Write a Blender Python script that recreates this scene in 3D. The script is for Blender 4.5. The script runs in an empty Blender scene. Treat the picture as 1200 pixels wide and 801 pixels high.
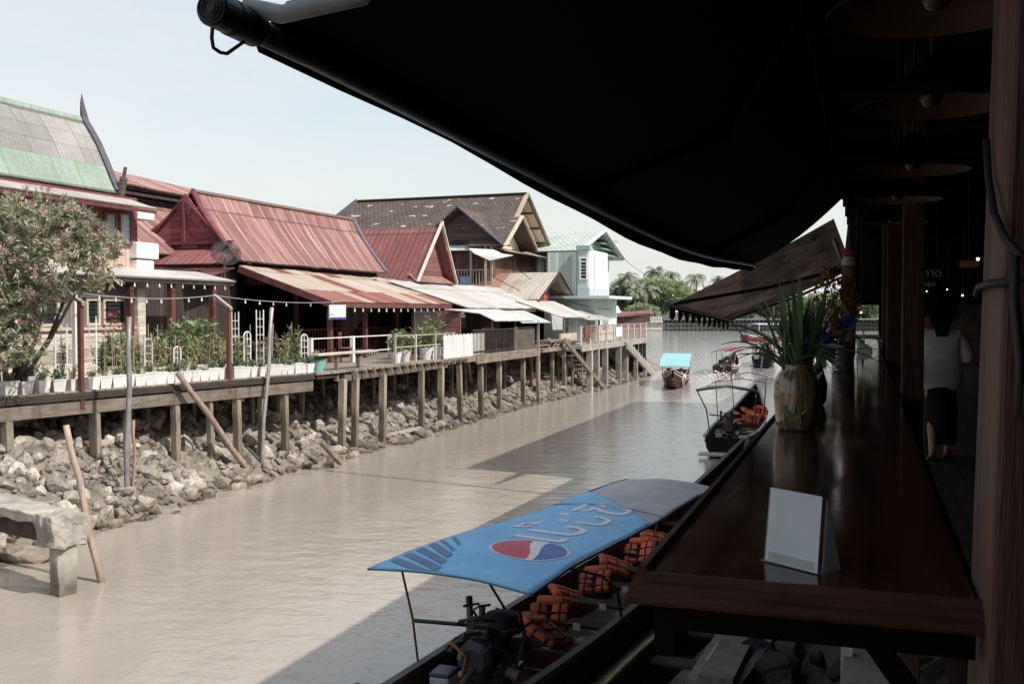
import bpy, bmesh, math, random
from mathutils import Vector, Matrix, Euler, noise as mnoise
rnd = random.Random(11)
C = bpy.context.scene.collection
PI = math.pi
def V(*a): return Vector(a)

# ------------------------------------------------------------------ camera (needed for site survey)
CAM = V(0, 0, 4.0); YAW = math.radians(19.07); PITCH = math.radians(1.694); F = 1200.0
FW = V(-math.sin(YAW)*math.cos(PITCH), math.cos(YAW)*math.cos(PITCH), -math.sin(PITCH))
RT = V(math.cos(YAW), math.sin(YAW), 0)
UP = RT.cross(FW)
def ray(px, py): return FW + RT*((px-600)/F) + UP*((400.5-py)/F)
def atX(px, py, x): r = ray(px, py); return CAM + r*(x/r.x)
def atY(px, py, y): r = ray(px, py); return CAM + r*(y/r.y)
def atZ(px, py, z): r = ray(px, py); return CAM + r*((z-4.0)/r.z)
def atD(px, py, d): return CAM + ray(px, py)*d

# ------------------------------------------------------------------ materials
def nt_new(name):
    m = bpy.data.materials.new(name); m.use_nodes = True
    nt = m.node_tree; b = nt.nodes['Principled BSDF']
    return m, nt, b
def lk(nt, a, b): nt.links.new(a, b)
def nd(nt, t, **k):
    n = nt.nodes.new(t)
    for a, v in k.items(): setattr(n, a, v)
    return n
def mth(nt, op, a, b=None):
    n = nd(nt, 'ShaderNodeMath', operation=op)
    for i, s in enumerate((a, b)):
        if s is None: continue
        if isinstance(s, (int, float)): n.inputs[i].default_value = s
        else: lk(nt, s, n.inputs[i])
    return n.outputs[0]
def mixc(nt, f, a, b, bt='MIX'):
    n = nd(nt, 'ShaderNodeMix', data_type='RGBA', blend_type=bt)
    for sock, s in ((n.inputs[0], f), (n.inputs[6], a), (n.inputs[7], b)):
        if isinstance(s, (int, float)): sock.default_value = s
        elif isinstance(s, (tuple, list)): sock.default_value = (*s[:3], 1)
        else: lk(nt, s, sock)
    return n.outputs[2]
def ramp(nt, f, p0, p1, c0=(0,0,0), c1=(1,1,1)):
    r = nd(nt, 'ShaderNodeValToRGB'); e = r.color_ramp.elements
    e[0].position = p0; e[1].position = p1; e[0].color = (*c0, 1); e[1].color = (*c1, 1)
    lk(nt, f, r.inputs[0]); return r.outputs[0]
def noise(nt, vec, scale, detail=5, rough=.6):
    n = nd(nt, 'ShaderNodeTexNoise'); n.inputs['Scale'].default_value = scale
    n.inputs['Detail'].default_value = detail; n.inputs['Roughness'].default_value = rough
    if vec is not None: lk(nt, vec, n.inputs['Vector'])
    return n.outputs['Fac']
def mapping(nt, vec, sc=(1,1,1), loc=(0,0,0)):
    n = nd(nt, 'ShaderNodeMapping'); n.inputs['Scale'].default_value = sc; n.inputs['Location'].default_value = loc
    lk(nt, vec, n.inputs['Vector']); return n.outputs[0]
def coords(nt, kind='Object'): return nd(nt, 'ShaderNodeTexCoord').outputs[kind]
def bump(nt, b, h, strength=.3, dist=.02):
    n = nd(nt, 'ShaderNodeBump'); n.inputs['Strength'].default_value = strength; n.inputs['Distance'].default_value = dist
    lk(nt, h, n.inputs['Height']); lk(nt, n.outputs[0], b.inputs['Normal'])
def obrand(nt): return nd(nt, 'ShaderNodeObjectInfo').outputs['Random']
MATS = {}
def mk(name, col, rough=.75, var=.3, scale=3, bmp=.25, spec=.3, metal=0, col2=None, stretch=(1,1,1), orand=.25, coat=0, bscale=None, dirt=None, bdist=.02):
    m, nt, b = nt_new(name)
    co = coords(nt); mp = mapping(nt, co, stretch)
    n1 = noise(nt, mp, scale)
    lo = tuple(c*(1-var) for c in col); hi = col2 or tuple(min(1, c*(1+var)) for c in col)
    c = mixc(nt, ramp(nt, n1, .32, .68), lo, hi)
    n2 = noise(nt, mp, scale*7, 3)
    c = mixc(nt, .35, c, ramp(nt, n2, .3, .7, (.45,)*3, (1,)*3), 'MULTIPLY')
    if dirt:
        n3 = noise(nt, mapping(nt, co, (1.3, 1.3, .35), (3, 1, 7)), 2.2, 6, .7)
        c = mixc(nt, ramp(nt, n3, .5, .72), c, dirt)
    if orand:
        r = mth(nt, 'MULTIPLY_ADD', obrand(nt), orand*2); r.node.inputs[2].default_value = 1-orand
        c = mixc(nt, 1.0, c, r, 'MULTIPLY')
    lk(nt, c, b.inputs['Base Color'])
    b.inputs['Roughness'].default_value = rough; b.inputs['Metallic'].default_value = metal
    b.inputs['Specular IOR Level'].default_value = spec; b.inputs['Coat Weight'].default_value = coat
    if coat: b.inputs['Coat Roughness'].default_value = .08
    if bmp: bump(nt, b, noise(nt, mp, bscale or scale*5, 5), bmp, bdist)
    MATS[name] = m; return m
def mk_planks(name, col, width, axis='z', rough=.8, var=.35, gap=.05, bmp=.5, dirt=None, spec=.2):
    m, nt, b = nt_new(name)
    co = coords(nt); s = nd(nt, 'ShaderNodeSeparateXYZ'); lk(nt, co, s.inputs[0])
    a = s.outputs['Z'] if axis == 'z' else (mth(nt, 'ADD', s.outputs['X'], s.outputs['Y']) if axis == 'xy' else s.outputs[axis.upper()])
    q = mth(nt, 'DIVIDE', a, width); idn = mth(nt, 'FLOOR', q); fr = mth(nt, 'FRACT', q)
    wn = nd(nt, 'ShaderNodeTexWhiteNoise', noise_dimensions='1D'); lk(nt, idn, wn.inputs['W'])
    st = (1.2, 1.2, 14) if axis == 'z' else ((9, 9, .8) if axis == 'xy' else ((14, 1, 3) if axis == 'x' else (1, 14, 3)))
    n1 = noise(nt, mapping(nt, co, st), 1.6, 6)
    c = mixc(nt, ramp(nt, n1, .3, .7), tuple(x*(1-var) for x in col), tuple(min(1, x*(1+var)) for x in col))
    v = mth(nt, 'MULTIPLY_ADD', wn.outputs['Value'], .6); v.node.inputs[2].default_value = .65
    c = mixc(nt, 1.0, c, v, 'MULTIPLY')
    if dirt:
        n3 = noise(nt, co, 1.1, 6, .7); c = mixc(nt, ramp(nt, n3, .48, .7), c, dirt)
    g = mth(nt, 'LESS_THAN', fr, gap); c = mixc(nt, g, c, tuple(x*.15 for x in col))
    lk(nt, c, b.inputs['Base Color']); b.inputs['Roughness'].default_value = rough; b.inputs['Specular IOR Level'].default_value = spec
    h = mth(nt, 'SUBTRACT', mth(nt, 'MULTIPLY', n1, .3), g); bump(nt, b, h, bmp, .015)
    MATS[name] = m; return m
def mk_roof(name, cols, rust, rust_amt=.5, sw=.8, sl=2.2, pitch=.18, seam=.05, seamcol=None, rough=.7, bmp=.5, streak=None):
    """corrugated sheets laid on UVs in metres: u along the eave, v up the slope"""
    m, nt, b = nt_new(name)
    uv = coords(nt, 'UV'); s = nd(nt, 'ShaderNodeSeparateXYZ'); lk(nt, uv, s.inputs[0]); u, v = s.outputs[0], s.outputs[1]
    wob = mth(nt, 'MULTIPLY', noise(nt, uv, .6, 2), .25)
    qu = mth(nt, 'DIVIDE', u, sw); iu = mth(nt, 'FLOOR', qu); fu = mth(nt, 'FRACT', qu)
    qv = mth(nt, 'DIVIDE', mth(nt, 'ADD', v, mth(nt, 'MULTIPLY', wob, .3)), sl); iv = mth(nt, 'FLOOR', qv); fv = mth(nt, 'FRACT', qv)
    cx = nd(nt, 'ShaderNodeCombineXYZ'); lk(nt, iu, cx.inputs[0]); lk(nt, iv, cx.inputs[1])
    wn = nd(nt, 'ShaderNodeTexWhiteNoise', noise_dimensions='2D'); lk(nt, cx.outputs[0], wn.inputs['Vector'])
    r = nd(nt, 'ShaderNodeValToRGB'); r.color_ramp.interpolation = 'CONSTANT'
    while len(r.color_ramp.elements) < len(cols): r.color_ramp.elements.new(.5)
    for i, cc in enumerate(cols): r.color_ramp.elements[i].position = i/len(cols); r.color_ramp.elements[i].color = (*cc, 1)
    lk(nt, wn.outputs['Value'], r.inputs[0]); c = r.outputs[0]
    n1 = noise(nt, mapping(nt, uv, (2.6, .35, 1)), 1.0, 6, .65)
    lo = 1-rust_amt
    c = mixc(nt, ramp(nt, n1, lo*.75+.08, lo*.75+.3), c, rust)
    n2 = noise(nt, uv, 9, 4); c = mixc(nt, .5, c, ramp(nt, n2, .25, .75, (.5,)*3, (1,)*3), 'MULTIPLY')
    nb = noise(nt, uv, .7, 3); c = mixc(nt, .55, c, ramp(nt, nb, .3, .7, (.6,)*3, (1,)*3), 'MULTIPLY')
    if streak:
        n4 = noise(nt, mapping(nt, uv, (7, .22, 1), (4, 2, 0)), 1.0, 3, .5); c = mixc(nt, ramp(nt, n4, .57, .64), c, streak)
    c = mixc(nt, mth(nt, 'MULTIPLY', mth(nt, 'LESS_THAN', fu, seam), .75), c, seamcol or tuple(x*.35 for x in cols[0]))
    c = mixc(nt, mth(nt, 'MULTIPLY', mth(nt, 'LESS_THAN', fv, .03), .55), c, (.03, .02, .02))
    lk(nt, c, b.inputs['Base Color']); b.inputs['Roughness'].default_value = rough; b.inputs['Specular IOR Level'].default_value = .3
    w = mth(nt, 'SINE', mth(nt, 'MULTIPLY', u, 2*PI/pitch))
    bump(nt, b, mth(nt, 'ADD', mth(nt, 'MULTIPLY', w, .5), mth(nt, 'MULTIPLY', fv, .4)), bmp, .03)
    MATS[name] = m; return m
def mk_tiles(name, col, col2, tw=.28, th=.2, patch=None, bmp=.7):
    m, nt, b = nt_new(name)
    uv = coords(nt, 'UV')
    br = nd(nt, 'ShaderNodeTexBrick'); lk(nt, uv, br.inputs['Vector'])
    br.inputs['Color1'].default_value = (*col, 1); br.inputs['Color2'].default_value = (*col2, 1); br.inputs['Mortar'].default_value = (*[x*.25 for x in col], 1)
    br.inputs['Scale'].default_value = 1; br.inputs['Mortar Size'].default_value = .018; br.inputs['Brick Width'].default_value = tw; br.inputs['Row Height'].default_value = th
    n = noise(nt, uv, .9, 5); c = mixc(nt, .6, br.outputs['Color'], ramp(nt, n, .3, .7, (.55,)*3, (1.0,)*3), 'MULTIPLY')
    if patch:
        n4 = noise(nt, mapping(nt, uv, (.9, 2.6, 1)), 1.1, 2, .4); c = mixc(nt, ramp(nt, n4, .66, .7), c, patch)
    lk(nt, c, b.inputs['Base Color']); b.inputs['Roughness'].default_value = .85; b.inputs['Specular IOR Level'].default_value = .2
    s = nd(nt, 'ShaderNodeSeparateXYZ'); lk(nt, uv, s.inputs[0])
    saw = mth(nt, 'FRACT', mth(nt, 'DIVIDE', s.outputs[1], th))
    bump(nt, b, mth(nt, 'SUBTRACT', mth(nt, 'MULTIPLY', saw, -.6), br.outputs['Fac']), bmp, .03)
    MATS[name] = m; return m
def mk_leaf(name, col, col2, rough=.55, trans=.3):
    m, nt, b = nt_new(name)
    g = nd(nt, 'ShaderNodeNewGeometry')
    c = mixc(nt, g.outputs['Random Per Island'], col, col2)
    n = noise(nt, coords(nt), 1.3, 3); c = mixc(nt, .6, c, ramp(nt, n, .3, .7, (.45,)*3, (1.15,)*3), 'MULTIPLY')
    lk(nt, c, b.inputs['Base Color']); b.inputs['Roughness'].default_value = rough; b.inputs['Specular IOR Level'].default_value = .3
    t = nd(nt, 'ShaderNodeBsdfTranslucent'); lk(nt, c, t.inputs['Color'])
    mx = nd(nt, 'ShaderNodeMixShader'); mx.inputs[0].default_value = trans
    lk(nt, b.outputs[0], mx.inputs[1]); lk(nt, t.outputs[0], mx.inputs[2]); lk(nt, mx.outputs[0], nt.nodes['Material Output'].inputs[0])
    MATS[name] = m; return m
def mk_emit(name, col, st):
    m, nt, b = nt_new(name); b.inputs['Base Color'].default_value = (*col, 1)
    b.inputs['Emission Color'].default_value = (*col, 1); b.inputs['Emission Strength'].default_value = st
    MATS[name] = m; return m
def mk_glass(name, col=(.9,.92,.92), rough=.05):
    m, nt, b = nt_new(name); b.inputs['Base Color'].default_value = (*col, 1); b.inputs['Roughness'].default_value = rough
    b.inputs['Transmission Weight'].default_value = .9; b.inputs['IOR'].default_value = 1.35; MATS[name] = m; return m

# ------------------------------------------------------------------ mesh builder
ORIG = {}
class MB:
    def __init__(s): s.v = []; s.f = []; s.uv = {}; s.mi = []
    def add(s, vs, fs, uvs=None, mi=0):
        o = len(s.v); s.v += [Vector(p) for p in vs]
        for k, f in enumerate(fs):
            if uvs: s.uv[len(s.f)] = uvs[k]
            s.f.append(tuple(i+o for i in f)); s.mi.append(mi)
        return s
    def box(s, c, d, rz=0, rx=0, ry=0):
        M = Euler((rx, ry, rz)).to_matrix(); h = Vector(d)/2; c = Vector(c)
        vs = [c + M@V(sx*h.x, sy*h.y, sz*h.z) for sz in (-1,1) for sx, sy in ((-1,-1),(1,-1),(1,1),(-1,1))]
        return s.add(vs, [(3,2,1,0),(4,5,6,7),(0,1,5,4),(1,2,6,5),(2,3,7,6),(3,0,4,7)])
    def span(s, x0, x1, y0, y1, z0, z1): return s.box(((x0+x1)/2,(y0+y1)/2,(z0+z1)/2), (abs(x1-x0),abs(y1-y0),abs(z1-z0)))
    def rbox(s, c, d, r=.02, seg=2, rz=0, rx=0, ry=0):
        bm = bmesh.new(); bmesh.ops.create_cube(bm, size=1)
        for v in bm.verts: v.co = V(v.co.x*d[0], v.co.y*d[1], v.co.z*d[2])
        bmesh.ops.bevel(bm, geom=bm.edges[:], offset=min(r, min(d)*.45), segments=seg, affect='EDGES', profile=.5)
        M = Euler((rx, ry, rz)).to_matrix(); c = Vector(c); bm.verts.index_update()
        s.add([c+M@v.co for v in bm.verts], [[v.index for v in f.verts] for f in bm.faces]); bm.free(); return s
    def beam(s, a, b, w, h=None, up=(0,0,1)):
        a, b = Vector(a), Vector(b); h = h or w; t = (b-a).normalized(); u = Vector(up)
        if abs(t.dot(u)) > .98: u = V(1,0,0)
        x = t.cross(u).normalized(); y = x.cross(t).normalized()
        vs = [p + x*(i*w/2) + y*(j*h/2) for p in (a, b) for i, j in ((-1,-1),(1,-1),(1,1),(-1,1))]
        return s.add(vs, [(3,2,1,0),(4,5,6,7),(0,1,5,4),(1,2,6,5),(2,3,7,6),(3,0,4,7)])
    def tube(s, pts, r, n=8, cap=True):
        pts = [Vector(p) for p in pts]; rs = r if isinstance(r, (list, tuple)) else [r]*len(pts)
        vs = []; x = None
        for i, p in enumerate(pts):
            t = (pts[min(i+1, len(pts)-1)] - pts[max(i-1, 0)])
            t = t.normalized() if t.length > 1e-9 else V(0,0,1)
            if x is None: x = t.orthogonal().normalized()
            else:
                x = x - t*x.dot(t); x = x.normalized() if x.length > 1e-6 else t.orthogonal().normalized()
            y = t.cross(x)
            vs += [p + (x*math.cos(2*PI*k/n) + y*math.sin(2*PI*k/n))*rs[i] for k in range(n)]
        fs = []
        for i in range(len(pts)-1):
            for k in range(n): fs.append((i*n+k, i*n+(k+1)%n, (i+1)*n+(k+1)%n, (i+1)*n+k))
        if cap: fs += [tuple(range(n-1,-1,-1)), tuple((len(pts)-1)*n+k for k in range(n))]
        return s.add(vs, fs)
    def lathe(s, prof, c=(0,0,0), n=16, cap=True, ax=None):
        c = Vector(c); vs = []
        Q = Vector((0,0,1)).rotation_difference(Vector(ax)).to_matrix() if ax else Matrix.Identity(3)
        for r, z in prof: vs += [c + Q@V(r*math.cos(2*PI*k/n), r*math.sin(2*PI*k/n), z) for k in range(n)]
        fs = [(i*n+k, i*n+(k+1)%n, (i+1)*n+(k+1)%n, (i+1)*n+k) for i in range(len(prof)-1) for k in range(n)]
        if cap: fs += [tuple(range(n-1,-1,-1)), tuple((len(prof)-1)*n+k for k in range(n))]
        return s.add(vs, fs)
    def sheet(s, A, B, th=.03, nu=1, jit=0):
        """loft between two polylines (same count, eave first) with thickness; UVs in metres"""
        A = [Vector(p) for p in A]; B = [Vector(p) for p in B]; n = len(A); vs = []; 
        L = max((B[0]-A[0]).length, (B[-1]-A[-1]).length); vd = [0]
        for i in range(1, n): vd.append(vd[-1] + ((A[i]-A[i-1]).length+(B[i]-B[i-1]).length)/2)
        nrm = (B[0]-A[0]).cross(A[-1]-A[0]).normalized()
        if nrm.z < 0: nrm = -nrm
        for i in range(n):
            for j in range(nu+1): vs.append(A[i].lerp(B[i], j/nu))
        if jit: vs = [p + nrm*(mnoise.noise(p*1.7)*jit + mnoise.noise(p*5.1)*jit*.5) for p in vs]
        W = nu+1; top = len(vs); vs2 = vs + [p - nrm*th for p in vs]; fs = []; uvs = []
        for i in range(n-1):
            for j in range(nu):
                q = (i*W+j, i*W+j+1, (i+1)*W+j+1, (i+1)*W+j)
                qu = [(L*j/nu, vd[i]), (L*(j+1)/nu, vd[i]), (L*(j+1)/nu, vd[i+1]), (L*j/nu, vd[i+1])]
                fs.append(q); uvs.append(qu); fs.append(tuple(k+top for k in reversed(q))); uvs.append(list(reversed(qu)))
        def edge(a, b, ua, ub): fs.append((b, a, a+top, b+top)); uvs.append([ub, ua, ua, ub])
        for j in range(nu):
            edge(j, j+1, (L*j/nu, 0), (L*(j+1)/nu, 0)); k = (n-1)*W
            edge(k+j+1, k+j, (L*(j+1)/nu, vd[-1]), (L*j/nu, vd[-1]))
        for i in range(n-1):
            edge((i+1)*W, i*W, (0, vd[i+1]), (0, vd[i])); edge(i*W+nu, (i+1)*W+nu, (L, vd[i]), (L, vd[i+1]))
        return s.add(vs2, fs, uvs)
    def poly(s, pts, th, nrm):
        """flat polygon extruded by th along nrm"""
        pts = [Vector(p) for p in pts]; n = len(pts); nrm = Vector(nrm)*th
        return s.add(pts + [p+nrm for p in pts], [tuple(range(n-1,-1,-1)), tuple(range(n, 2*n))] + [(i, (i+1)%n, n+(i+1)%n, n+i) for i in range(n)])
    def blob(s, c, r, seed=0, amp=.25, sub=2, sc=(1,1,1), rot=None):
        bm = bmesh.new(); bmesh.ops.create_icosphere(bm, subdivisions=sub, radius=1); bm.verts.index_update(); c = Vector(c)
        M = rot.to_matrix() if rot else Matrix.Identity(3); vs = []
        for v in bm.verts:
            k = 1 + amp*mnoise.noise(v.co*1.6 + V(seed*7.3, seed*3.1, seed))
            vs.append(c + M@V(v.co.x*sc[0]*k*r, v.co.y*sc[1]*k*r, v.co.z*sc[2]*k*r))
        s.add(vs, [[v.index for v in f.verts] for f in bm.faces]); bm.free(); return s
    def build(s, name, mat, parent=None, org=None, smooth=False):
        o0 = Vector(org) if org is not None else (ORIG.get(parent.name, V(0,0,0)) if parent else V(0,0,0))
        me = bpy.data.meshes.new(name); me.from_pydata([p-o0 for p in s.v], [], s.f)
        for m in (mat if isinstance(mat, (list, tuple)) else [mat]): me.materials.append(m if not isinstance(m, str) else MATS[m])
        if any(s.mi): me.polygons.foreach_set('material_index', s.mi)
        if s.uv:
            ul = me.uv_layers.new(name='UVMap')
            for p in me.polygons:
                if p.index in s.uv:
                    for li, q in zip(p.loop_indices, s.uv[p.index]): ul.data[li].uv = q
        if smooth: me.polygons.foreach_set('use_smooth', [True]*len(me.polygons))
        me.update(); o = bpy.data.objects.new(name, me); C.objects.link(o)
        if parent: o.parent = parent; ORIG[o.name] = o0
        else: o.location = o0; ORIG[o.name] = o0
        return o
def tag(o, label=None, cat=None, group=None, kind=None):
    if label: o['label'] = label
    if cat: o['category'] = cat
    if group: o['group'] = group
    if kind: o['kind'] = kind
    return o
def thing(name, label, cat, loc=(0,0,0), group=None):
    o = bpy.data.objects.new(name, None); C.objects.link(o); o.empty_display_size = .2
    o.location = loc; ORIG[o.name] = Vector(loc); return tag(o, label, cat, group)
def copy_tree(o, parent=None):
    c = o.copy(); C.objects.link(c)
    if parent: c.parent = parent
    for ch in list(o.children): copy_tree(ch, c)
    return c
def place(o, loc, rz=0, sc=1, label=None, rot=None):
    o.location = loc; o.rotation_euler = rot or (0, 0, rz); o.scale = (sc,)*3 if isinstance(sc, (int, float)) else sc
    if label: o['label'] = label
    return o
def bevel(o, w=.01, seg=2):
    m = o.modifiers.new('b', 'BEVEL'); m.width = w; m.segments = seg; m.limit_method = 'ANGLE'; return o
def add_tide(name, z0, z1, k):
    m = MATS[name]; nt = m.node_tree; b = nt.nodes['Principled BSDF']; l = b.inputs['Base Color'].links[0]; src = l.from_socket
    g = nd(nt, 'ShaderNodeNewGeometry'); s = nd(nt, 'ShaderNodeSeparateXYZ'); lk(nt, g.outputs['Position'], s.inputs[0])
    z = mth(nt, 'ADD', s.outputs[2], mth(nt, 'MULTIPLY', noise(nt, g.outputs['Position'], 1.5, 3), -.25))
    mr = nd(nt, 'ShaderNodeMapRange'); lk(nt, z, mr.inputs[0]); mr.inputs[1].default_value = z0-.12; mr.inputs[2].default_value = z1-.12
    lk(nt, mixc(nt, mr.outputs[0], mixc(nt, 1.0, src, k, 'MULTIPLY'), src), b.inputs['Base Color'])
ORD = ['first','second','third','fourth','fifth','sixth','seventh','eighth','ninth','tenth','eleventh','twelfth','thirteenth','fourteenth','fifteenth','sixteenth','seventeenth','eighteenth','nineteenth','twentieth','twenty-first','twenty-second','twenty-third','twenty-fourth','twenty-fifth','twenty-sixth','twenty-seventh','twenty-eighth','twenty-ninth','thirtieth','thirty-first','thirty-second','thirty-third','thirty-fourth','thirty-fifth','thirty-sixth','thirty-seventh','thirty-eighth','thirty-ninth','fortieth']
def skin(verts, edges, radii, sub=2):
    """one continuous skinned mesh grown round a skeleton; returns (verts, faces)"""
    me = bpy.data.meshes.new('tmp'); me.from_pydata(verts, edges, []); o = bpy.data.objects.new('tmp', me); C.objects.link(o)
    o.modifiers.new('s', 'SKIN')
    bm = bmesh.new(); bm.from_mesh(me); L = bm.verts.layers.skin.verify()
    for i, v in enumerate(bm.verts):
        r = radii[i]; v[L].radius = (r, r) if isinstance(r, (int, float)) else r; v[L].use_root = (i == 0)
    bm.to_mesh(me); bm.free()
    if sub: m = o.modifiers.new('u', 'SUBSURF'); m.levels = sub; m.render_levels = sub
    dg = bpy.context.evaluated_depsgraph_get(); dg.update(); e = o.evaluated_get(dg); m2 = e.to_mesh()
    vs = [v.co.copy() for v in m2.vertices]; fs = [tuple(p.vertices) for p in m2.polygons]; e.to_mesh_clear()
    bpy.data.objects.remove(o); bpy.data.meshes.remove(me); return vs, fs
def text_mesh(body, size=1.0, extrude=0.0):
    cu = bpy.data.curves.new('t', 'FONT'); cu.body = body; cu.size = size; cu.extrude = extrude; cu.resolution_u = 3
    o = bpy.data.objects.new('t', cu); C.objects.link(o); dg = bpy.context.evaluated_depsgraph_get(); dg.update()
    e = o.evaluated_get(dg); m2 = e.to_mesh(); vs = [v.co.copy() for v in m2.vertices]; fs = [tuple(p.vertices) for p in m2.polygons]
    e.to_mesh_clear(); bpy.data.objects.remove(o); bpy.data.curves.remove(cu); return vs, fs
# ------------------------------------------------------------------ palette
mk('pile_wood', (.32,.27,.21), .9, .35, 2, .5, stretch=(3,3,.6), orand=.3, dirt=(.07,.06,.045))
add_tide('pile_wood', .3, 1.3, (.5,.46,.42))
mk('grey_timber', (.23,.19,.155), .9, .3, 2, .4, stretch=(.8,.8,5), dirt=(.1,.08,.065))
mk('dark_timber', (.055,.04,.035), .85, .4, 3, .3)
mk('black_timber', (.010,.007,.006), .95, .4, 3, .2, spec=.05)  # near-black: deep shade of market walls and ceiling is put into the colour
mk('red_paint', (.19,.075,.07), .6, .3, 3, .15, dirt=(.12,.04,.035))
mk('red_brown', (.14,.05,.04), .7, .35, 3, .2)
mk('maroon_board', (.14,.045,.05), .7, .3, 3, .2)
mk('white_paint', (.74,.73,.71), .6, .08, 4, .1, dirt=(.55,.52,.48))
mk('white_pot', (.76,.75,.74), .55, .1, 3, .1, orand=.13, dirt=(.6,.57,.52))
mk('cream_paint', (.55,.47,.36), .7, .15, 2, .15, dirt=(.38,.31,.23))
mk('mint_paint', (.52,.64,.58), .65, .1, 1.5, .1, dirt=(.4,.52,.45))
mk('mint_trim', (.36,.53,.47), .6, .15, 2, .1)
mk('pale_wall', (.72,.74,.72), .7, .06, 1.5, .1, dirt=(.6,.62,.6))
mk('blue_grey', (.42,.5,.56), .7, .1, 2, .1)
mk('grey_wall', (.2,.185,.18), .85, .15, 1.5, .1)
mk('pale_concrete', (.47,.44,.39), .9, .18, 2, .35, dirt=(.28,.25,.2))
mk('old_concrete', (.42,.39,.34), .92, .3, 1.6, .5, dirt=(.2,.175,.14), orand=0); add_tide('old_concrete', .1, .5, (.45,.42,.38))
mk('concrete', (.36,.335,.3), .9, .25, 2, .4, dirt=(.17,.15,.12))
mk('steel_pipe', (.4,.39,.38), .5, .25, 3, .1, metal=.3, dirt=(.25,.16,.12))
mk('bamboo', (.33,.25,.2), .7, .3, 4, .2, stretch=(4,4,.5))
mk('black_plastic', (.012,.012,.014), .45, .2, 5, .05)
mk('black_metal', (.02,.02,.022), .35, .3, 6, .05, spec=.5)
mk('dark_cloth', (.006,.006,.009), .9, .3, 4, .1, spec=.1)
mk('white_cloth', (.66,.64,.6), .9, .1, 2, .2)
mk('tan_cloth', (.5,.46,.4), .9, .15, 2, .2)
mk('orange_foam', (.62,.12,.05), .8, .25, 6, .2)
mk('orange_foam_b', (.6,.08,.04), .75, .3, 6, .2)
mk('strap_black', (.012,.012,.013), .7, .2, 5, 0)
mk('blue_tarp', (.17,.46,.72), .55, .1, 1.2, .25, bscale=3, orand=0, dirt=(.2,.46,.66))
mk('grey_tarp', (.42,.4,.41), .6, .15, 2, .3, orand=0, bscale=3)
mk('teal_tarp', (.28,.55,.57), .6, .12, 1.2, .2, orand=0)
mk('maroon_tarp', (.24,.07,.08), .6, .2, 1.2, .2, orand=0)
mk('logo_white', (.72,.72,.72), .6, .06, 3, .1, orand=0)
mk('logo_red', (.55,.08,.12), .6, .15, 3, .1, orand=0)
mk('logo_blue', (.08,.16,.42), .6, .2, 3, .1, orand=0)
mk('stripe_dark', (.10,.19,.33), .6, .2, 3, .1, orand=0)
mk('hull_wood', (.05,.024,.016), .65, .4, 2, .25, stretch=(5,.6,5), orand=.1, spec=.2)
mk('hull_black', (.012,.01,.01), .7, .4, 2, .2, stretch=(5,.6,5), orand=.1, spec=.15)
mk('hull_red', (.16,.03,.03), .5, .3, 2, .2, orand=.1)
mk('gunwale_grey', (.075,.068,.066), .55, .35, 3, .2)
mk('gunwale_light', (.46,.42,.39), .6, .2, 3, .2)
mk('yellow_rail', (.26,.19,.05), .55, .3, 4, .15)
mk('seat_wood', (.05,.02,.014), .8, .35, 3, .2, spec=.1)
mk_leaf('paper_white', (.93,.93,.94), (.93,.93,.94), .8, .12)
mk('number_tag', (.6,.6,.62), .6, .05, 2, 0)
mk('rubber_hose', (.03,.026,.024), .5, .2, 5, 0)
mk('orange_hose', (.26,.10,.04), .55, .2, 5, 0)
mk('engine_metal', (.06,.06,.064), .35, .35, 8, .2, metal=.6)
mk('engine_white', (.3,.31,.32), .45, .15, 4, .05)
mk('engine_blue', (.03,.035,.06), .4, .2, 4, 0)
mk('skin_tone', (.36,.2,.14), .55, .1, 4, 0)
mk('hair_black', (.008,.007,.007), .45, .2, 9, .2)
mk('shirt_white', (.78,.75,.8), .85, .06, 3, .2, bscale=6)
mk('skirt_black', (.008,.008,.01), .9, .2, 3, .1)
mk('teal_pot', (.2,.45,.42), .5, .15, 3, .05)
mk('purple_plastic', (.12,.06,.4), .4, .15, 3, 0)
mk('sign_white', (.7,.7,.72), .5, .05, 3, 0)
mk('sign_blue', (.07,.08,.35), .5, .1, 3, 0)
mk('tag_red', (.5,.05,.05), .6, .1, 3, 0)
mk('wire_black', (.010,.010,.011), .6, .1, 3, 0)
mk('wire_pale', (.4,.39,.38), .6, .1, 3, 0)
mk('dim_bulb', (.03,.027,.025), .4, .1, 3, 0)
mk('bulb_glass', (.6,.6,.6), .15, .03, 3, 0, spec=.8)
mk('blue_sheet', (.32,.43,.55), .6, .15, 3, .1)
mk('river_mud', (.17,.145,.115), .9, .35, 1.2, .5)
mk('rock', (.45,.40,.345), .92, .4, 1.6, .8, orand=.4, bdist=.05, dirt=(.2,.17,.135)); add_tide('rock', .02, .4, (.45,.41,.36))
mk('rock_shaded', (.032,.028,.026), .8, .35, 2.2, .6, orand=.35, bdist=.04)  # darkened copy of rock: shade under the boardwalk put into its colour
mk('soil', (.09,.08,.06), .95, .3, .8, .4)
mk('palm_trunk', (.2,.17,.14), .9, .3, 2, .3)
mk('stem_brown', (.13,.1,.075), .9, .3, 4, .3)
mk('slate_board', (.13,.12,.15), .75, .2, 3, .2)
mk('satellite_mesh', (.05,.04,.045), .6, .3, 4, 0)
_m = MATS['satellite_mesh']; _t = _m.node_tree; _x = nd(_t, 'ShaderNodeMixShader'); _x.inputs[0].default_value = .6; _b = nd(_t, 'ShaderNodeBsdfTransparent'); lk(_t, _t.nodes['Principled BSDF'].outputs[0], _x.inputs[1]); lk(_t, _b.outputs[0], _x.inputs[2]); lk(_t, _x.outputs[0], _t.nodes['Material Output'].inputs[0])
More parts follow.
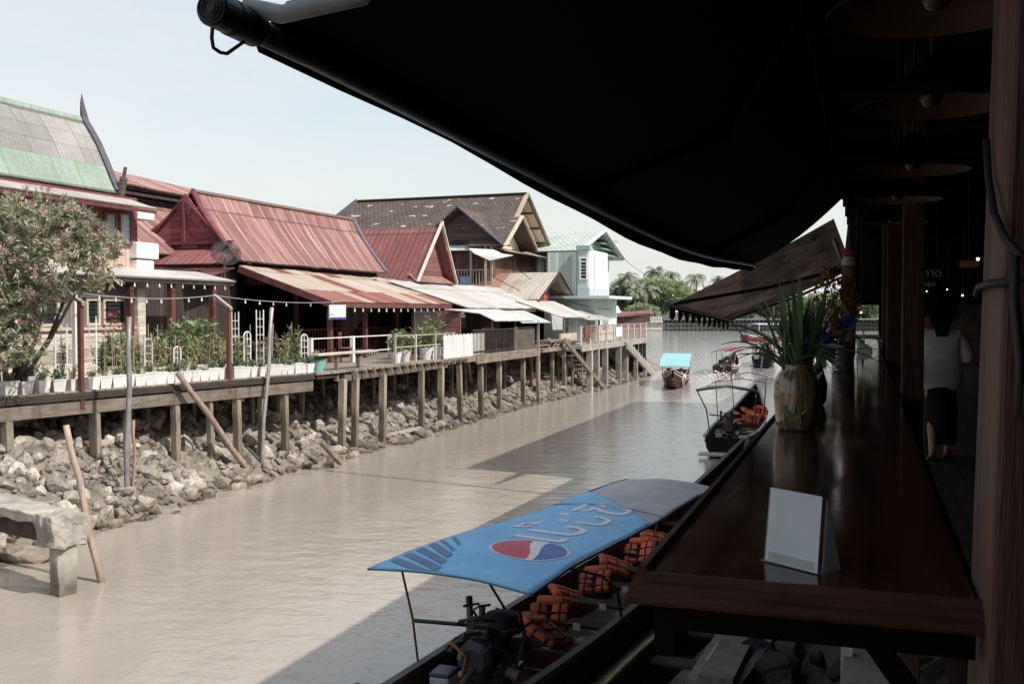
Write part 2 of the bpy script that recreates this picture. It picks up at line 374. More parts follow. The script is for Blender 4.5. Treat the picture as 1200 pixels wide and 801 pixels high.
mk('tin_plain', (.5,.5,.48), .55, .15, 2, .15, dirt=(.36,.33,.29))
mk('beige_board', (.5,.45,.37), .8, .15, 2, .15, dirt=(.35,.3,.24))
mk_planks('brown_planks', (.17,.10,.085), .22, 'xy', dirt=(.085,.05,.042))
mk_planks('dark_planks', (.06,.045,.042), .2, 'xy')
mk_planks('gable_planks', (.13,.1,.095), .2, 'z', dirt=(.07,.05,.05))
mk_planks('red_planks', (.23,.075,.08), .2, 'z')
mk_planks('brown_gable', (.25,.12,.1), .2, 'z', dirt=(.12,.05,.045))
mk_planks('pink_planks', (.55,.40,.34), .16, 'xy', gap=.04)
mk_planks('cream_blocks', (.5,.45,.38), .3, 'z', gap=.03)
mk_planks('mint_boards', (.58,.68,.64), .25, 'xy', gap=.03, var=.12)
mk_planks('deck_planks', (.27,.225,.185), .16, 'y', gap=.08)
mk_planks('deck_fascia', (.07,.058,.05), .12, 'z')
mk_planks('soffit', (.55,.47,.36), .5, 'x', gap=.05, var=.15)
mk_planks('floor_dark', (.035,.022,.018), .14, 'x', gap=.05)
mk_roof('rust_red_roof', [(.305,.155,.135),(.26,.125,.11),(.36,.195,.17),(.28,.14,.12)], (.19,.085,.07), .46, .76, 3.0, .25, .06, (.42,.3,.27), streak=(.4,.27,.24))
mk_roof('red_roof', [(.26,.10,.092),(.29,.115,.105),(.23,.09,.082)], (.38,.24,.2), .38, 1.0, 3.2, .25, .04, (.12,.04,.04))
mk_roof('old_hall_roof', [(.40,.22,.19),(.34,.17,.15),(.46,.28,.24),(.32,.15,.13)], (.3,.12,.1), .5, .8, 2.6, .25, .08, (.5,.36,.31), streak=(.45,.33,.28))
mk_roof('beige_rust_roof', [(.50,.42,.33),(.46,.38,.29),(.56,.48,.38),(.24,.075,.055),(.52,.44,.35),(.42,.30,.22),(.5,.42,.33)], (.30,.13,.10), .42, .85, 1.9, .2, .03, (.3,.2,.15))
mk_roof('eave_rust_roof', [(.30,.115,.09),(.50,.42,.33),(.27,.09,.07),(.46,.38,.29),(.33,.14,.11)], (.26,.09,.07), .45, .7, 1.6, .2, .05, (.4,.3,.25))
mk_roof('grey_tin_roof', [(.56,.54,.50),(.6,.58,.55),(.52,.5,.46),(.58,.56,.52)], (.42,.36,.29), .33, .9, 2.6, .16, .03, (.35,.32,.28))
mk_roof('rusty_tin_roof', [(.52,.46,.38),(.5,.43,.35),(.40,.22,.16),(.55,.5,.42)], (.33,.16,.11), .42, .9, 4.5, .2, .04, (.36,.28,.22))
mk_roof('fibre_roof', [(.36,.35,.325),(.32,.31,.29),(.40,.385,.36),(.29,.28,.26)], (.24,.23,.205), .4, .95, .62, .13, .03, (.12,.11,.11), bmp=.4)
mk_roof('green_roof', [(.30,.375,.305),(.33,.40,.335),(.28,.35,.29)], (.3,.42,.3), .3, .8, 4, .3, .05, (.12,.25,.14))
mk_roof('skirt_roof', [(.45,.41,.37),(.5,.46,.42),(.4,.36,.33)], (.33,.26,.22), .35, .8, 2, .2, .03)
mk_tiles('brown_tiles', (.135,.105,.09), (.175,.14,.12), .3, .2, (.5,.46,.42))
mk_tiles('mint_tiles', (.5,.57,.53), (.57,.63,.59), .33, .33, None, .5)
mk_leaf('leaf_oleander', (.28,.33,.19), (.50,.51,.36))
mk_leaf('leaf_green', (.17,.25,.10), (.32,.38,.18))
mk_leaf('leaf_yellow', (.38,.41,.2), (.56,.53,.31))
mk_leaf('leaf_dry', (.30,.25,.15), (.42,.36,.22))
mk_leaf('leaf_dark', (.12,.19,.09), (.22,.29,.16))
mk_leaf('leaf_tree', (.28,.37,.19), (.40,.47,.28))  # far trees lightened and greyed: distance haze mixed into the leaf colour
mk_leaf('leaf_palm', (.22,.27,.17), (.40,.42,.30))  # paled the same way, haze put into the frond colour
mk_leaf('leaf_blade', (.05,.13,.04), (.13,.24,.08), .35, .35)
mk_leaf('petal_pink', (.7,.3,.35), (.78,.5,.52))
mk_leaf('petal_red', (.5,.07,.09), (.55,.15,.16))
mk_leaf('petal_blue', (.02,.04,.26), (.05,.08,.4))
mk_leaf('petal_rust', (.12,.05,.03), (.2,.09,.04))
mk_leaf('petal_yellow', (.35,.22,.05), (.3,.15,.03))
m, nt, b = nt_new('clear_acrylic'); _tr = nd(nt, 'ShaderNodeBsdfTransparent'); _tr.inputs[0].default_value = (.96,.97,.97,1); _mx = nd(nt, 'ShaderNodeMixShader'); _fr = nd(nt, 'ShaderNodeFresnel'); _fr.inputs[0].default_value = 1.45
b.inputs['Base Color'].default_value = (.6,.62,.64,1); b.inputs['Roughness'].default_value = .06; lk(nt, _fr.outputs[0], _mx.inputs[0]); lk(nt, _tr.outputs[0], _mx.inputs[1]); lk(nt, b.outputs[0], _mx.inputs[2]); lk(nt, _mx.outputs[0], nt.nodes['Material Output'].inputs[0]); MATS['clear_acrylic'] = m
mk('pane_dark', (.03,.035,.04), .08, .2, 3, 0, spec=.6)
mk('pane_pale', (.5,.55,.58), .12, .1, 3, 0, spec=.6)

# varnished bar
m, nt, b = nt_new('bar_varnish'); co = coords(nt)
n1 = noise(nt, mapping(nt, co, (22, 1.2, 4)), 1.0, 5); lk(nt, mixc(nt, ramp(nt, n1, .3, .7), (.026,.010,.0075), (.07,.027,.019)), b.inputs['Base Color'])
n2 = noise(nt, mapping(nt, co, (10, 30, 10)), 1.0, 3)
nr_ = noise(nt, mapping(nt, co, (6,1.5,6)), 1.5, 6, .7); sc1 = noise(nt, mapping(nt, co, (60,3,60), (1,2,0)), 1.0, 2); lk(nt, mth(nt, 'ADD', ramp(nt, nr_, .35, .75, (.07,)*3, (.19,)*3), ramp(nt, sc1, .66, .72, (0,)*3, (.12,)*3)), b.inputs['Roughness']); b.inputs['Specular IOR Level'].default_value = .5; bump(nt, b, n2, .10, .004); MATS['bar_varnish'] = m
mk('post_shaded', (.042,.018,.014), .7, .4, 2.2, .35, stretch=(5,5,.5), orand=0)  # halved post_wood colour, so the slim posts carry the interior shade
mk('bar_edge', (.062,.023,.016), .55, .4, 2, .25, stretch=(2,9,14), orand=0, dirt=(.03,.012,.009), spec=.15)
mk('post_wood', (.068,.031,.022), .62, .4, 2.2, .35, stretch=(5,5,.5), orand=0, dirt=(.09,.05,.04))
# awning cloth: dark from the shaded side, lets a little sun through
def mk_cloth(name, col, tr, ft, dirt=None, lo=.55):
    m, nt, b = nt_new(name); n = noise(nt, mapping(nt, coords(nt), (1,.35,1)), 2.0, 5, .7)
    c = mixc(nt, ramp(nt, n, .35, .7), col, dirt or tuple(x*1.6 for x in col)); lk(nt, c, b.inputs['Base Color']); b.inputs['Roughness'].default_value = .85
    b.inputs['Specular IOR Level'].default_value = .15
    t = nd(nt, 'ShaderNodeBsdfTranslucent'); lk(nt, mixc(nt, ramp(nt, n, .35, .7), tr, tuple(x*lo for x in tr)), t.inputs['Color']); mx = nd(nt, 'ShaderNodeMixShader'); mx.inputs[0].default_value = ft
    lk(nt, b.outputs[0], mx.inputs[1]); lk(nt, t.outputs[0], mx.inputs[2]); lk(nt, mx.outputs[0], nt.nodes['Material Output'].inputs[0]); MATS[name] = m
mk_cloth('awning_cloth', (.012,.011,.014), (.02,.017,.022), .06)
mk_cloth('brown_awning', (.035,.024,.022), (.30,.21,.165), .17, (.075,.055,.048), .12)
mk('valance_cloth', (.05,.036,.045), .9, .3, 2, .2)
# muddy river
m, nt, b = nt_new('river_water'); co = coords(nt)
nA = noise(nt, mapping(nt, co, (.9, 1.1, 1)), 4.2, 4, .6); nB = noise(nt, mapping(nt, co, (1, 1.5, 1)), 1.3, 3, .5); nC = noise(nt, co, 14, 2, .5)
nL = noise(nt, mapping(nt, co, (2.2,.5,1)), .22, 5, .65); c = mixc(nt, ramp(nt, nL, .3, .7), (.325,.285,.232), (.385,.34,.28)); sp_ = nd(nt, 'ShaderNodeSeparateXYZ'); lk(nt, co, sp_.inputs[0]); mr = nd(nt, 'ShaderNodeMapRange'); lk(nt, sp_.outputs[1], mr.inputs[0]); mr.inputs[1].default_value = 30; mr.inputs[2].default_value = 95; c = mixc(nt, mr.outputs[0], c, (.46,.455,.47)); lk(nt, c, b.inputs['Base Color'])  # fades to pale grey with distance: sky reflection painted into the base colour
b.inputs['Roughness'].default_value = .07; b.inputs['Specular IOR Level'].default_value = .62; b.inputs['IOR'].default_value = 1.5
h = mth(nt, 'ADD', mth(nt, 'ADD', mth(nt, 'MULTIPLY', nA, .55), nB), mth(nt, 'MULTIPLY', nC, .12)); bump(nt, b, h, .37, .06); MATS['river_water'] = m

# ------------------------------------------------------------------ setting
def deck_edge(y):
    P = [(-6,-18.3),(15,-15.35),(23.4,-13.75),(24,-13.5),(46,-13.4),(70,-13.2)]
    for (a, xa), (b_, xb) in zip(P, P[1:]):
        if y <= b_: return xa + (xb-xa)*(y-a)/(b_-a)
    return -13.2
def toe(y):
    P = [(-40,-13.1),(12,-13.1),(20,-13.5),(36,-13.5),(42,-13.5),(47,-13.3),(52,-12.9),(60,-12.8),(68,-13.2),(90,-13.8)]
    for (a, xa), (b_, xb) in zip(P, P[1:]):
        if y <= b_: return xa + (xb-xa)*(y-a)/(b_-a)
    return -14
def bank_z(x, y):
    d = toe(y)-x
    return max(-1.2, min(1.75, d*.62)) + .12*mnoise.noise(V(x*.8, y*.8, 0))
w = MB(); w.add([(-1500,-300,0),(1500,-300,0),(1500,2500,0),(-1500,2500,0)], [(0,1,2,3)])
tag(w.build('river_water', 'river_water'), kind='structure')
g = MB(); xs = [2.2,1.5,.8,.2,-.4,-1,-1.6,-2.2,-3,-4,-6,-12,-60,-600]; ys = [-120]+[i*1.0 for i in range(-10,72)]+[72.5]
vs = []
for y in ys:
    for dx in xs:
        x = toe(y)+dx; vs.append((x, y, (bank_z(x, y) if y < 72 else -1.0)))
n = len(xs); g.add(vs, [(j*n+i, (j+1)*n+i, (j+1)*n+i+1, j*n+i+1) for j in range(len(ys)-1) for i in range(n-1)])
tag(g.build('river_bank', 'river_mud', smooth=True), kind='structure')
# far bank beyond the river mouth
g = MB(); a = atD(560, 400, 211); b2 = atD(1500, 400, 211); dr = (b2-a).normalized(); up_ = V(FW.x, FW.y, 0).normalized()
p0 = V(a.x,a.y,2.35)-dr*600; p1 = V(b2.x,b2.y,2.35)+dr*400
g.add([p0, p1, p1+up_*2500, p0+up_*2500], [(0,1,2,3)]); tag(g.build('far_bank', 'soil'), kind='structure')
# near (shaded) bank under the boardwalk
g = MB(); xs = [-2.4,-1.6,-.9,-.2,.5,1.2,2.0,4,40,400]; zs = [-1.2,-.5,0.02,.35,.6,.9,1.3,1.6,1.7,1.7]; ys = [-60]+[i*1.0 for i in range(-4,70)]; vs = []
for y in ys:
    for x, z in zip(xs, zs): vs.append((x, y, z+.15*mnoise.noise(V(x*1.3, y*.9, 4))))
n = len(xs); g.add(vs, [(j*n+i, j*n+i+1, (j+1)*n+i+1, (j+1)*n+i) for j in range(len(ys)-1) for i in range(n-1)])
tag(g.build('near_bank', 'rock_shaded', smooth=True), kind='structure')

# ------------------------------------------------------------------ light, sky, camera
sc = bpy.context.scene
SUN_EL = math.radians(47); sdir = V(.978*math.cos(SUN_EL), -.21*math.cos(SUN_EL), math.sin(SUN_EL)).normalized()
L = bpy.data.lights.new('sun', 'SUN'); L.energy = 5.0; L.angle = math.radians(.5); L.color = (1, .95, .88)
lo = bpy.data.objects.new('sun', L); C.objects.link(lo); lo.rotation_euler = sdir.to_track_quat('Z', 'Y').to_euler(); lo.location = (20, -5, 30)
w = bpy.data.worlds.new('World'); sc.world = w; w.use_nodes = True; nt = w.node_tree; bg = nt.nodes['Background']
sky = nd(nt, 'ShaderNodeTexSky', sky_type='NISHITA'); sky.sun_disc = False; sky.sun_elevation = SUN_EL; sky.sun_rotation = math.atan2(sdir.x, sdir.y)
sky.air_density = 1.3; sky.dust_density = 2.2; sky.ozone_density = 1.0
tc = coords(nt, 'Generated')
cl = noise(nt, mapping(nt, tc, (1.0, 1.0, 3.2), (2.3, .7, 0)), 1.5, 7, .62)
sx = nd(nt, 'ShaderNodeSeparateXYZ'); lk(nt, tc, sx.inputs[0])
haze = ramp(nt, sx.outputs[2], .05, .55, (1,1,1), (.5,)*3)
cf = mth(nt, 'MULTIPLY', ramp(nt, cl, .3, .6, (.5,)*3, (1,)*3), haze)
skc = mixc(nt, 1.0, sky.outputs[0], (.19,.19,.19), 'MULTIPLY')
lk(nt, mixc(nt, cf, skc, (.88,.895,.88)), bg.inputs[0]); bg.inputs[1].default_value = 1.0
cd = bpy.data.cameras.new('camera'); cd.lens = 36; cd.sensor_width = 36; cd.clip_end = 6000; cd.clip_start = .05
co_ = bpy.data.objects.new('camera', cd); C.objects.link(co_); co_.location = CAM; co_.rotation_euler = (PI/2-PITCH, 0, YAW); sc.camera = co_
sc.view_settings.view_transform = 'Standard'; sc.view_settings.look = 'None'; sc.view_settings.exposure = 0; sc.view_settings.gamma = 1
sc.render.engine = 'CYCLES'; cy = sc.cycles; cy.use_denoising = True; cy.max_bounces = 6; cy.diffuse_bounces = 3; cy.glossy_bounces = 3; cy.transmission_bounces = 5; cy.transparent_max_bounces = 8
cy.caustics_reflective = False; cy.caustics_refractive = False; cy.sample_clamp_indirect = 4
# ------------------------------------------------------------------ left bank houses
def z_of(p, z): return V(p.x, p.y, z)
# --- house with the green edged steep roof
h = thing('thai_house', 'Thai house with steep grey roof edged in green, behind the oleander tree', 'house', (-19, 17, 1.6))
e1 = atX(137, 226, -18.4); r1 = atX(97, 138, -20.4)
ye, yr = e1.y, r1.y; Y0 = 5.0
prof = [(e1.x, e1.z), (e1.x-.32, e1.z+.36), (e1.x-.62, e1.z+.75)]
body = [(e1.x-.62, e1.z+.75), (e1.x-1.15, e1.z+1.38), (e1.x-1.6, e1.z+1.8), (r1.x+.1, r1.z-.18)]
def yend(x): return ye + (yr-ye)*(e1.x-x)/(e1.x-r1.x)
rg = MB(); rg.sheet([(x, Y0, z) for x, z in prof], [(x, yend(x), z) for x, z in prof], .04, 1); rf = rg.build('roof', 'green_roof', h)
MB().sheet([(x, Y0, z+.004) for x, z in body], [(x, yend(x), z+.004) for x, z in body], .04).build('roof_sheet', 'fibre_roof', h)
cap = [(r1.x+.12, r1.z-.2), (r1.x, r1.z)]; MB().sheet([(x, Y0, z+.02) for x, z in cap], [(x, yend(x), z+.02) for x, z in cap], .05).build('ridge_cap', 'green_roof', h)
bk = [(2*r1.x-x, z) for x, z in prof+body[1:]]; MB().sheet([(x, Y0, z) for x, z in bk], [(x, yend(e1.x)+.3, z) for x, z in bk], .04).build('roof_back', 'fibre_roof', h)
bb = MB(); pl = prof + body[1:] + [(r1.x, r1.z)]
pts = [V(x, yend(max(x, r1.x))+.05, z) for x, z in pl]
for a, b_ in zip(pts, pts[1:]): bb.beam(a+V(0,0,.03), b_+V(0,0,.03), .15, .16)
tp_ = pts[-1]+V(.02,0,-.05); bb.tube([tp_, tp_+V(-.05,0,.25), tp_+V(-.085,0,.5), tp_+V(-.09,0,.72)], [.11,.08,.045,.008], 6); bb.build('bargeboard', 'slate_board', h)
bb = MB(); tip = pts[0]; bb.beam(tip+V(.02,.05,-.12), tip+V(.1,.1,.42), .16, .12); bb.beam(tip+V(.1,.1,.42), tip+V(.14,.12,.68), .07, .06); bb.build('roof_finial', 'gable_planks', h)
# upper storey walls
wx = -18.35; wy1 = atX(160, 300, wx).y; z0, z1 = 4.9, 7.0
MB().span(wx-.15, wx, Y0, wy1, z0, z1).build('upper_wall', 'pink_planks', h)
MB().span(wx-4, wx-.15, wy1-.12, wy1, z0, z1).build('side_wall', 'cream_paint', h)
a = atX(112, 250, wx); b_ = atX(160, 250, wx)
MB().span(wx, wx+.04, Y0, b_.y-.02, 5.85, 7.0).build('upper_cladding', 'red_planks', h)
for x0, x1 in ((121,133.5),(138,150.5)):
    A = atX(x0, 251, wx); B = atX(x1, 285, wx); f = MB()
    f.span(wx+.04, wx+.1, A.y-.05, A.y+.02, B.z-.05, A.z+.05); f.span(wx+.04, wx+.1, B.y-.02, B.y+.05, B.z-.05, A.z+.05)
    f.span(wx+.04, wx+.1, A.y+.02, B.y-.02, A.z, A.z+.05); f.span(wx+.04, wx+.1, A.y+.02, B.y-.02, B.z-.05, B.z)
    wf = f.build('window', 'red_paint', h); p = MB(); p.span(wx+.04, wx+.06, A.y+.02, B.y-.02, B.z, A.z)
    p.build('pane', 'pane_pale', wf)
    p = MB(); n = 3
    for k in range(1, n): yy = A.y+.02+(B.y-A.y-.04)*k/n; p.span(wx+.062, wx+.075, yy-.01, yy+.01, B.z, A.z)
    for k in range(1, 4): zz = B.z+(A.z-B.z)*k/4; p.span(wx+.062, wx+.072, A.y+.02, B.y-.02, zz-.01, zz+.01)
    p.build('glazing_bars', 'blue_grey', wf)
for (x0, x1, zt, zb) in ((4, 26, 247, 262), (66, 76, 240, 250)):
    A = atX(x0, zt, wx+.04); B = atX(x1, zb, wx+.04); MB().span(wx+.04, wx+.055, A.y, B.y, B.z, A.z).build('vent_opening', 'black_timber', h)
# skirt roof under the main eave
sA = atX(186, 246, -17.6); sB = atX(-60, 208, -17.6); zs = (sA.z+sB.z)/2
MB().sheet([(-17.6, Y0, zs), (-18.5, Y0, zs+.32)], [(-17.6, sA.y, zs), (-18.5, sA.y-.3, zs+.32)], .035).build('skirt_roof', 'skirt_roof', h)
MB().span(-17.68, -17.62, Y0, sA.y-.05, zs-.13, zs-.05).build('fascia', 'maroon_board', h)
# ground floor
gx = -17.5; gy = atX(157, 370, gx).y
MB().span(gx-.15, gx, Y0, gy, 3.62, 4.75).build('ground_wall', 'grey_wall', h)
MB().span(gx-.15, gx, Y0, gy, 2.4, 3.62).build('lower_wall', 'cream_blocks', h)
A = atX(30, 387, gx); MB().span(gx+.002, gx+.07, atX(30,380,gx).y, gy, 3.56, 3.64).build('sill_rail', 'cream_paint', h)
MB().span(gx+.002, gx+.05, atX(35,350,gx).y, gy, 4.34, 4.40).build('lintel_rail', 'white_paint', h)
for x0, x1 in ((45,68),(81,94),(99,116),(119,147)):
    A = atX(x0, 349, gx); B = atX(x1, 384, gx); zt, zb = 4.33, 3.66; f = MB()
    for (y0, y1, q0, q1) in ((A.y, A.y+.07, zb, zt), (B.y-.07, B.y, zb, zt), (A.y+.07, B.y-.07, zt-.07, zt), (A.y+.07, B.y-.07, zb, zb+.07)): f.span(gx+.003, gx+.06, y0, y1, q0, q1)
    wf = f.build('window', 'cream_paint', h); MB().span(gx+.003, gx+.015, A.y+.07, B.y-.07, zb+.07, zt-.07).build('pane', 'pane_dark', wf)
    p = MB()
    for k in range(1, 5): zz = zb+.07+(zt-zb-.14)*k/5; p.span(gx+.018, gx+.03, A.y+.07, B.y-.07, zz-.008, zz+.008)
    p.build('window_bars', 'wire_black', wf)
MB().span(gx-.02, gx+.12, gy, gy+.3, 2.4, 4.8).build('corner_pillar', 'cream_blocks', h)
# porch roof over the flower terrace
pa = atX(277, 330, -17.0); zl = 4.87; py0, py1 = Y0, pa.y
MB().sheet([(-17.0, py0, zl), (-18.34, py0, zl+.28)], [(-17.0, py1, zl), (-18.34, py1, zl+.28)], .04).build('porch_roof', 'grey_tin_roof', h)
MB().span(-17.1, -17.04, py0, py1-.05, zl-.14, zl-.05).build('porch_fascia', 'dark_timber', h)
for yy in (20.8, 22.4, 24.2): MB().span(-17.3, -17.15, yy, yy+.15, 2.4, zl-.05).build('porch_post', 'red_brown', h)
MB().span(-19.6, -19.5, gy+.3, 29, 2.4, 5.3).build('back_wall', 'dark_planks', h)
# white tank boxes between the houses
t = thing('water_tank', 'stacked white boxes beside the upper storey of the green edged house', 'tank', (-18.2, 23, 4.9))
A = atX(161, 283, -18.1); B = atX(184, 304, -18.1)
MB().rbox((-18.5, (A.y+B.y)/2+.05, (A.z+B.z)/2), (.8, B.y-A.y+.1, A.z-B.z), .04).build('upper_box', 'pale_wall', t)
A2 = atX(161, 304, -18.1); B2 = atX(181, 319, -18.1); MB().rbox((-18.5, (A2.y+B2.y)/2+.05, (A2.z+B2.z)/2), (.72, B2.y-A2.y, A2.z-B2.z), .03).build('lower_box', 'white_paint', t)
A3 = atX(161, 246, -18.5); B3 = atX(184, 258, -18.5); MB().rbox((-18.9, (A3.y+B3.y)/2+.1, (A3.z+B3.z)/2), (.5, B3.y-A3.y, A3.z-B3.z), .03).build('top_box', 'white_paint', t)
MB().tube([(-18.6, A3.y+.1, A3.z-.1), (-18.5, A.y+.12, A.z-.05)], .035).build('drain_pipe', 'grey_wall', t)

# --- old rusty hall behind
h = thing('market_hall', 'large old hall with pale rusted roof rising behind the red roofed house', 'house', (-26, 34, 1.6))
ra = atX(128, 197, -27); rb = atX(316, 244, -27); ea = atX(125, 214, -24); zr, zr2 = ra.z, rb.z+.1
MB().sheet([(-24, 22, 8.5), (-27, 22, zr+.2)], [(-24, rb.y-.5, 8.15), (-27, rb.y, zr2)], .05, 24, .04).build('roof', 'old_hall_roof', h)
MB().sheet([(-30, 22, 8.4), (-27, 22, zr+.2)], [(-30, rb.y-.5, 8.1), (-27, rb.y, zr2)], .05).build('roof_back', 'old_hall_roof', h)
MB().span(-24.5, -24.3, 22, rb.y-1, 7.3, 8.25).build('clerestory', 'black_timber', h)
MB().span(-24.0, -23.93, 22, rb.y-.6, 8.02, 8.12).build('fascia', 'dark_timber', h)
MB().sheet([(-21.6, 22, 5.9), (-24.2, 22, 7.85)], [(-21.6, rb.y-1, 5.8), (-24.2, rb.y-1, 7.7)], .05).build('lower_roof', 'rust_red_roof', h)
MB().span(-24.2, -22, 22, rb.y-1, 1.6, 5.7).build('wall', 'dark_planks', h)
MB().poly([(-24, rb.y-.6, 8.1), (-30, rb.y-.6, 8.1), (-27, rb.y-.1, zr2-.05)], .1, (0,-1,0)).build('gable', 'dark_planks', h)

# --- red roofed Thai house
h = thing('red_roof_house', 'red corrugated roofed Thai house with pointed maroon gable and shaded terrace', 'house', (-20, 33, 1.6))
rx, ex = -21.5, -19.0
ga = atX(228, 222, rx); gb = atX(414, 261, rx); ea = atX(290, 306, ex); eb = atX(452, 317, ex)
zr = (ga.z+gb.z)/2; ze = (ea.z+eb.z)/2-.05; yA, yAe, yB, yBe = ga.y, ea.y-.4, gb.y, eb.y
# slope with slight concave sweep
def swp(t): return rx+(ex-rx)*t, zr+(ze-zr)*(t**.82)
ts = [1, .8, .6, .4, .2, 0]
A = [V(swp(t)[0], yA+(yAe-yA)*t, swp(t)[1]) for t in ts]; B = [V(swp(t)[0], yB+(yBe-yB)*t, swp(t)[1]) for t in ts]
MB().sheet(A, B, .05, 36, .035).build('roof', 'rust_red_roof', h)
A2 = [V(2*rx-p.x, p.y, p.z) for p in A]; B2 = [V(2*rx-p.x, p.y, p.z) for p in B]
MB().sheet(A2, B2, .05, 2).build('roof_back', 'rust_red_roof', h)
MB().tube([V(rx, yA-.1, zr+.03), V(rx, yB+.05, zr+.03)], .09, 6).build('ridge_cap', 'rust_red_roof', h)
# gable facing the viewer
bb = MB()
for S in (A, A2):
    for p, q in zip(S, S[1:]): bb.beam(p+V(0,-.06,.02), q+V(0,-.06,.02), .07, .24, (0,-1,0))
bb.beam((rx, yA-.06, zr-.05), (rx, yA-.1, zr+.12), .08, .1)
bb.build('bargeboard', 'maroon_board', h)
bb = MB()
for S in (B, B2):
    for p, q in zip(S, S[1:]): bb.beam(p+V(0,.06,.04), q+V(0,.06,.04), .09, .2, (0,-1,0))
bb.build('bargeboard', 'slate_board', h)
yg = yAe+.55
def swl(t): x, z = swp(t); return x, z
pp = [V(x, yg, z-.08) for x, z in [swp(t) for t in (1,.75,.5,.25,0)]]; pp += [V(2*rx-p.x, yg, p.z) for p in reversed(pp[:-1])]
MB().poly(pp, .06, (0,1,0)).build('gable_panel', 'red_planks', h)
bb = MB(); bb.beam((rx-1.9, yg-.1, zr-1.75), (rx+1.9, yg-.1, zr-1.75), .12, .1); bb.beam((rx, yg-.08, zr-.3), (rx, yg-.08, zr-1.75), .08, .06)
bb.beam((rx-1.5, yg-.08, zr-1.7), (rx-.1, yg-.08, zr-.35), .06, .06); bb.beam((rx+1.5, yg-.08, zr-1.7), (rx+.1, yg-.08, zr-.35), .06, .06)
for k in range(6):
    t = .15+.14*k; x, z = swp(t)
    for s_ in (-1, 1): bb.span(rx+s_*abs(x-rx)-.04, rx+s_*abs(x-rx)+.04, yA+.1, yg-.06, z-.12, z-.05)
bb.build('gable_frame', 'maroon_board', h)
MB().sheet([(rx-2.75, yAe-1.0, ze-.12), (rx-2.4, yg-.12, ze+.42)], [(rx+2.6, yAe-1.0, ze-.12), (rx+2.2, yg-.12, ze+.42)], .05).build('gable_skirt', 'red_roof', h)
MB().span(rx-2.7, rx+2.5, yAe-.9, yAe-.8, ze-.42, ze-.18).build('tie_beam', 'maroon_board', h)
MB().sheet([(-18.6, yAe-2.4, 5.02), (-18.6, yAe-.9, 5.38)], [(-22.4, yAe-2.4, 5.02), (-22.4, yAe-.9, 5.38)], .04).build('lean_to_roof', 'red_roof', h)
MB().span(rx-2.2, ex-.25, yg-.02, yg+.1, 2.4, ze-.05).build('front_wall', 'black_timber', h)
MB().span(ex-.4, ex-.3, yg+.1, yBe-.2, 4.9, ze-.02).build('side_wall', 'dark_planks', h)
MB().span(ex-3.1, ex-3.0, yg, yBe+1.5, 2.4, 5.0).build('back_wall', 'dark_planks', h)
# terrace roof, beige and rust
fx = -15.7; c0 = atX(393, 352, fx); c1 = atX(560, 357, fx); zf = (c0.z+c1.z)/2; bkA = atX(280, 309, ex-.1)
zb = bkA.z-.05; ysA = bkA.y
tA = [V(fx, c0.y, zf), V(fx-1.1, c0.y+(ysA-c0.y)*.33, zf+(zb-zf)*.31), V(ex-.1, ysA, zb)]; tB = [V(fx, c1.y, zf), V(fx-1.1, c1.y, zf+(zb-zf)*.31), V(ex-.1, c1.y, zb-.12)]
MB().sheet([tA[1], tA[1].lerp(tA[2],.5), tA[2]], [tB[1], tB[1].lerp(tB[2],.5), tB[2]], .04, 30, .035).build('terrace_roof', 'beige_rust_roof', h)
lowA = [tA[0]+V(-.0,0,-.02), tA[1]+V(-.1,0,.0)]; MB().sheet([p+V(0,0,-.012) for p in (tA[0], tA[1]+V(-.12,0,.05))], [p+V(0,0,-.012) for p in (tB[0], tB[1]+V(-.12,0,.05))], .04, 3).build('terrace_eave_sheets', 'eave_rust_roof', h)
bb = MB(); bb.beam(tA[0]+V(-.04,0,-.12), tB[0]+V(-.04,0,-.12), .05, .13); bb.build('eave_fascia', 'red_paint', h)
bb = MB(); bb.beam(tA[0]+V(-.06,-.03,-.12), tA[1]+V(0,-.03,-.12), .05, .2); bb.beam(tA[1]+V(0,-.03,-.12), tA[2]+V(0,-.03,-.12), .05, .2); bb.build('rake_fascia', 'maroon_board', h)
# terrace posts
TZ = 2.4
for px, pyb in ((387,424.5),(428,419),(466.5,414),(492,409),(505,407)):
    b0 = atZ(px, pyb, TZ); topz = zf-.06 + (zb-zf)*max(0, (fx-b0.x))/(fx-ex+.1)
    MB().span(b0.x-.07, b0.x+.07, b0.y-.07, b0.y+.07, TZ, topz).build('terrace_post', 'red_paint', h)
for yy, xx in ((31,-18.6),(34,-18.6),(37,-18.6)): MB().span(xx-.06, xx+.06, yy-.06, yy+.06, TZ, zb-.2).build('inner_post', 'red_brown', h)
r = MB()
r.span(-17.3, -17.26, 29, 36, TZ+.98, TZ+1.03)
for k in range(36): r.span(-17.29, -17.27, 29+k*.2, 29.025+k*.2, TZ, TZ+.98)
r.build('inner_railing', 'red_brown', h)
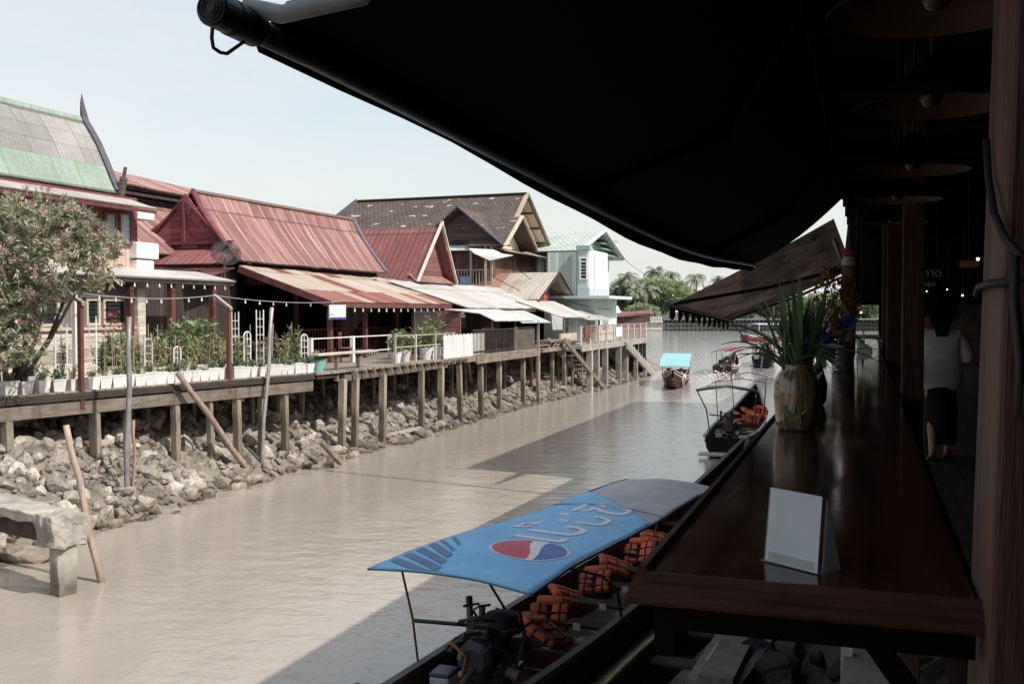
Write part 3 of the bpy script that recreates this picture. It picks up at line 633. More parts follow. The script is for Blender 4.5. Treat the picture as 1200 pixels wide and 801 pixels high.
# satellite dish on the gable corner
d = thing('satellite_dish', 'black mesh satellite dish standing at the corner of the red gable', 'satellite dish', (-18.9, 27.5, 5.0))
dc = atX(264, 300, -18.7); ax = V(.55, -.55, .55).normalized(); Q = V(0,0,1).rotation_difference(ax).to_matrix()
MB().lathe([(.03,.0),(.20,.022),(.36,.077),(.47,.14),(.47,.148),(.35,.086),(.19,.032),(.03,.01)], dc, 20, False, ax).build('reflector', 'satellite_mesh', d, smooth=True)
b3 = MB()
for k in range(3): b3.tube([dc+Q@V(.48*math.cos(k*2.1), .48*math.sin(k*2.1), .13), dc+Q@V(0,0,.45)], .012, 5)
b3.build('feed_arms', 'wire_black', d); MB().rbox(dc+Q@V(0,0,.46), (.08,.08,.12), .02).build('receiver', 'black_metal', d)
MB().tube([dc, dc+V(-.15,.15,-.3), (dc.x-.15, dc.y+.15, 5.0)], .035, 6).build('mast', 'steel_pipe', d)

# --- small red gable
h = thing('small_gable_house', 'small house with red roof and white edged triangular gable over the terrace', 'house', (-20, 42, 1.6))
gx = -18.0; ap = atX(517, 266, gx); lb = atX(489, 330, gx); rb = atX(534, 332, gx); zb_ = (lb.z+rb.z)/2
bx = -25
MB().sheet([V(gx, lb.y, zb_), V(gx, lb.y+(ap.y-lb.y)*.22, zb_+.42), V(gx, ap.y, ap.z)], [V(bx, lb.y, zb_), V(bx, lb.y+(ap.y-lb.y)*.22, zb_+.42), V(bx, ap.y, ap.z)], .05).build('roof', 'red_roof', h)
MB().sheet([V(gx, rb.y, zb_), V(gx, ap.y, ap.z)], [V(bx, rb.y, zb_), V(bx, ap.y, ap.z)], .05).build('roof_back', 'red_roof', h)
bb = MB(); P = [V(gx+.05, lb.y-.05, zb_), V(gx+.05, ap.y, ap.z+.05), V(gx+.05, rb.y+.05, zb_)]
bb.beam(P[0], P[1]+V(0,.05,.2), .06, .13, (1,0,0)); bb.beam(P[2], P[1]+V(0,-.05,.2), .06, .11, (1,0,0)); bb.build('bargeboard', 'tan_cloth', h)
MB().poly([V(gx-.45, lb.y+.15, zb_+.05), V(gx-.45, rb.y-.15, zb_+.05), V(gx-.45, ap.y, ap.z-.2)], .06, (-1,0,0)).build('gable_panel', 'brown_gable', h)
MB().sheet([V(gx+.02, lb.y, zb_-.02), V(gx-.5, lb.y+.2, zb_+.34)], [V(gx+.02, rb.y, zb_-.02), V(gx-.5, rb.y-.2, zb_+.34)], .04).build('gable_skirt', 'rust_red_roof', h)
MB().span(gx-4, gx-.4, lb.y+.2, rb.y-.3, 2.4, zb_).build('wall', 'dark_planks', h)

# --- big brown timber house with tiled roof
h = thing('timber_house', 'two storey brown timber house with mossy tiled roof and cream double gable', 'house', (-22, 57, 1.6))
gx = -18.5; ap = atX(617, 228, gx); rl = atX(590, 287, gx); rr = atX(647, 298, gx); ze = (rl.z+rr.z)/2
yc, yl, yr_ = ap.y, rl.y, rr.y; bx = -30.5
MB().sheet([V(gx, yl, ze), V(gx, yc, ap.z)][::1], [V(bx-.8, yl, ze), V(bx+1.2, yc, ap.z-.05)], .08, 3).build('roof', 'brown_tiles', h)
MB().sheet([V(gx, yr_, ze), V(gx, yc, ap.z)], [V(bx, yr_, ze), V(bx+1.2, yc, ap.z-.05)], .08).build('roof_back', 'brown_tiles', h)
MB().tube([(gx, yc, ap.z+.04), (bx+1.2, yc, ap.z-.02)], .1, 6).build('ridge_cap', 'brown_tiles', h)
bb = MB(); bb.beam((bx-.85, yl, ze), (bx+1.15, yc, ap.z+.02), .1, .28); bb.build('hip_board', 'slate_board', h)
bb = MB(); bb.beam((gx+.04, yl-.1, ze-.02), (gx+.04, yc+.03, ap.z+.06), .07, .26, (1,0,0)); bb.beam((gx+.04, yr_+.1, ze-.02), (gx+.04, yc-.03, ap.z+.06), .07, .26, (1,0,0)); bb.build('bargeboard', 'cream_paint', h)
# deep cream soffit and eave lining
sg = MB(); off = .12
sg.add([V(gx-.02, yc, ap.z-off), V(gx-.02, yr_, ze-off), V(gx-1.7, yr_, ze-off), V(gx-1.7, yc, ap.z-off)], [(0,1,2,3)])
sg.add([V(gx-.02, yc, ap.z-off), V(gx-.02, yl, ze-off), V(gx-1.7, yl, ze-off), V(gx-1.7, yc, ap.z-off)], [(3,2,1,0)])
sg.build('soffit', 'soffit', h)
MB().poly([V(gx-1.7, yl+.2, ze-.05), V(gx-1.7, yr_-.2, ze-.05), V(gx-1.7, yc, ap.z-.2)], .06, (-1,0,0)).build('gable_panel', 'soffit', h)
pu = MB()
for k in (.25,.5,.75): pu.beam((gx-.03, yc+(yr_-yc)*k, ap.z+(ze-ap.z)*k-.18), (gx-1.7, yc+(yr_-yc)*k, ap.z+(ze-ap.z)*k-.18), .08, .1); pu.beam((gx-.03, yc+(yl-yc)*k, ap.z+(ze-ap.z)*k-.18), (gx-1.7, yc+(yl-yc)*k, ap.z+(ze-ap.z)*k-.18), .08, .1)
pu.build('purlins', 'red_brown', h)
# lower second gable in front
g2 = gx+.55; a2 = atX(611, 254, g2); l2 = atX(592, 285, g2); r2 = atX(628, 296, g2); z2 = (l2.z+r2.z)/2
MB().sheet([V(g2, l2.y, z2), V(g2, a2.y, a2.z)], [V(gx-1.6, l2.y, z2), V(gx-1.6, a2.y, a2.z)], .06).build('porch_roof', 'brown_tiles', h)
MB().sheet([V(g2, r2.y, z2), V(g2, a2.y, a2.z)], [V(gx-1.6, r2.y, z2), V(gx-1.6, a2.y, a2.z)], .06).build('porch_roof', 'brown_tiles', h)
bb = MB(); bb.beam((g2+.04, l2.y-.08, z2-.03), (g2+.04, a2.y+.03, a2.z+.05), .06, .22, (1,0,0)); bb.beam((g2+.04, r2.y+.08, z2-.03), (g2+.04, a2.y-.03, a2.z+.05), .06, .22, (1,0,0)); bb.build('porch_bargeboard', 'cream_paint', h)
MB().poly([V(g2-.9, l2.y+.2, z2), V(g2-.9, r2.y-.2, z2), V(g2-.9, a2.y, a2.z-.2)], .05, (-1,0,0)).build('porch_gable', 'soffit', h)
MB().sheet([V(gx+.35, yl-.2, ze-.32), V(gx-.9, yl-.2, ze+.02)], [V(gx+.35, yr_+.1, ze-.32), V(gx-.9, yr_+.1, ze+.02)], .05).build('gable_skirt', 'rusty_tin_roof', h)
# walls
wx = -18.95; wl, wr = atX(575, 300, wx).y, atX(628, 300, wx).y
MB().span(wx-8, wx, wl, wr+1, 2.4, ze-.1).build('wall', 'brown_planks', h)
for k in range(3):
    A = atX(606+k*7, 303, wx); B = atX(610.5+k*7, 313, wx); MB().span(wx+.003, wx+.05, A.y, B.y, B.z, A.z).build('shutter', 'dark_planks', h)
# dormer facing the viewer with a balcony below
yd = 51.0; da = atY(537, 243, yd); dr = atY(588, 286, yd); dl = V(2*da.x-dr.x, yd, dr.z); zd = dr.z
back = yl+(yc-yl)*(da.z-ze)/(ap.z-ze)
MB().sheet([V(dr.x, yd, zd), V(da.x, yd, da.z)], [V(dr.x, yl+.3, zd), V(da.x, back, da.z)], .07).build('dormer_roof', 'brown_tiles', h)
MB().sheet([V(dl.x, yd, zd), V(da.x, yd, da.z)], [V(dl.x, yl+.3, zd), V(da.x, back, da.z)], .07).build('dormer_roof', 'brown_tiles', h)
bb = MB(); bb.beam(dr+V(.1,-.04,-.05), da+V(-.03,-.04,.05), .07, .26, (0,-1,0)); bb.beam(dl+V(-.1,-.04,-.05), da+V(.03,-.04,.05), .07, .26, (0,-1,0)); bb.build('dormer_bargeboard', 'slate_board', h)
MB().poly([V(dl.x+.1, yd+.55, zd+.05), V(dr.x-.1, yd+.55, zd+.05), V(da.x, yd+.55, da.z-.15)], .06, (0,1,0)).build('dormer_gable', 'gable_planks', h)
MB().sheet([V(dl.x+.5, yd-.15, zd-.28), V(dl.x+.5, yd+.55, zd+.12)], [V(dr.x-1.2, yd-.15, zd-.28), V(dr.x-1.2, yd+.55, zd+.12)], .04).build('dormer_skirt', 'tin_plain', h)
zf2 = atY(555, 337, yd).z
MB().span(dl.x, wx, yd, wl+.1, zf2-.12, zf2).build('balcony_floor', 'dark_planks', h)
MB().span(dl.x, wx-.05, wl+.02, wl+.1, zf2, zd+.3).build('balcony_back', 'dark_planks', h)
rl_ = MB(); X0, X1 = atY(530, 316, yd).x, atY(573, 316, yd).x
rl_.span(X0, X1, yd-.03, yd+.03, zf2+.92, zf2+.98); k = X0
while k < X1: rl_.span(k, k+.04, yd-.02, yd+.02, zf2, zf2+.92); k += .17
rl_.build('balcony_railing', 'tan_cloth', h)
for px in (552, 569, 576): q = atY(px, 320, yd); MB().span(q.x-.05, q.x+.05, yd-.06, yd+.04, 5.0, zd-.1).build('balcony_post', 'beige_board', h)
q0, q1 = atY(539, 324, yd-.08), atY(552, 338, yd-.08); tag(MB().span(q0.x, q1.x, yd-.1, yd-.06, q1.z, q0.z).build('hung_sheet', 'blue_sheet', None, org=(q0.x, yd-.08, q1.z)), 'pale blue sheet hung over the upper balcony railing', 'sheet')
cl_ = MB(); A = [atY(548, 290, yd-.05), atY(556, 297, yd-.6), atY(574, 305, yd-1.2)]; B = [atY(578, 292, yd-.05), atY(588, 297, yd-.7), atY(602, 299, yd-1.5)]
cl_.sheet(A, B, .02, 2); tag(cl_.build('cloth_awning', 'white_cloth', None, org=A[0]), 'white cloth awning sagging over the upper balcony of the timber house', 'awning')

# --- small tin roofed gable hut
h = thing('tin_roof_hut', 'small hut with rusty pale tin gable roof below the timber house', 'hut', (-17, 52, 1.6))
gx = -15.5; ap = atX(655, 319, gx); lb = atX(632, 351, gx); rb = atX(674, 353, gx); zb_ = (lb.z+rb.z)/2; bx = -20.5
MB().sheet([V(gx, lb.y, zb_), V(gx, ap.y, ap.z)], [V(bx, lb.y, zb_), V(bx, ap.y, ap.z)], .04, 14, .035).build('roof', 'rusty_tin_roof', h)
MB().sheet([V(gx, rb.y, zb_), V(gx, ap.y, ap.z)], [V(bx, rb.y, zb_), V(bx, ap.y, ap.z)], .04).build('roof_back', 'rusty_tin_roof', h)
bb = MB(); bb.beam((gx+.03, lb.y, zb_), (gx+.03, ap.y, ap.z), .05, .12, (1,0,0)); bb.beam((gx+.03, rb.y, zb_), (gx+.03, ap.y, ap.z), .05, .12, (1,0,0)); bb.build('bargeboard', 'dark_timber', h)
MB().poly([V(gx-1.1, lb.y+.3, zb_-.02), V(gx-1.1, rb.y-.3, zb_-.02), V(gx-1.1, ap.y, ap.z-.3)], .05, (-1,0,0)).build('gable_panel', 'beige_board', h)
MB().span(gx-.95, gx-.85, ap.y-1.2, ap.y+1.5, zb_+.6, zb_+.75).build('tie_beam', 'red_brown', h)
MB().span(gx-4, gx-1, lb.y+.3, rb.y-.3, 2.4, zb_-.03).build('wall', 'dark_planks', h)
A = atX(637, 352, gx-.4); tg = MB()
for k in range(5): tg.blob(V(gx-.6, A.y+.22*k, A.z+.08+.08*math.sin(k*1.7)+ (.28 if k == 2 else 0)), .26, k, .6, 2, (.5, 1, .8))
tag(tg.build('red_bundle', 'orange_foam_b', None, org=(gx-.6, A.y, A.z-.2), smooth=True), 'orange red cloth bundle piled under the tin gable', 'bundle')

# --- long grey tin roofed house with the balcony
h = thing('grey_roof_house', 'house under a long low grey tin roof with dark timber balcony', 'house', (-17, 43, 1.6))
fx = -15.0; a = atX(560, 360, fx); b_ = atX(655, 362, fx); zf = (a.z+b_.z)/2
MB().sheet([V(fx, 38.2, zf), V(-18.3, 37.5, zf+1.12)], [V(fx, b_.y, zf), V(-18.3, b_.y+1, zf+1.12)], .04, 26, .035).build('roof', 'grey_tin_roof', h)
MB().span(fx-.1, fx-.04, 38.3, b_.y-.1, zf-.16, zf-.05).build('fascia', 'red_brown', h)
MB().span(-15.9, -15.8, 34.6, b_.y, 2.4, zf+.15).build('front_wall', 'dark_planks', h)
q = atX(500, 390, -15.2); MB().span(-16.2, -14.6, 36.2, 36.28, 2.4, zf-.1).build('side_screen', 'brown_gable', h)
MB().sheet([V(-13.35, atX(580,375.5,-13.35).y, 3.66), V(-14.1, 36.9, 3.95), V(fx+.05, 35.6, zf-.05)], [V(-13.35, atX(626,376,-13.35).y, 3.63), V(-14.1, 41.6, 3.93), V(fx+.05, 41.4, zf-.05)], .03, 2).build('eave_awning', 'tin_plain', h)
MB().sheet([V(-13.25, atX(612,376.5,-13.25).y, 3.55), V(fx+.05, 41.2, zf-.12)], [V(-13.25, atX(646,378,-13.25).y, 3.53), V(fx+.05, 45, zf-.1)], .03).build('eave_awning', 'tin_plain', h)
for px in (577, 604): q = atX(px, 400, -13.6); MB().span(-13.64, -13.58, q.y-.03, q.y+.03, 2.4, 3.66).build('balcony_post', 'grey_timber', h)
q = atX(630.5, 400, -13.35); MB().span(-13.4, -13.3, q.y-.05, q.y+.05, .1, 3.6).build('tall_post', 'pile_wood', h)
def rail(p, x, y0, y1, z, hgt, sp, matn, mid=True, th=.035):
    m = MB(); m.span(x-.03, x+.03, y0, y1, z+hgt-.05, z+hgt); 
    if mid: m.span(x-.02, x+.02, y0, y1, z+.08, z+.13)
    k = y0
    while k < y1: m.span(x-.015, x+.015, k, k+th, z, z+hgt-.05); k += sp
    return m.build('railing', matn, p)
ya, yb = atX(556, 400, -13.45).y, atX(603, 400, -13.45).y; yc_ = atX(628, 400, -13.45).y
rail(h, -13.5, ya, yb, 2.42, .92, .14, 'dark_timber'); rail(h, -13.5, yb+.1, yc_, 2.42, .95, .1, 'grey_timber', th=.06)
MB().span(-15.8, -13.4, ya, yc_+.3, 2.22, 2.4).build('balcony_floor', 'deck_planks', h)
MB().span(-13.4, -13.34, ya, yc_+.3, 2.1, 2.44).build('floor_beam', 'grey_timber', h)

# --- lower riverside stall roofs before the mint house
h = thing('riverside_stall', 'open riverside stall with patched pale tin roofs beside the wooden ladder', 'stall', (-15, 49, 1.6))
a = atX(640, 352, -15.2); b_ = atX(722, 374, -13.6)
MB().sheet([V(-13.9, atX(660,371,-13.9).y, 3.72), V(-15.8, 46.2, 4.55)], [V(-13.7, atX(692,371,-13.7).y, 3.7), V(-15.6, 52, 4.55)], .04, 2).build('roof', 'grey_tin_roof', h)
MB().sheet([V(-13.4, atX(690,373,-13.4).y, 3.58), V(-14.9, 51, 4.05)], [V(-13.2, atX(716,374,-13.2).y, 3.6), V(-14.8, 56, 4.05)], .04, 2).build('side_roof', 'tin_plain', h)
for px in (661, 690, 702): q = atX(px, 390, -13.7); MB().span(-13.76, -13.66, q.y-.05, q.y+.05, 2.3, 3.75).build('stall_post', 'grey_timber', h)
MB().span(-15.9, -15.8, 44, 55, 2.4, 4.4).build('back_wall', 'pale_wall', h)
MB().span(-14.6, -14.5, atX(668,390,-14.5).y, atX(690,390,-14.5).y, 2.4, 3.5).build('side_panel', 'mint_boards', h)
MB().span(-15.8, -13.4, 43, 49.2, 2.2, 2.38).build('floor', 'deck_planks', h)
MB().span(-14.1, -13.3, atX(640,395,-13.5).y, atX(662,395,-13.5).y, 2.62, 2.7).build('counter', 'grey_timber', h)
for k in range(5): y_ = 43.6+k*.7; MB().beam((-13.45, y_, 2.2), (-13.35, y_+.5, 2.7), .07, .07).build('brace', 'grey_timber', h)
MB().span(-13.7, -13.6, 46.4, 49.2, 2.4, 2.95).build('low_panel', 'beige_board', h)

# --- mint house
h = thing('mint_house', 'mint green two storey house with white tower block and flat concrete canopy', 'house', (-16, 61, 1.6))
gx = -16.0; ap = atX(708, 271, gx); rr = atX(731, 304, gx); yc = ap.y; hw = rr.y-yc; ze = rr.z; bx = -26
MB().sheet([V(gx, yc-hw, ze), V(gx, yc, ap.z)], [V(bx, yc-hw, ze), V(bx, yc, ap.z)], .08, 2).build('roof', 'mint_tiles', h)
MB().sheet([V(gx, yc+hw, ze), V(gx, yc, ap.z)], [V(bx, yc+hw, ze), V(bx, yc, ap.z)], .08).build('roof_back', 'mint_tiles', h)
bb = MB(); bb.beam((gx+.04, yc-hw-.1, ze), (gx+.04, yc, ap.z+.04), .06, .25, (1,0,0)); bb.beam((gx+.04, yc+hw+.1, ze), (gx+.04, yc, ap.z+.04), .06, .25, (1,0,0)); bb.build('bargeboard', 'pale_wall', h)
MB().poly([V(gx-.8, yc-hw+.3, ze-.05), V(gx-.8, yc+hw-.3, ze-.05), V(gx-.8, yc, ap.z-.25)], .06, (-1,0,0)).build('gable_panel', 'mint_paint', h)
lv = MB()
for k in range(4): lv.span(gx-.78, gx-.2, yc+.4, yc+hw-.5-k*.1, ze+.1+k*.35, ze+.16+k*.35)
lv.build('gable_louvers', 'mint_trim', h)
MB().span(gx-8, gx-.9, yc-hw+.6, yc+hw-.6, 2.3, ze-.02).build('wall', 'mint_boards', h)
tx = -14.5; ty0 = atX(690, 320, tx).y; ty1 = atX(712, 320, tx).y; tz1 = atX(690, 292, tx).z; tz0 = atX(700, 347, tx).z
MB().span(-15.12, tx, ty0, ty1, tz0, tz1).build('tower', 'pale_wall', h)
MB().span(-15.2, tx+.06, ty0-.08, ty0+.5, tz1-.02, tz1+.22).build('tower_cornice', 'mint_trim', h)
MB().span(gx-1, -15.125, ty0+.4, ty1-.2, tz0, tz1-.1).build('link_wall', 'mint_boards', h)
MB().span(-15.13, tx-.12, ty0-.012, ty0-.002, tz0+.45, tz1-.03).build('tower_side', 'mint_paint', h)
q0 = atY(681, 303, ty0); q1 = atY(687, 326, ty0); f = MB()
f.span(q0.x-.08, q0.x, ty0-.06, ty0-.003, q1.z-.08, q0.z+.08); f.span(q1.x, q1.x+.08, ty0-.06, ty0-.003, q1.z-.08, q0.z+.08); f.span(q0.x, q1.x, ty0-.06, ty0-.003, q0.z, q0.z+.08); f.span(q0.x, q1.x, ty0-.06, ty0-.003, q1.z-.08, q1.z)
f.span(q0.x, q1.x, ty0-.05, ty0-.02, (q0.z+q1.z)/2+.35, (q0.z+q1.z)/2+.42)
for k in range(1,6): zz = q1.z+(q0.z-q1.z)*k/6; f.span(q0.x, q1.x, ty0-.045, ty0-.02, zz-.015, zz+.015)
wf = f.build('window', 'pale_wall', h); MB().span(q0.x, q1.x, ty0-.015, ty0-.003, q1.z, q0.z).build('pane', 'pane_dark', wf)
MB().span(-15.14, tx+.02, ty0-.03, ty1-.01, tz0-.0, tz0+.45).build('tower_band', 'blue_grey', h)
yw = yc-hw+.6
q0 = atY(637.5, 305, yw); q1 = atY(648, 319, yw); f = MB(); f.span(q0.x, q1.x, yw-.05, yw-.003, q1.z, q0.z); wf = f.build('window', 'pane_dark', h); f = MB()
for k in range(4): xx = q0.x+(q1.x-q0.x)*k/3; f.span(xx-.03, xx+.03, yw-.08, yw-.052, q1.z, q0.z)
for k in range(4): zz = q1.z+(q0.z-q1.z)*k/3; f.span(q0.x+.03, q1.x-.03, yw-.075, yw-.052, zz-.02, zz+.02)
f.build('window_bars', 'pale_wall', wf)
MB().span(gx-6, gx-.5, yw-.35, yw-.25, ze-.22, ze-.05).build('eave_beam', 'dark_timber', h)
q = atX(741, 347, -13.2); MB().span(gx-1.5, -13.2, ty0-.6, q.y, tz0-.16, tz0+.0).build('canopy_slab', 'pale_wall', h)
MB().span(gx-2, -14.2, ty0+.3, ty1+1.0, 2.3, tz0-.16).build('ground_floor', 'mint_paint', h)
q0, q1 = atX(701, 368, -14.2), atX(705, 385, -14.2); MB().span(-14.19, -14.15, ty0+.5, ty0+1.3, 2.5, 3.9).build('door', 'pale_wall', h)
MB().span(-14.19, -14.16, ty0+1.8, ty0+3.2, 3.0, 3.7).build('louver_window', 'pale_wall', h)
bb = MB()
for k in range(5): bb.span(-14.155, -14.12, ty0+1.85, ty0+3.15, 3.05+k*.13, 3.1+k*.13)
bb.build('louver_slats', 'grey_wall', h)
MB().tube([atX(696.5, 300, -14.2)*1.0, V(-14.2, atX(696.5, 380, -14.2).y, 3.6)], .035, 6).build('down_pipe', 'pale_wall', h)
# small grey roofed shed behind, by the sea wall
s = thing('shed', 'small pale roofed shed among the trees past the mint house', 'shed', (-14, 95, 1))
A = atD(700, 360, 150); P = lambda px, py, d=150: atD(px, py, d)
sh = MB(); sh.sheet([P(704,369), P(704,357)], [P(728,366,155), P(724,358,155)], .1); sh.build('roof', 'tin_plain', s)
sh = MB(); a = P(706,378); b_ = P(724,370,153); sh.span(a.x-2, b_.x, a.y, a.y+3, 1.5, a.z+1.2); sh.build('wall', 'blue_grey', s)
s = thing('long_shed', 'long low red roofed shed among the far palms', 'shed', (-14, 130, 1))
sh = MB(); sh.sheet([P(718,371,185), P(720,366,190)], [P(766,368,190), P(764,363,195)], .1); sh.build('roof', 'red_roof', s)
sh = MB(); sh.beam(P(722,374,188), P(760,372,190), 1.5, 1.6); sh.build('wall', 'dark_timber', s)
# ------------------------------------------------------------------ decks, piles, bank
TZ = 2.4
def on_edge(px, inset=0.0, py=470):
    """where the sight line meets the deck edge in plan"""
    r = ray(px, py); lo, hi = 5.0, 120.0
    for _ in range(50):
        m_ = (lo+hi)/2; p = CAM + r*m_
        if p.x > deck_edge(p.y)-inset: lo = m_
        else: hi = m_
    return CAM + r*lo
t = thing('flower_terrace', 'plank terrace with dark fascia carrying the rows of white flower pots', 'deck', (-17, 16, TZ))
ys = [4, 9, 15, 23.6]
MB().sheet([V(deck_edge(y), y, TZ) for y in ys], [V(-19.6, y, TZ) for y in ys], .06).build('decking', 'deck_planks', t)
m = MB(); pts = [V(deck_edge(y)+.03, y, TZ-.1) for y in ys]
for a, b in zip(pts, pts[1:]): m.beam(a, b, .05, .14)
m.build('fascia', 'deck_fascia', t)
m = MB(); pts = [V(deck_edge(y)-.06, y, TZ-.34) for y in ys]
for a, b in zip(pts, pts[1:]): m.beam(a, b, .14, .26)
m.build('edge_beam', 'grey_timber', t)
t = thing('red_post_terrace', 'wide plank terrace in front of the red posts with pale rails', 'deck', (-15, 29, TZ))
MB().sheet([V(deck_edge(y), y, TZ) for y in (23.7, 26, 34.6)], [V(-22, y, TZ) for y in (23.7, 26, 34.6)], .07).build('decking', 'deck_planks', t)
m = MB(); pts = [V(deck_edge(y)-.15, y, TZ-.22) for y in (25.2, 32.5)]; m.beam(pts[0], pts[1], .08, .2); m.build('edge_beam', 'grey_timber', t)
m = MB(); pts = [V(deck_edge(y)-.1, y, TZ-.14) for y in (23.8, 34.6)]; m.beam(pts[0], pts[1], .05, .1); m.build('upper_beam', 'deck_fascia', t)
k = 25.6
while k < 34.4: MB().span(deck_edge(k)-.8, deck_edge(k)+.06, k, k+.07, TZ-.2, TZ-.075).build('joist', 'grey_timber', t); k += .55
# rails of the terrace
def prail(name, label, pts, z0, hs, post, mat, r=.035):
    t = thing(name, label, 'railing', (pts[0].x, pts[0].y, z0)); m = MB()
    for h_ in hs: m.beam(V(pts[0].x, pts[0].y, z0+h_), V(pts[-1].x, pts[-1].y, z0+h_), r, r*1.4)
    m.build('rail', mat, t)
    for p in pts: MB().span(p.x-post/2, p.x+post/2, p.y-post/2, p.y+post/2, z0, z0+max(hs)+.03).build('rail_post', mat, t)
    return t
xe = -13.62
yy = [atX(px, 405, xe).y for px in (463, 487, 510, 532)]
prail('terrace_railing', 'weathered white railing with two bars along the terrace edge', [V(xe, y, 0) for y in yy], TZ, (.5, .85), .06, 'tan_cloth', .024)
xr = -15.2; a = atZ(365, 424, TZ); 
yy = [atX(px, 405, -15.4).y for px in (364, 413, 457)]
prail('inner_terrace_railing', 'white railing with one thick round topped post between the red posts', [V(-15.4, y, 0) for y in yy], TZ, (.32, .8), .12, 'white_paint', .022)
# white picket panel
t = thing('picket_fence', 'white picket panel at the end of the terrace railing', 'fence', (xe, 33, TZ)); m = MB(); y0, y1 = atX(520, 400, -13.5).y, atX(567, 400, -13.5).y
for z in (TZ+.1, TZ+.66): m.span(-13.56, -13.52, y0, y1, z, z+.07)
m.build('fence_rail', 'white_paint', t); k = y0; m = MB(); i = 0
while k < y1: m.span(-13.52, -13.5, k, k+.11, TZ-.12, TZ+.80+.02*math.sin(i*2.3)); k += .128; i += 1
m.build('fence_board', 'white_paint', t)
MB().span(-15.6, -13.4, 34.0, 38.5, TZ-.2, TZ-.02).build('decking', 'deck_planks', t)
# benches and chairs on the terrace
def bench(label, p0, p1, z, w, legs):
    t = thing('bench', label, 'bench', (p0.x, p0.y, TZ)); m = MB(); m.beam(V(p0.x,p0.y,z), V(p1.x,p1.y,z), w, .06); bevel(m.build('seat', 'tan_cloth', t), .01)
    for f in legs: p = V(p0.x,p0.y,0).lerp(V(p1.x,p1.y,0), f); MB().span(p.x-.05, p.x+.05, p.y-.04, p.y+.04, TZ-.3, z-.03).build('leg', 'grey_timber', t)
p0, p1 = on_edge(368, .1, 420), on_edge(438, .12, 417); bench('long pale bench plank along the terrace edge in front of the red chair', p0, p1, TZ+.46, .3, (.35, .72))
def chair(label, c, rz, mat):
    t = thing('chair', label, 'chair', (0,0,0)); m = MB(); m.rbox((0,0,.45), (.42,.42,.05), .01); m.build('seat', mat, t)
    m = MB(); m.box((0,.2,.9), (.38,.025,.08)); m.box((0,.2,.72), (.38,.02,.05)); m.build('backrest', mat, t)
    for x in (-.19,.19):
        MB().box((x,-.18,.215), (.04,.04,.43)).build('leg', mat, t); MB().box((x,.2,.48), (.04,.04,.96)).build('leg', mat, t)
    place(t, c, rz); return t
c = atZ(406, 424, TZ); chair('red wooden chair on the terrace beside the thick white post', (c.x, c.y, TZ), 1.9, 'red_paint')
c = atZ(488, 409, TZ); chair('white chair behind the white terrace railing', (-14.4, c.y-1, TZ), 1.2, 'white_paint')
chair('grey chair at the far end behind the white terrace railing', (-14.5, 32.2, TZ), 2.2, 'grey_timber')
t = thing('terrace_table', 'white topped table behind the white terrace railing', 'table', (0,0,0)); MB().rbox((0,0,.74), (.7,.9,.05), .01).build('table_top', 'white_paint', t)
for x in (-.28,.28):
    for y in (-.38,.38): MB().box((x,y,.36), (.05,.05,.71)).build('leg', 'grey_timber', t)
place(t, (-14.5, 31.2, TZ), .1)
# bamboo stakes among the plants
for i in range(34):
    px = rnd.uniform(122, 262) if i < 24 else rnd.uniform(282, 350); p = on_edge(px, rnd.uniform(.35, 1.2), 440); h_ = rnd.uniform(.7, 1.35)
    o = MB().tube([V(p.x,p.y,TZ), V(p.x+rnd.uniform(-.06,.06), p.y+rnd.uniform(-.06,.06), TZ+h_)], .011, 5).build('plant_stake', 'bamboo', None, org=(p.x,p.y,TZ)); tag(o, 'thin bamboo stake pushed in among the terrace pot plants', 'stake', 'bamboo stakes among the terrace plants')
# sign on the terrace corner post
t = thing('hanging_sign', 'white and blue sign board hung at the corner of the red terrace roof', 'sign', (-15.6, 28.4, 3.9))
a, b = atX(386, 357, -15.58), atX(405, 374, -15.58); MB().span(-15.6, -15.57, a.y, b.y, b.z, a.z).build('board', 'sign_white', t)
m = MB(); m.span(-15.57, -15.562, a.y, b.y, b.z, b.z+.07); m.build('blue_band', 'sign_blue', t)
# steps down at the gap, planks leaning
m = MB()
# timber piles --------------------------------------------------------------
def pile(px, ybase, inset, w, i, label, group, top=2.06, lean=0, mat='pile_wood', square=True):
    p = on_edge(px, inset, 470); zb = max(-.4, bank_z(p.x, p.y)-.35); m = MB()
    if square: m.beam(V(p.x+lean, p.y, zb), V(p.x, p.y, top), w, w)
    else: m.tube([V(p.x+lean, p.y, zb), V(p.x+.02, p.y+.02, (zb+top)/2), V(p.x, p.y, top)], w/2, 8)
    o = m.build('timber_pile', mat, None, org=(p.x, p.y, zb)); tag(o, label, 'pile', group); return o
FR = [(7,.16),(110,.165),(205,.15),(277,.155),(333,.155),(149,.12),(245,.12),(306,.12)]
FR.sort()
for i, (px, w) in enumerate(FR):
    pile(px, 0, .08, w, i, f'{ORD[i]} front pile under the flower terrace, counting away from the concrete jetty', 'front piles under the flower terrace', lean=rnd.uniform(-.06,.06))
BK = [(86,1.7),(126,2.2),(171,1.0),(183,2.2),(226,1.5),(252,1.7),(262,2.6),(295,1.2),(324,1.8),(354,1.6),(20,2.3),(378,2.2)]
for i, (px, ins) in enumerate(sorted(BK)):
    pile(px, 0, ins, rnd.choice((.11,.12,.14)), i, f'{ORD[i]} rear pile standing in shade under the flower terrace, counting from the jetty', 'rear piles under the flower terrace', square=i % 3 != 2)
F2 = [402,417,449,494,517,538,563]
for i, px in enumerate(F2):
    pile(px, 0, .12, (.16 if i % 2 else .175), i, f'{ORD[i]} front pile under the red post terrace, counting from the flower terrace', 'front piles under the red post terrace', top=2.14, lean=rnd.uniform(-.08,.08))
B2 = [409,437,461,476,501,512,529,545,554,568]
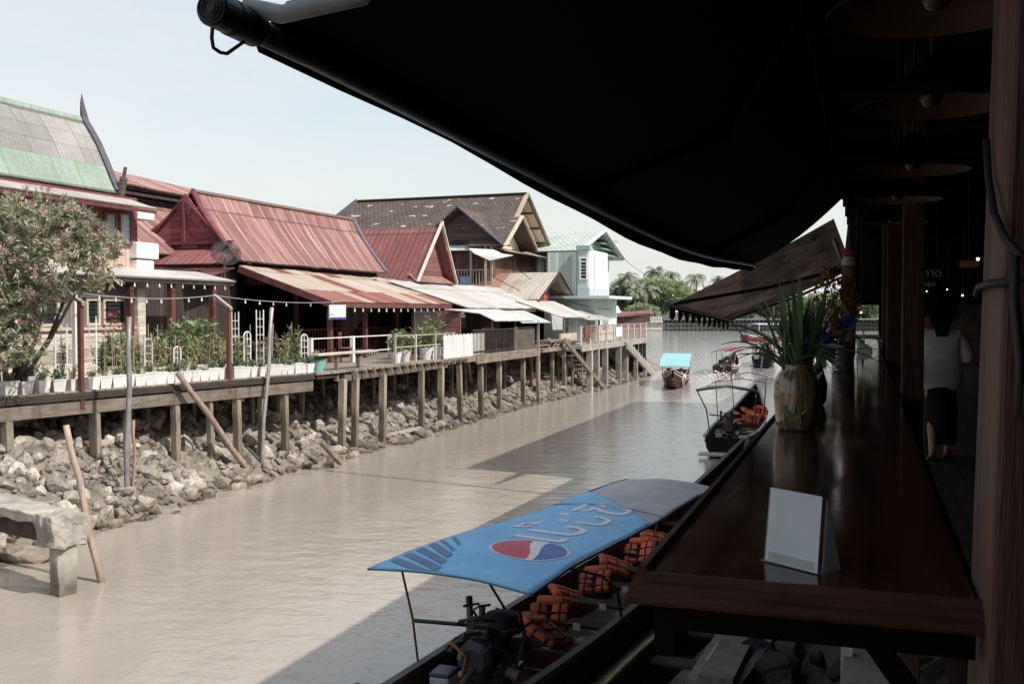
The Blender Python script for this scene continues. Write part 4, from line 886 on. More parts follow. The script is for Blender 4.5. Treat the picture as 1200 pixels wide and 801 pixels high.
for i, px in enumerate(B2):
    pile(px, 0, rnd.uniform(1.0, 2.6), .125, i, f'{ORD[i]} rear pile under the red post terrace, counting from the flower terrace', 'rear piles under the red post terrace', top=2.2, square=i % 3 != 1)
F3 = [(585,.2),(590,1.2),(613,.2),(622,.9),(630.5,.5)]
for i, (px, ins) in enumerate(F3):
    pile(px, 0, ins, .165, i, f'{ORD[i]} pile under the timber balcony of the grey roofed house', 'piles under the timber balcony', top=2.2, square=i != 3)
F4 = [(647,.5),(653,1),(661,.2),(670,.1),(681,.3)]
for i, (px, ins) in enumerate(F4):
    pile(px, 0, ins, .155, i, f'{ORD[i]} pile beside the wooden ladder under the riverside stall', 'piles under the riverside stall', top=2.2, square=i % 2 == 0)
# railed deck at the far end
t = thing('red_rail_deck', 'far riverside deck with red and white railing in front of the mint house', 'deck', (-13.5, 55, 2.3))
y0, y1 = atX(681, 402, -12.9).y, atX(757, 398, -12.9).y
MB().span(-15.8, -12.9, y0, y1, 2.2, 2.36).build('decking', 'pale_concrete', t); MB().span(-12.9, -12.84, y0, y1, 2.08, 2.4).build('edge_beam', 'concrete', t)
m = MB(); n = 9
for k in range(n+1): y = y0+(y1-y0)*k/n; m.span(-12.95, -12.87, y-.05, y+.05, 2.36, 3.3)
m.build('rail_posts', 'pale_wall', t)
m = MB(); m.span(-12.94, -12.88, y0, y1, 3.25, 3.31); m.span(-12.93, -12.89, y0, y1, 2.82, 2.87)
for k in range(60): y = y0+(y1-y0)*k/60; m.span(-12.92, -12.9, y, y+.03, 2.4, 3.25)
m.build('rail_bars', 'rust_red_paint' if 'rust_red_paint' in MATS else mk('rust_red_paint', (.5,.2,.15), .7, .2, 3, .1), t)
a, b = atX(722, 383, -12.85), atX(729, 394, -12.85); MB().span(-12.87, -12.84, a.y, b.y, b.z, a.z).build('white_panel', 'sign_white', t)
a, b = atX(685, 381, -12.85), atX(692, 396, -12.85); MB().span(-12.87, -12.83, a.y, b.y, b.z, a.z).build('red_panel', 'red_paint', t)
PX = [691, 699, 709, 725, 733]
for i, px in enumerate(PX):
    p = atX(px, 420, -13.0); o = MB().span(p.x-.14, p.x+.14, p.y-.14, p.y+.14, -.4, 2.2).build('concrete_pile', 'concrete', None, org=(p.x, p.y, -.4)); tag(o, f'{ORD[i]} concrete pile under the far red railed deck, counting from the ladder', 'pile', 'concrete piles under the far deck')
for i, px in enumerate((741, 746, 751, 755)):
    p = atX(px, 410, -13.1-.0*i); o = MB().span(p.x-.1, p.x+.1, p.y-.1, p.y+.1, -.4, 2.2).build('concrete_pile', 'dark_timber', None, org=(p.x, p.y, -.4)); tag(o, f'{ORD[i]} dark pile beyond the concrete stairs at the end of the far deck', 'pile', 'dark piles beyond the stairs')
# concrete stairs into the water
t = thing('concrete_stairs', 'concrete stairs descending from the far deck into the canal', 'stairs', (-13.2, 60, 0)); s0 = atX(722, 400, -13.3); s1 = atZ(756, 438, .0)
m = MB(); n = 12
for k in range(n):
    f = (k+.5)/n; p = V(s0.x, s0.y, 2.3).lerp(V(s1.x, s1.y, .05), f); m.box((p.x-.1, p.y, p.z), (1.5, .75, .22), rz=-.05)
m.build('tread', 'pale_concrete', t)
for dx in (-.85, .62):
    MB().beam(V(s0.x+dx, s0.y, 2.05), V(s1.x+dx, s1.y, -.2), .14, .3).build('stringer', 'concrete', t)
for k in (.3, .62, .95):
    p = V(s0.x, s0.y, 2.0).lerp(V(s1.x, s1.y, -.1), k); MB().span(p.x+.5, p.x+.72, p.y-.12, p.y+.12, -.5, p.z).build('support', 'concrete', t)
# wooden ladder stair
t = thing('wooden_ladder', 'steep grey wooden ladder from the stall down to the water', 'ladder', (-13, 48, 0)); a = atX(652, 398, -13.6); b = atZ(703, 458, -.15); dv = V(.9, -.18, 0).normalized()*.42
for s_ in (-1, 1): MB().beam(a+dv*s_, b+dv*s_, .09, .2).build('stringer', 'grey_timber', t)
m = MB()
for k in range(11): p = a.lerp(b, (k+.4)/11.3); m.box(p+V(0,0,.05), (.86, .2, .05), rz=-.2)
m.build('rung', 'tan_cloth', t)
for k in (.35,.7): p = a.lerp(b, k); MB().beam(p+V(-.3,.0,-.1), V(p.x-.35, p.y-.3, -.3), .12).build('prop', 'grey_timber', t)
# leaning props, stray timber on the rocks
def stray(name, label, a, b, w, h=None, mat='grey_timber', cat='timber'):
    tag(MB().beam(a, b, w, h or w).build(name, mat, None, org=a), label, cat)
stray('sloping_plank', 'dark plank sloping down the rocks in front of the terrace piles', atZ(376, 517, .75), atZ(400, 543, .1), .16, .1, 'grey_timber')
stray('floating_beam', 'long plank lying at the waterline below the red post terrace', atZ(442, 513, .22), atZ(492, 501, .25), .12, .1, 'tan_cloth')
for i in range(6):
    a = atZ(450+i*8, 512-i*1.8, .2); stray('short_strut', f'{ORD[i]} short dark strut under the plank at the waterline', a, a+V(.75, -.1, -.35), .12, .1, 'dark_timber')
stray('leaning_prop', 'thin pale prop leaning under the picket panel', atX(549, 420, -13.5), atZ(557, 467, .3)+V(-.1,0,0), .09, .09, 'grey_timber')
stray('fallen_beam', 'dark beam lying across the rocks below the timber balcony', atZ(580, 463, .6), atZ(602, 476, .05), .2, .16, 'dark_timber')
stray('fallen_post', 'dark post lying among rocks left of the wooden ladder', atZ(633, 440, .9), atZ(654, 455, .15), .22, .2, 'dark_timber')
stray('pale_board', 'pale board resting on the rocks behind the middle terrace piles', atX(502, 468, -15.2), atX(515, 476, -14.6), .25, .05, 'tan_cloth')
# poles -----------------------------------------------------------------------
def pole(label, a, b, r, mat='bamboo', r2=None):
    n = 6; P = [a.lerp(b, k/n)+V(.015*math.sin(k*2.1), .015*math.cos(k*1.7), 0) for k in range(n+1)]
    tag(MB().tube(P, [r+(r2 or r*.85)*0 - (r-(r2 or r*.85))*k/n for k in range(n+1)], 8).build('mooring_pole', mat, None, org=a, smooth=True), label, 'pole')
a = atZ(119, 686, -.02); d = (a-CAM).dot(FW); pole('short reddish pole leaning beside the concrete jetty', atZ(120, 690, -.1), atD(78, 498, d+.4), .055, 'bamboo')
a = atZ(148, 606, -.1); d = (a-CAM).dot(FW); pole('tall upright pale pole standing at the waterline before the flower terrace', a, atD(152, 371, d), .06, 'steel_pipe', .05)
pole('thin short stake beside the tall upright pale pole', atZ(157, 602, -.1), atD(157, 492, d+.2), .035, 'bamboo')
a = atZ(305, 561, -.1); d = (a-CAM).dot(FW); pole('tall grey pole with cross stick before the last flower pots', a, atD(319, 360, d), .05, 'steel_pipe', .045)
a = atZ(301, 566, -.1); d = (on_edge(209, -.25, 437)-CAM).dot(FW); pole('long brown pole leaning diagonally against the flower terrace', a, atD(209, 437, d), .075, 'bamboo')
# concrete jetty ---------------------------------------------------------------
base = atZ(75, 697, 0); t = thing('concrete_jetty', 'old pale concrete jetty beam on short legs standing in the water', 'jetty', (0,0,0)); rz = -.30
def rough(c, d, amp, seed):
    bm = bmesh.new(); bmesh.ops.create_cube(bm, size=1); bmesh.ops.subdivide_edges(bm, edges=bm.edges[:], cuts=9, use_grid_fill=True); vs = []
    for v in bm.verts:
        q = V(v.co.x*d[0], v.co.y*d[1], v.co.z*d[2]); k = sum(abs(abs(x)-.5) < 1e-4 for x in v.co)
        q *= 1-.03*(k == 2)-.06*(k == 3)
        nn = V(mnoise.noise(q*4+V(seed,0,0)), mnoise.noise(q*4+V(0,seed,5)), mnoise.noise(q*4+V(3,0,seed))); vs.append(Vector(c)+q+nn*amp+V(mnoise.noise(q*13), mnoise.noise(q*13+V(4,4,4)), mnoise.noise(q*13+V(9,1,1)))*amp*.4)
    bm.verts.index_update(); m = MB(); m.add(vs, [[v.index for v in f.verts] for f in bm.faces]); bm.free(); return m
rough((0,0,.28), (.26,.28,1.2), .03, 1).build('leg', 'old_concrete', t); rough((-2.6,0,.28), (.26,.28,1.2), .03, 2).build('leg', 'old_concrete', t)
rough((-.04,0,.93), (.46,.54,.46), .05, 3).build('end_block', 'old_concrete', t); rough((-2.15,-.02,.86), (3.8,.26,.28), .02, 4).build('cross_beam', 'dark_timber', t)  # shaded side of the concrete cross beam imitated by the dark timber colour
rough((-1.0,.05,1.06), (1.5,.58,.14), .035, 5).build('cap_slab', 'old_concrete', t); rough((-2.8,.07,1.07), (2.2,.60,.15), .035, 6).build('cap_slab', 'old_concrete', t)
place(t, (base.x-.05, base.y+.05, 0), rz)
t2 = MB(); c = atZ(30, 655, 0); t2.blob((c.x, c.y, .06), .45, 3, .3, 2, (1.2,.7,.35)); tag(t2.build('boulder', 'rock', None, org=(c.x,c.y,0)), 'pale flat boulder in the water under the concrete jetty', 'rock')
# rocks -------------------------------------------------------------------------
protos = []
for i in range(9):
    bm = bmesh.new(); bmesh.ops.create_icosphere(bm, subdivisions=2, radius=1)
    for v in bm.verts:
        k = 1 + .3*mnoise.noise(v.co*1.1+V(i*9.1,i*3,0)) + .1*mnoise.noise(v.co*3+V(i*5,0,i)); v.co *= k
        v.co.z *= .55+.06*(i % 4); v.co.x *= 1.15+.15*(i % 3)
    # chop facets so they read as broken stone
    for j in range(12):
        nrm = V(rnd.gauss(0,1), rnd.gauss(0,1), rnd.gauss(0,.9)).normalized(); dd = rnd.uniform(.36,.62)
        for v in bm.verts:
            q = v.co.dot(nrm)-dd
            if q > 0: v.co -= nrm*q*.97
    me = bpy.data.meshes.new('bank_rock'); bm.to_mesh(me); bm.free(); me.materials.append(MATS['rock']); protos.append(me)
cand = []
r2 = random.Random(4)
y = 10.0
while y < 64:
    st = .205 + (y-10)*.0035
    d = -.35
    while d < 4.3:
        s = (r2.uniform(.10,.20) if r2.random() < .78 else r2.uniform(.2,.33))*(1.0 if d < 2.5 else .85); yy_ = y+r2.uniform(-.5,.5)*st; x = toe(yy_)-d+r2.uniform(-.15,.15)
        cand.append((s, x, yy_)); d += st*r2.uniform(.7,1.15)
    y += st
def vis(c): s, x, y = c; dep = -x*math.sin(YAW)*-1 + y*math.cos(YAW); dep = (V(x,y,0)-V(0,0,0)).dot(V(-math.sin(YAW), math.cos(YAW), 0)); lat = V(x,y,0).dot(RT); return (s/dep) if -650 < 1200*lat/dep < 700 and x > toe(y)-3.6 else 0
cand.sort(key=vis, reverse=True)
GR = 'rocks heaped on the bank under the stilt terraces'
for i, (s, x, y) in enumerate(cand[:295]):
    o = bpy.data.objects.new('bank_rock', protos[i % 9]); C.objects.link(o)
    o.location = (x, y, bank_z(x, y)+s*.2); o.rotation_euler = (r2.uniform(-.7,.7), r2.uniform(-.7,.7), r2.uniform(0,6.3)); o.scale = (s*r2.uniform(.8,1.25), s*r2.uniform(.8,1.2), s*r2.uniform(.8,1.2))
    tag(o, 'grey angular rock on the bank under the stilt terraces', 'rock', GR)
m = MB(); src = [([v.co.copy() for v in me.vertices], [tuple(p.vertices) for p in me.polygons]) for me in protos]
lowsrc = []
for i in range(9):
    bm = bmesh.new(); bmesh.ops.create_icosphere(bm, subdivisions=1, radius=1)
    for v in bm.verts: v.co *= 1+.35*mnoise.noise(v.co*1.3+V(i*4,2,i)); v.co.z *= .65
    lowsrc.append(([v.co.copy() for v in bm.verts], [tuple(v.index for v in f.verts) for f in bm.faces])); bm.free()
for i, (s, x, y) in enumerate(cand[295:]):
    vs, fs = (src if y < 24 else lowsrc)[i % 9]; R = Euler((r2.uniform(-.5,.5), r2.uniform(-.5,.5), r2.uniform(0,6.3))).to_matrix(); c = V(x, y, bank_z(x, y)+s*.1)
    s *= 1.0
    m.add([c + R@(v*s) for v in vs], fs)
for i in range(900):
    y = 10+54*r2.random()**1.3; d = r2.uniform(-.5, 4); x = toe(y)-d; s = r2.uniform(.05,.12); vs, fs = lowsrc[i % 9]; R = Euler((r2.uniform(-.5,.5), r2.uniform(-.5,.5), r2.uniform(0,6.3))).to_matrix(); c = V(x, y, bank_z(x, y)+s*.6); m.add([c + R@(v*s) for v in vs], fs)
tag(m.build('rubble', 'rock'), 'smaller rocks and rubble filling the bank between the larger stones', 'rubble', kind='stuff')
# dry twigs washed up
m = MB()
for i in range(70):
    p = atZ(r2.uniform(90,215), 0+590, .2); p = atZ(r2.uniform(85,200), r2.uniform(560,600), .25); p.z = bank_z(p.x,p.y)+.15; a = r2.uniform(0,6.3); l = r2.uniform(.2,.6)
    m.tube([p, p+V(math.cos(a)*l*.5, math.sin(a)*l*.5, .06), p+V(math.cos(a)*l, math.sin(a)*l, r2.uniform(-.05,.1))], .008, 4)
tag(m.build('driftwood_twigs', 'stem_brown'), 'dry twigs washed up on the rocks by the tall pole', 'twigs', kind='stuff')
# ------------------------------------------------------------------ plants
def leaf(mb, p, d, l, w, up=None):
    d = d.normalized(); s_ = d.cross(up or V(rnd.uniform(-1,1), rnd.uniform(-1,1), rnd.uniform(.2,1))); s_ = s_.normalized() if s_.length > 1e-4 else V(1,0,0)
    nrm = s_.cross(d)
    mb.add([p, p+d*l*.45+s_*w*.5+nrm*w*.12, p+d*l, p+d*l*.45-s_*w*.5+nrm*w*.12], [(0,1,2,3)])
def rv(z=0): return V(rnd.gauss(0,1), rnd.gauss(0,1), rnd.gauss(0,1)+z).normalized()
def foliage(hgt, spread, stems, nl, ll, lw, droop=0):
    f, s_ = MB(), MB()
    for _ in range(stems):
        a = rnd.uniform(0, 6.3); r = spread*rnd.random()**.5; top = V(r*math.cos(a), r*math.sin(a), hgt*rnd.uniform(.6,1)); b0 = V(r*.3*math.cos(a), r*.3*math.sin(a), 0)
        s_.tube([b0, b0.lerp(top, .5)+V(rnd.uniform(-.02,.02),0,0), top], .005+hgt*.003, 4)
        for k in range(nl):
            q = b0.lerp(top, rnd.uniform(.15, 1)); leaf(f, q, rv(.3-droop), ll*rnd.uniform(.6,1.2), lw*rnd.uniform(.7,1.2))
    return f, s_
def pot_mesh(w=.29, d=.26, hgt=.27, tp=.8):
    m = MB(); vs = []
    for z, k in ((0, tp), (hgt-.03, 1), (hgt-.03, 1.06), (hgt, 1.06), (hgt, .93), (hgt-.05, .9)):
        for sx, sy in ((-1,-1),(1,-1),(1,1),(-1,1)): vs.append((sx*w*k/2, sy*d*k/2, z))
    fs = [(3,2,1,0)] + [(i*4+j, i*4+(j+1)%4, (i+1)*4+(j+1)%4, (i+1)*4+j) for i in range(5) for j in range(4)] + [(20,21,22,23)]
    return m.add(vs, fs)
def potted(kind):
    t = thing('flower_pot', 'x', 'potted plant'); h = .27
    if kind in (0, 1, 2, 3):
        pot_mesh().build('pot', 'white_pot', t)
        hh, sp, st, nl, ll, lw, mt = [(.16,.13,9,7,.09,.035,'leaf_green'), (.35,.14,7,10,.11,.03,'leaf_yellow'), (.12,.12,7,5,.07,.03,'leaf_dry'), (.28,.16,10,9,.1,.045,'leaf_dark')][kind]
    elif kind in (4, 5, 6):
        pot_mesh(.3, .3, .3).build('pot', 'white_pot', t)
        hh, sp, st, nl, ll, lw, mt = [(.75,.18,10,22,.14,.03,'leaf_yellow'), (.95,.22,9,26,.16,.045,'leaf_green'), (.7,.16,10,16,.13,.025,'leaf_dry')][kind-4]
    else:
        MB().lathe([(.13,0),(.19,.3),(.2,.34),(.18,.34),(.16,.3)], (0,0,0), 14, True).build('pot', 'white_pot', t)
        hh, sp, st, nl, ll, lw, mt = (.75,.3,12,24,.18,.06,'leaf_green')
    f, s_ = foliage(hh, sp, st, nl, ll, lw)
    z = V(0,0,h-.03); f.v = [p+z for p in f.v]; s_.v = [p+z for p in s_.v]
    fo = f.build('foliage', mt, t); s_.build('stems', 'stem_brown', t); return t
PR = [potted(k) for k in range(8)]; used = [False]*8
def put(kind, p, rz, sc, label, group):
    o = PR[kind] if not used[kind] else copy_tree(PR[kind]); used[kind] = True
    place(o, p, rz, sc, label); o['group'] = group
row1 = [9,28,48,67,85,107,121,136,148,162,174,186,196,206,216,226,237,247,258,276,285,294,304,313,322,330,338,346,353,361]
for i, px in enumerate(row1):
    p = on_edge(px, .22, 455); ang = math.atan2(1.65, 8.5)
    lab = f'{ORD[i]} small white planter in the front row, counting away from the jetty'
    put((0,2,0,3,1)[i % 5] if px < 270 else (0,3)[i % 2], V(p.x, p.y, TZ), -ang+PI/2+rnd.uniform(-.16,.16), rnd.uniform(.84,1.1), lab, 'white planters along the front edge of the flower terrace')
row2 = [(118,5),(131,1),(146,4),(158,6),(168,4),(178,6),(187,4),(197,5),(206,4),(214,5),(224,4),(232,5),(241,4),(250,6),(258,4),(266,5),(276,4),(289,6),(303,6),(318,6),(331,4),(345,5),(20,1),(36,3),(52,1),(72,6)]
for i, (px, k) in enumerate(sorted(row2)):
    p = on_edge(px, .75+.25*(i % 2), 440)
    put(k, V(p.x, p.y, TZ), rnd.uniform(0,6), rnd.uniform(.85,1.15), f'{ORD[i]} taller potted plant in the rear row, counting away from the jetty', 'taller potted plants behind the front planters')
for i, (px, ins, k, s_) in enumerate([(214,1.3,7,1.45),(228,1.2,7,1.5),(240,1.4,7,1.3),(135,1.0,7,1.2)]):
    p = on_edge(px, ins, 440); put(k, V(p.x, p.y, TZ), rnd.uniform(0,6), s_, f'{["big bushy leafy plant","tallest leafy plant","dense leafy plant","leafy plant with flowers"][i]} in a round pot on the flower terrace', 'large round potted plants')
for i, (px, X_, k, s_, z_) in enumerate([(464,-13.9,7,1.0,TZ),(474,-13.95,7,1.1,TZ),(499,-13.9,7,.95,TZ+.5),(510,-13.9,5,1.1,TZ+.4),(523,-13.8,7,.75,TZ+.5)]):
    p = atX(px, 400, X_); put(k, V(X_, p.y, z_ if z_ == TZ else TZ), rnd.uniform(0,6), s_*(1.25 if z_ > TZ else 1), f'{ORD[i]} leafy plant in a white pot behind the white terrace railing', 'pots behind the terrace railing')
t = thing('teal_bucket', 'teal round tub planter at the end of the white planters', 'potted plant', (0,0,0)); MB().lathe([(.16,0),(.24,.28),(.25,.3),(.22,.3),(.2,.25)], (0,0,0), 16).build('tub', 'teal_pot', t); f, s_ = foliage(.3, .2, 8, 10, .12, .05); f.v = [p+V(0,0,.25) for p in f.v]; f.build('foliage', 'leaf_dry', t)
p = on_edge(372, .35, 430); place(t, (p.x, p.y, TZ))
# red flowers on the bougainvillea
p = on_edge(133, 1.0, 440); m = MB()
for _ in range(26):
    q = V(p.x+rnd.gauss(0,.1), p.y+rnd.gauss(0,.12), TZ+1.35+rnd.gauss(0,.14)); 
    for k in range(4): leaf(m, q, rv(.3), .06, .05)
fl = m.build('flower_spray', 'petal_red', None, org=(p.x,p.y,TZ+1.2)); tag(fl, 'spray of red bracts on top of the flowering terrace plant', 'flowers')
# trellises
def trellis(label, px, w, hgt, arch, ins=.6, bars=5):
    p = on_edge(px, ins, 440); t = thing('garden_trellis', label, 'trellis', (0,0,0)); m = MB(); P = [V(0,-w/2,0), V(0,-w/2,hgt-w/2*arch)]
    if arch: P += [V(0, -w/2*math.cos(a), hgt-w/2+w/2*math.sin(a)) for a in [k*PI/8 for k in range(1,8)]]
    P += [V(0,w/2,hgt-w/2*arch), V(0,w/2,0)]
    if not arch: m.tube([P[0],P[1]], .016, 6); m.tube([P[2],P[3]], .016, 6)
    else: m.tube(P, .016, 6)
    m.build('frame', 'white_paint', t); m = MB()
    for k in range(1, bars+1): z = hgt*.92*k/(bars+.5); m.tube([V(0,-w/2,z), V(0,w/2,z)], .011, 5)
    m.tube([V(0,0,0), V(0,0,hgt-.03)], .01, 5); m.build('rungs', 'white_paint', t); place(t, (p.x, p.y, TZ), -.25)
trellis('white arched trellis left of the white post', 72, .26, 1.55, 1); trellis('wide square topped white trellis right of the red post', 105, .33, 1.5, 0, .6, 4)
trellis('white arched trellis in the middle of the planters', 174, .2, 1.0, 1, .5); trellis('low white arched trellis beside the big leafy plants', 208, .2, .8, 1, .5)
trellis('tall white ladder trellis beyond the second red post', 276, .22, 1.6, 0, .7, 7); trellis('white arched trellis between the two ladder trellises', 290, .22, 1.1, 1, .6)
trellis('tall white ladder trellis before the grey pole', 305, .24, 1.65, 0, .7, 7); trellis('white arched trellis at the end of the planters', 357, .24, 1.0, 1, .4)
# lamp arms / posts along the flower terrace
def armpost(label, px, ytop, ins, mat, arm=None, w=.09):
    p = on_edge(px, ins, 440); d = (p-CAM).dot(FW); top = atD(px, ytop, d); t = thing('wire_post', label, 'post', (p.x, p.y, TZ-.3))
    MB().span(p.x-w/2, p.x+w/2, p.y-w/2, p.y+w/2, TZ-.35, top.z).build('post', mat, t)
    if arm: MB().beam(atD(arm[0], arm[1], d+.6), atD(arm[2], arm[3], d-.1), .07, .07).build('arm', 'tan_cloth', t)
    return top
armpost('dark red post with pale slanting arm at the wide trellis', 95, 352, -.0, 'red_brown', (75,340,98,356)); armpost('white painted post behind the first red post', 88.5, 340, .5, 'white_paint', None, .08)
armpost('reddish post with pale slanting arm beside the ladder trellis', 268.5, 360, -.0, 'red_brown', (251,346,271,362)); armpost('thin galvanised post at the last planters', 318, 362, .6, 'steel_pipe', None, .06)
# drink dispenser behind the oleander
p = on_edge(28, 1.6, 430); t = thing('drink_dispenser', 'purple and white drink dispenser on the flower terrace under the oleander', 'dispenser', (p.x, p.y, TZ))
MB().lathe([(.2,.35),(.22,.4),(.22,.75)], (p.x,p.y,TZ), 14).build('tank', 'purple_plastic', t); MB().lathe([(.25,.75),(.25,.8),(.14,.92),(.05,.95)], (p.x,p.y,TZ), 14).build('lid', 'white_pot', t); MB().rbox((p.x,p.y,TZ+.17), (.5,.5,.34), .02).build('stand', 'white_pot', t)
# wires and bulb strings
def cat(a, b, sag, n=10): return [a.lerp(b, k/n)-V(0,0,sag*4*(k/n)*(1-k/n)) for k in range(n+1)]
w1 = thing('string_lights', 'festoon of clear bulbs on a wire between the terrace posts', 'string lights', (-16, 17, 4)); a = atD(-20, 332, 18.5); b = atD(75, 340, 20.3); c = atD(251, 346, 24.8); d = atD(402, 353, 31.5)
pts = cat(a, b, .05)+cat(b, c, .12)[1:]+cat(c, d, .1)[1:]
MB().tube(pts, .012, 5).build('wire', 'wire_pale', w1)
def bulb(p, parent, s=1):
    MB().lathe([(.018*s,0),(.02*s,-.06*s),(.035*s,-.09*s),(.05*s,-.13*s),(.04*s,-.17*s),(.012*s,-.19*s)], p, 8).build('bulb', 'bulb_glass', parent, smooth=True)
for px in (75,122,141,160,178,196,216,234,245,288,305,322,338,360,388): 
    best = min(pts, key=lambda q: abs(600+1200*(q-CAM).dot(RT)/(q-CAM).dot(FW)-px)); bulb(best-V(0,0,.01), w1, .55)
w2 = thing('string_lights', 'row of clear bulbs hung under the porch roof above the planters', 'string lights', (-17, 20, 4.7)); y0 = atX(138, 330, -16.95).y; y1 = atX(272, 335, -16.95).y
MB().tube([V(-16.96, y0, 4.72), V(-16.96, y1, 4.72)], .01, 5).build('wire', 'wire_black', w2)
for k in range(10): bulb(V(-16.96, y0+(y1-y0)*(k+.3)/10, 4.71), w2, .6)
w3 = thing('string_lights', 'row of clear bulbs hung under the red terrace eave', 'string lights', (-15.7, 34, 4.2)); y0 = atX(412, 360, -15.62).y; y1 = atX(545, 362, -15.62).y; ze_ = atX(460, 361, -15.62).z
MB().tube([V(-15.6, y0, ze_), V(-15.6, y1, ze_)], .01, 5).build('wire', 'wire_black', w3)
for k in range(17): bulb(V(-15.6, y0+(y1-y0)*(k+.3)/17, ze_), w3, .75)
# magazine-like shelves of goods by the terrace
t = thing('goods_rack', 'rack of folded pale goods in the shade at the end of the red terrace', 'rack', (-15.3, 33.5, 2.4)); a, b = atX(530, 365, -15.25), atX(547, 383, -15.25)
m = MB(); m.span(-15.4, -15.37, a.y-.1, b.y+.1, 2.4, a.z+.1); m.build('back_panel', 'dark_planks', t); m = MB(); n = 6
for k in range(n):
    z = b.z+(a.z-b.z)*k/n
    for j in range(2): m.span(-15.36, -15.25, a.y+(b.y-a.y)*(j*.52), a.y+(b.y-a.y)*(j*.52+.44), z, z+(a.z-b.z)/n*.5)
m.build('folded_goods', 'wire_pale', t)
# ------------------------------------------------------------------ oleander tree
base = on_edge(6, .9, 440); base = V(base.x, base.y, TZ-.25)
t = thing('oleander_tree', 'oleander tree with pink flowers leaning over the flower terrace', 'tree', base)
D0 = 19.0
lobes = [(-60,300,85,75),(0,290,62,62),(48,272,52,48),(92,292,40,44),(62,312,52,36),(112,312,26,30),(18,350,36,44),(-20,370,50,50),(30,255,40,28),(85,262,34,22),(5,392,42,40),(-25,330,50,60),(38,345,40,26),(80,325,44,22),(122,290,24,30),(-5,352,42,34),(14,400,38,34)]
tr = MB()
for tx_, ty_ in ((62,330),(35,320),(95,300),(-20,310),(50,280),(10,290),(110,305)):
    e = atD(tx_, ty_, D0+rnd.uniform(-.4,.4)); md = base.lerp(e, .5)+V(rnd.uniform(-.15,.15), rnd.uniform(-.15,.15), -.1)
    tr.tube([base+V(rnd.uniform(-.1,.1), rnd.uniform(-.1,.1), 0), md, e], [.06,.04,.015], 6)
tr.build('trunk', 'stem_brown', t, smooth=True)
f, fl = MB(), MB()
for (lx, ly, a_, b_) in lobes:
    c = atD(lx, ly, D0); ra, rb = a_/1200*D0, b_/1200*D0
    for _ in range(int(330*(a_*b_)/2600)):
        u = rv(); rr = rnd.random()**.42; q = c + RT*u.x*ra*rr + UP*u.z*rb*rr + V(FW.x,FW.y,0)*u.y*ra*.8*rr
        dd = (u*.6+rv(.35)).normalized()
        if mnoise.noise(q*2.4) < -.24: continue
        for k in range(8): leaf(f, q+dd*rnd.uniform(-.05,.1), (dd+rv()*.75), rnd.uniform(.10,.17), rnd.uniform(.026,.042))
        if rnd.random() < .22 and rr > .6:
            for k in range(9): leaf(fl, q+dd*.12+rv()*.045, rv(.2), .05, .05)
f.build('crown', 'leaf_oleander', t); fl.build('blossoms', 'petal_pink', t)
# ------------------------------------------------------------------ far bank: sea wall and trees
def seawall(name, label, pxa, pxb, d0, d1, ytop, n, pile=True):
    a, b = atD(pxa, 380, d0), atD(pxb, 380, d1); top = 4-(ytop-365)/1200*(d0+d1)/2; t = thing(name, label, 'sea wall', (a.x, a.y, 0)); dr = (b-a); dr.z = 0
    m = MB(); m.beam(V(a.x,a.y,top/2-.6)+V(FW.x,FW.y,0)*.6, V(b.x,b.y,top/2-.6)+V(FW.x,FW.y,0)*.6, .5, top+1.0); m.build('wall', 'concrete', t)
    m = MB(); m.beam(V(a.x,a.y,top), V(b.x,b.y,top), 1.6, .35); m.build('coping', 'pale_concrete', t)
    m = MB(); m.beam(V(a.x,a.y,.55), V(b.x,b.y,.55), .7, .3); m.build('waling', 'pale_concrete', t)
    for k in range(n):
        p = V(a.x,a.y,0)+dr*((k+.5)/n); MB().beam(V(p.x,p.y,-.8), V(p.x,p.y,top-.2), .5, .5, (0,1,0)).build('wall_pile' if pile else 'buttress', 'pale_concrete', t)
    m = MB(); m.beam(V(a.x,a.y,top+.9), V(b.x,b.y,top+.9), .14, .14); m.beam(V(a.x,a.y,top+.5), V(b.x,b.y,top+.5), .1, .1); m.build('handrail', 'pale_wall', t)
    m = MB()
    for k in range(n): p = V(a.x,a.y,0)+dr*((k+.5)/n); m.beam(V(p.x,p.y,top), V(p.x,p.y,top+.9), .16, .16)
    m.build('balustrade', 'pale_wall', t)
seawall('sea_wall', 'long pale concrete sea wall on closely set piles across the river', 660, 776, 207, 207, 376.5, 40)
seawall('sea_wall', 'low stepped concrete sea wall continuing behind the striped awning', 776, 1060, 214, 222, 379, 60, False)
def palm_mesh(seed):
    r = random.Random(seed); f = MB()
    for k in range(26):
        az = k*2.399+r.uniform(-.2,.2); el = r.uniform(-.35,1.15); Ln = r.uniform(3.0,4.0)*(1 if el < .8 else .75); d = V(math.cos(az)*math.cos(el), math.sin(az)*math.cos(el), math.sin(el)); p = V(0,0,0); prev = p; n = 9
        for j in range(n):
            d = (d - V(0,0,.14+.03*j)).normalized() if j else d
            q = p + d*Ln/n; s_ = d.cross(V(0,0,1)); s_ = s_.normalized() if s_.length > .05 else V(1,0,0); u_ = s_.cross(d)
            f.add([p-s_*.03, p+s_*.03, q+s_*.02, q-s_*.02], [(0,1,2,3)])
            ll = 1.0*(1-.55*abs(j/n-.4)*1.4)
            for h_ in (0, .5):
                b0 = p.lerp(q, h_)
                for sg in (-1, 1):
                    tip = b0 + s_*sg*ll*.8 + d*ll*.45 - V(0,0,ll*r.uniform(.25,.6)); f.add([b0-d*.07, b0+d*.09, tip], [(0,1,2)])
            p = q
    return f
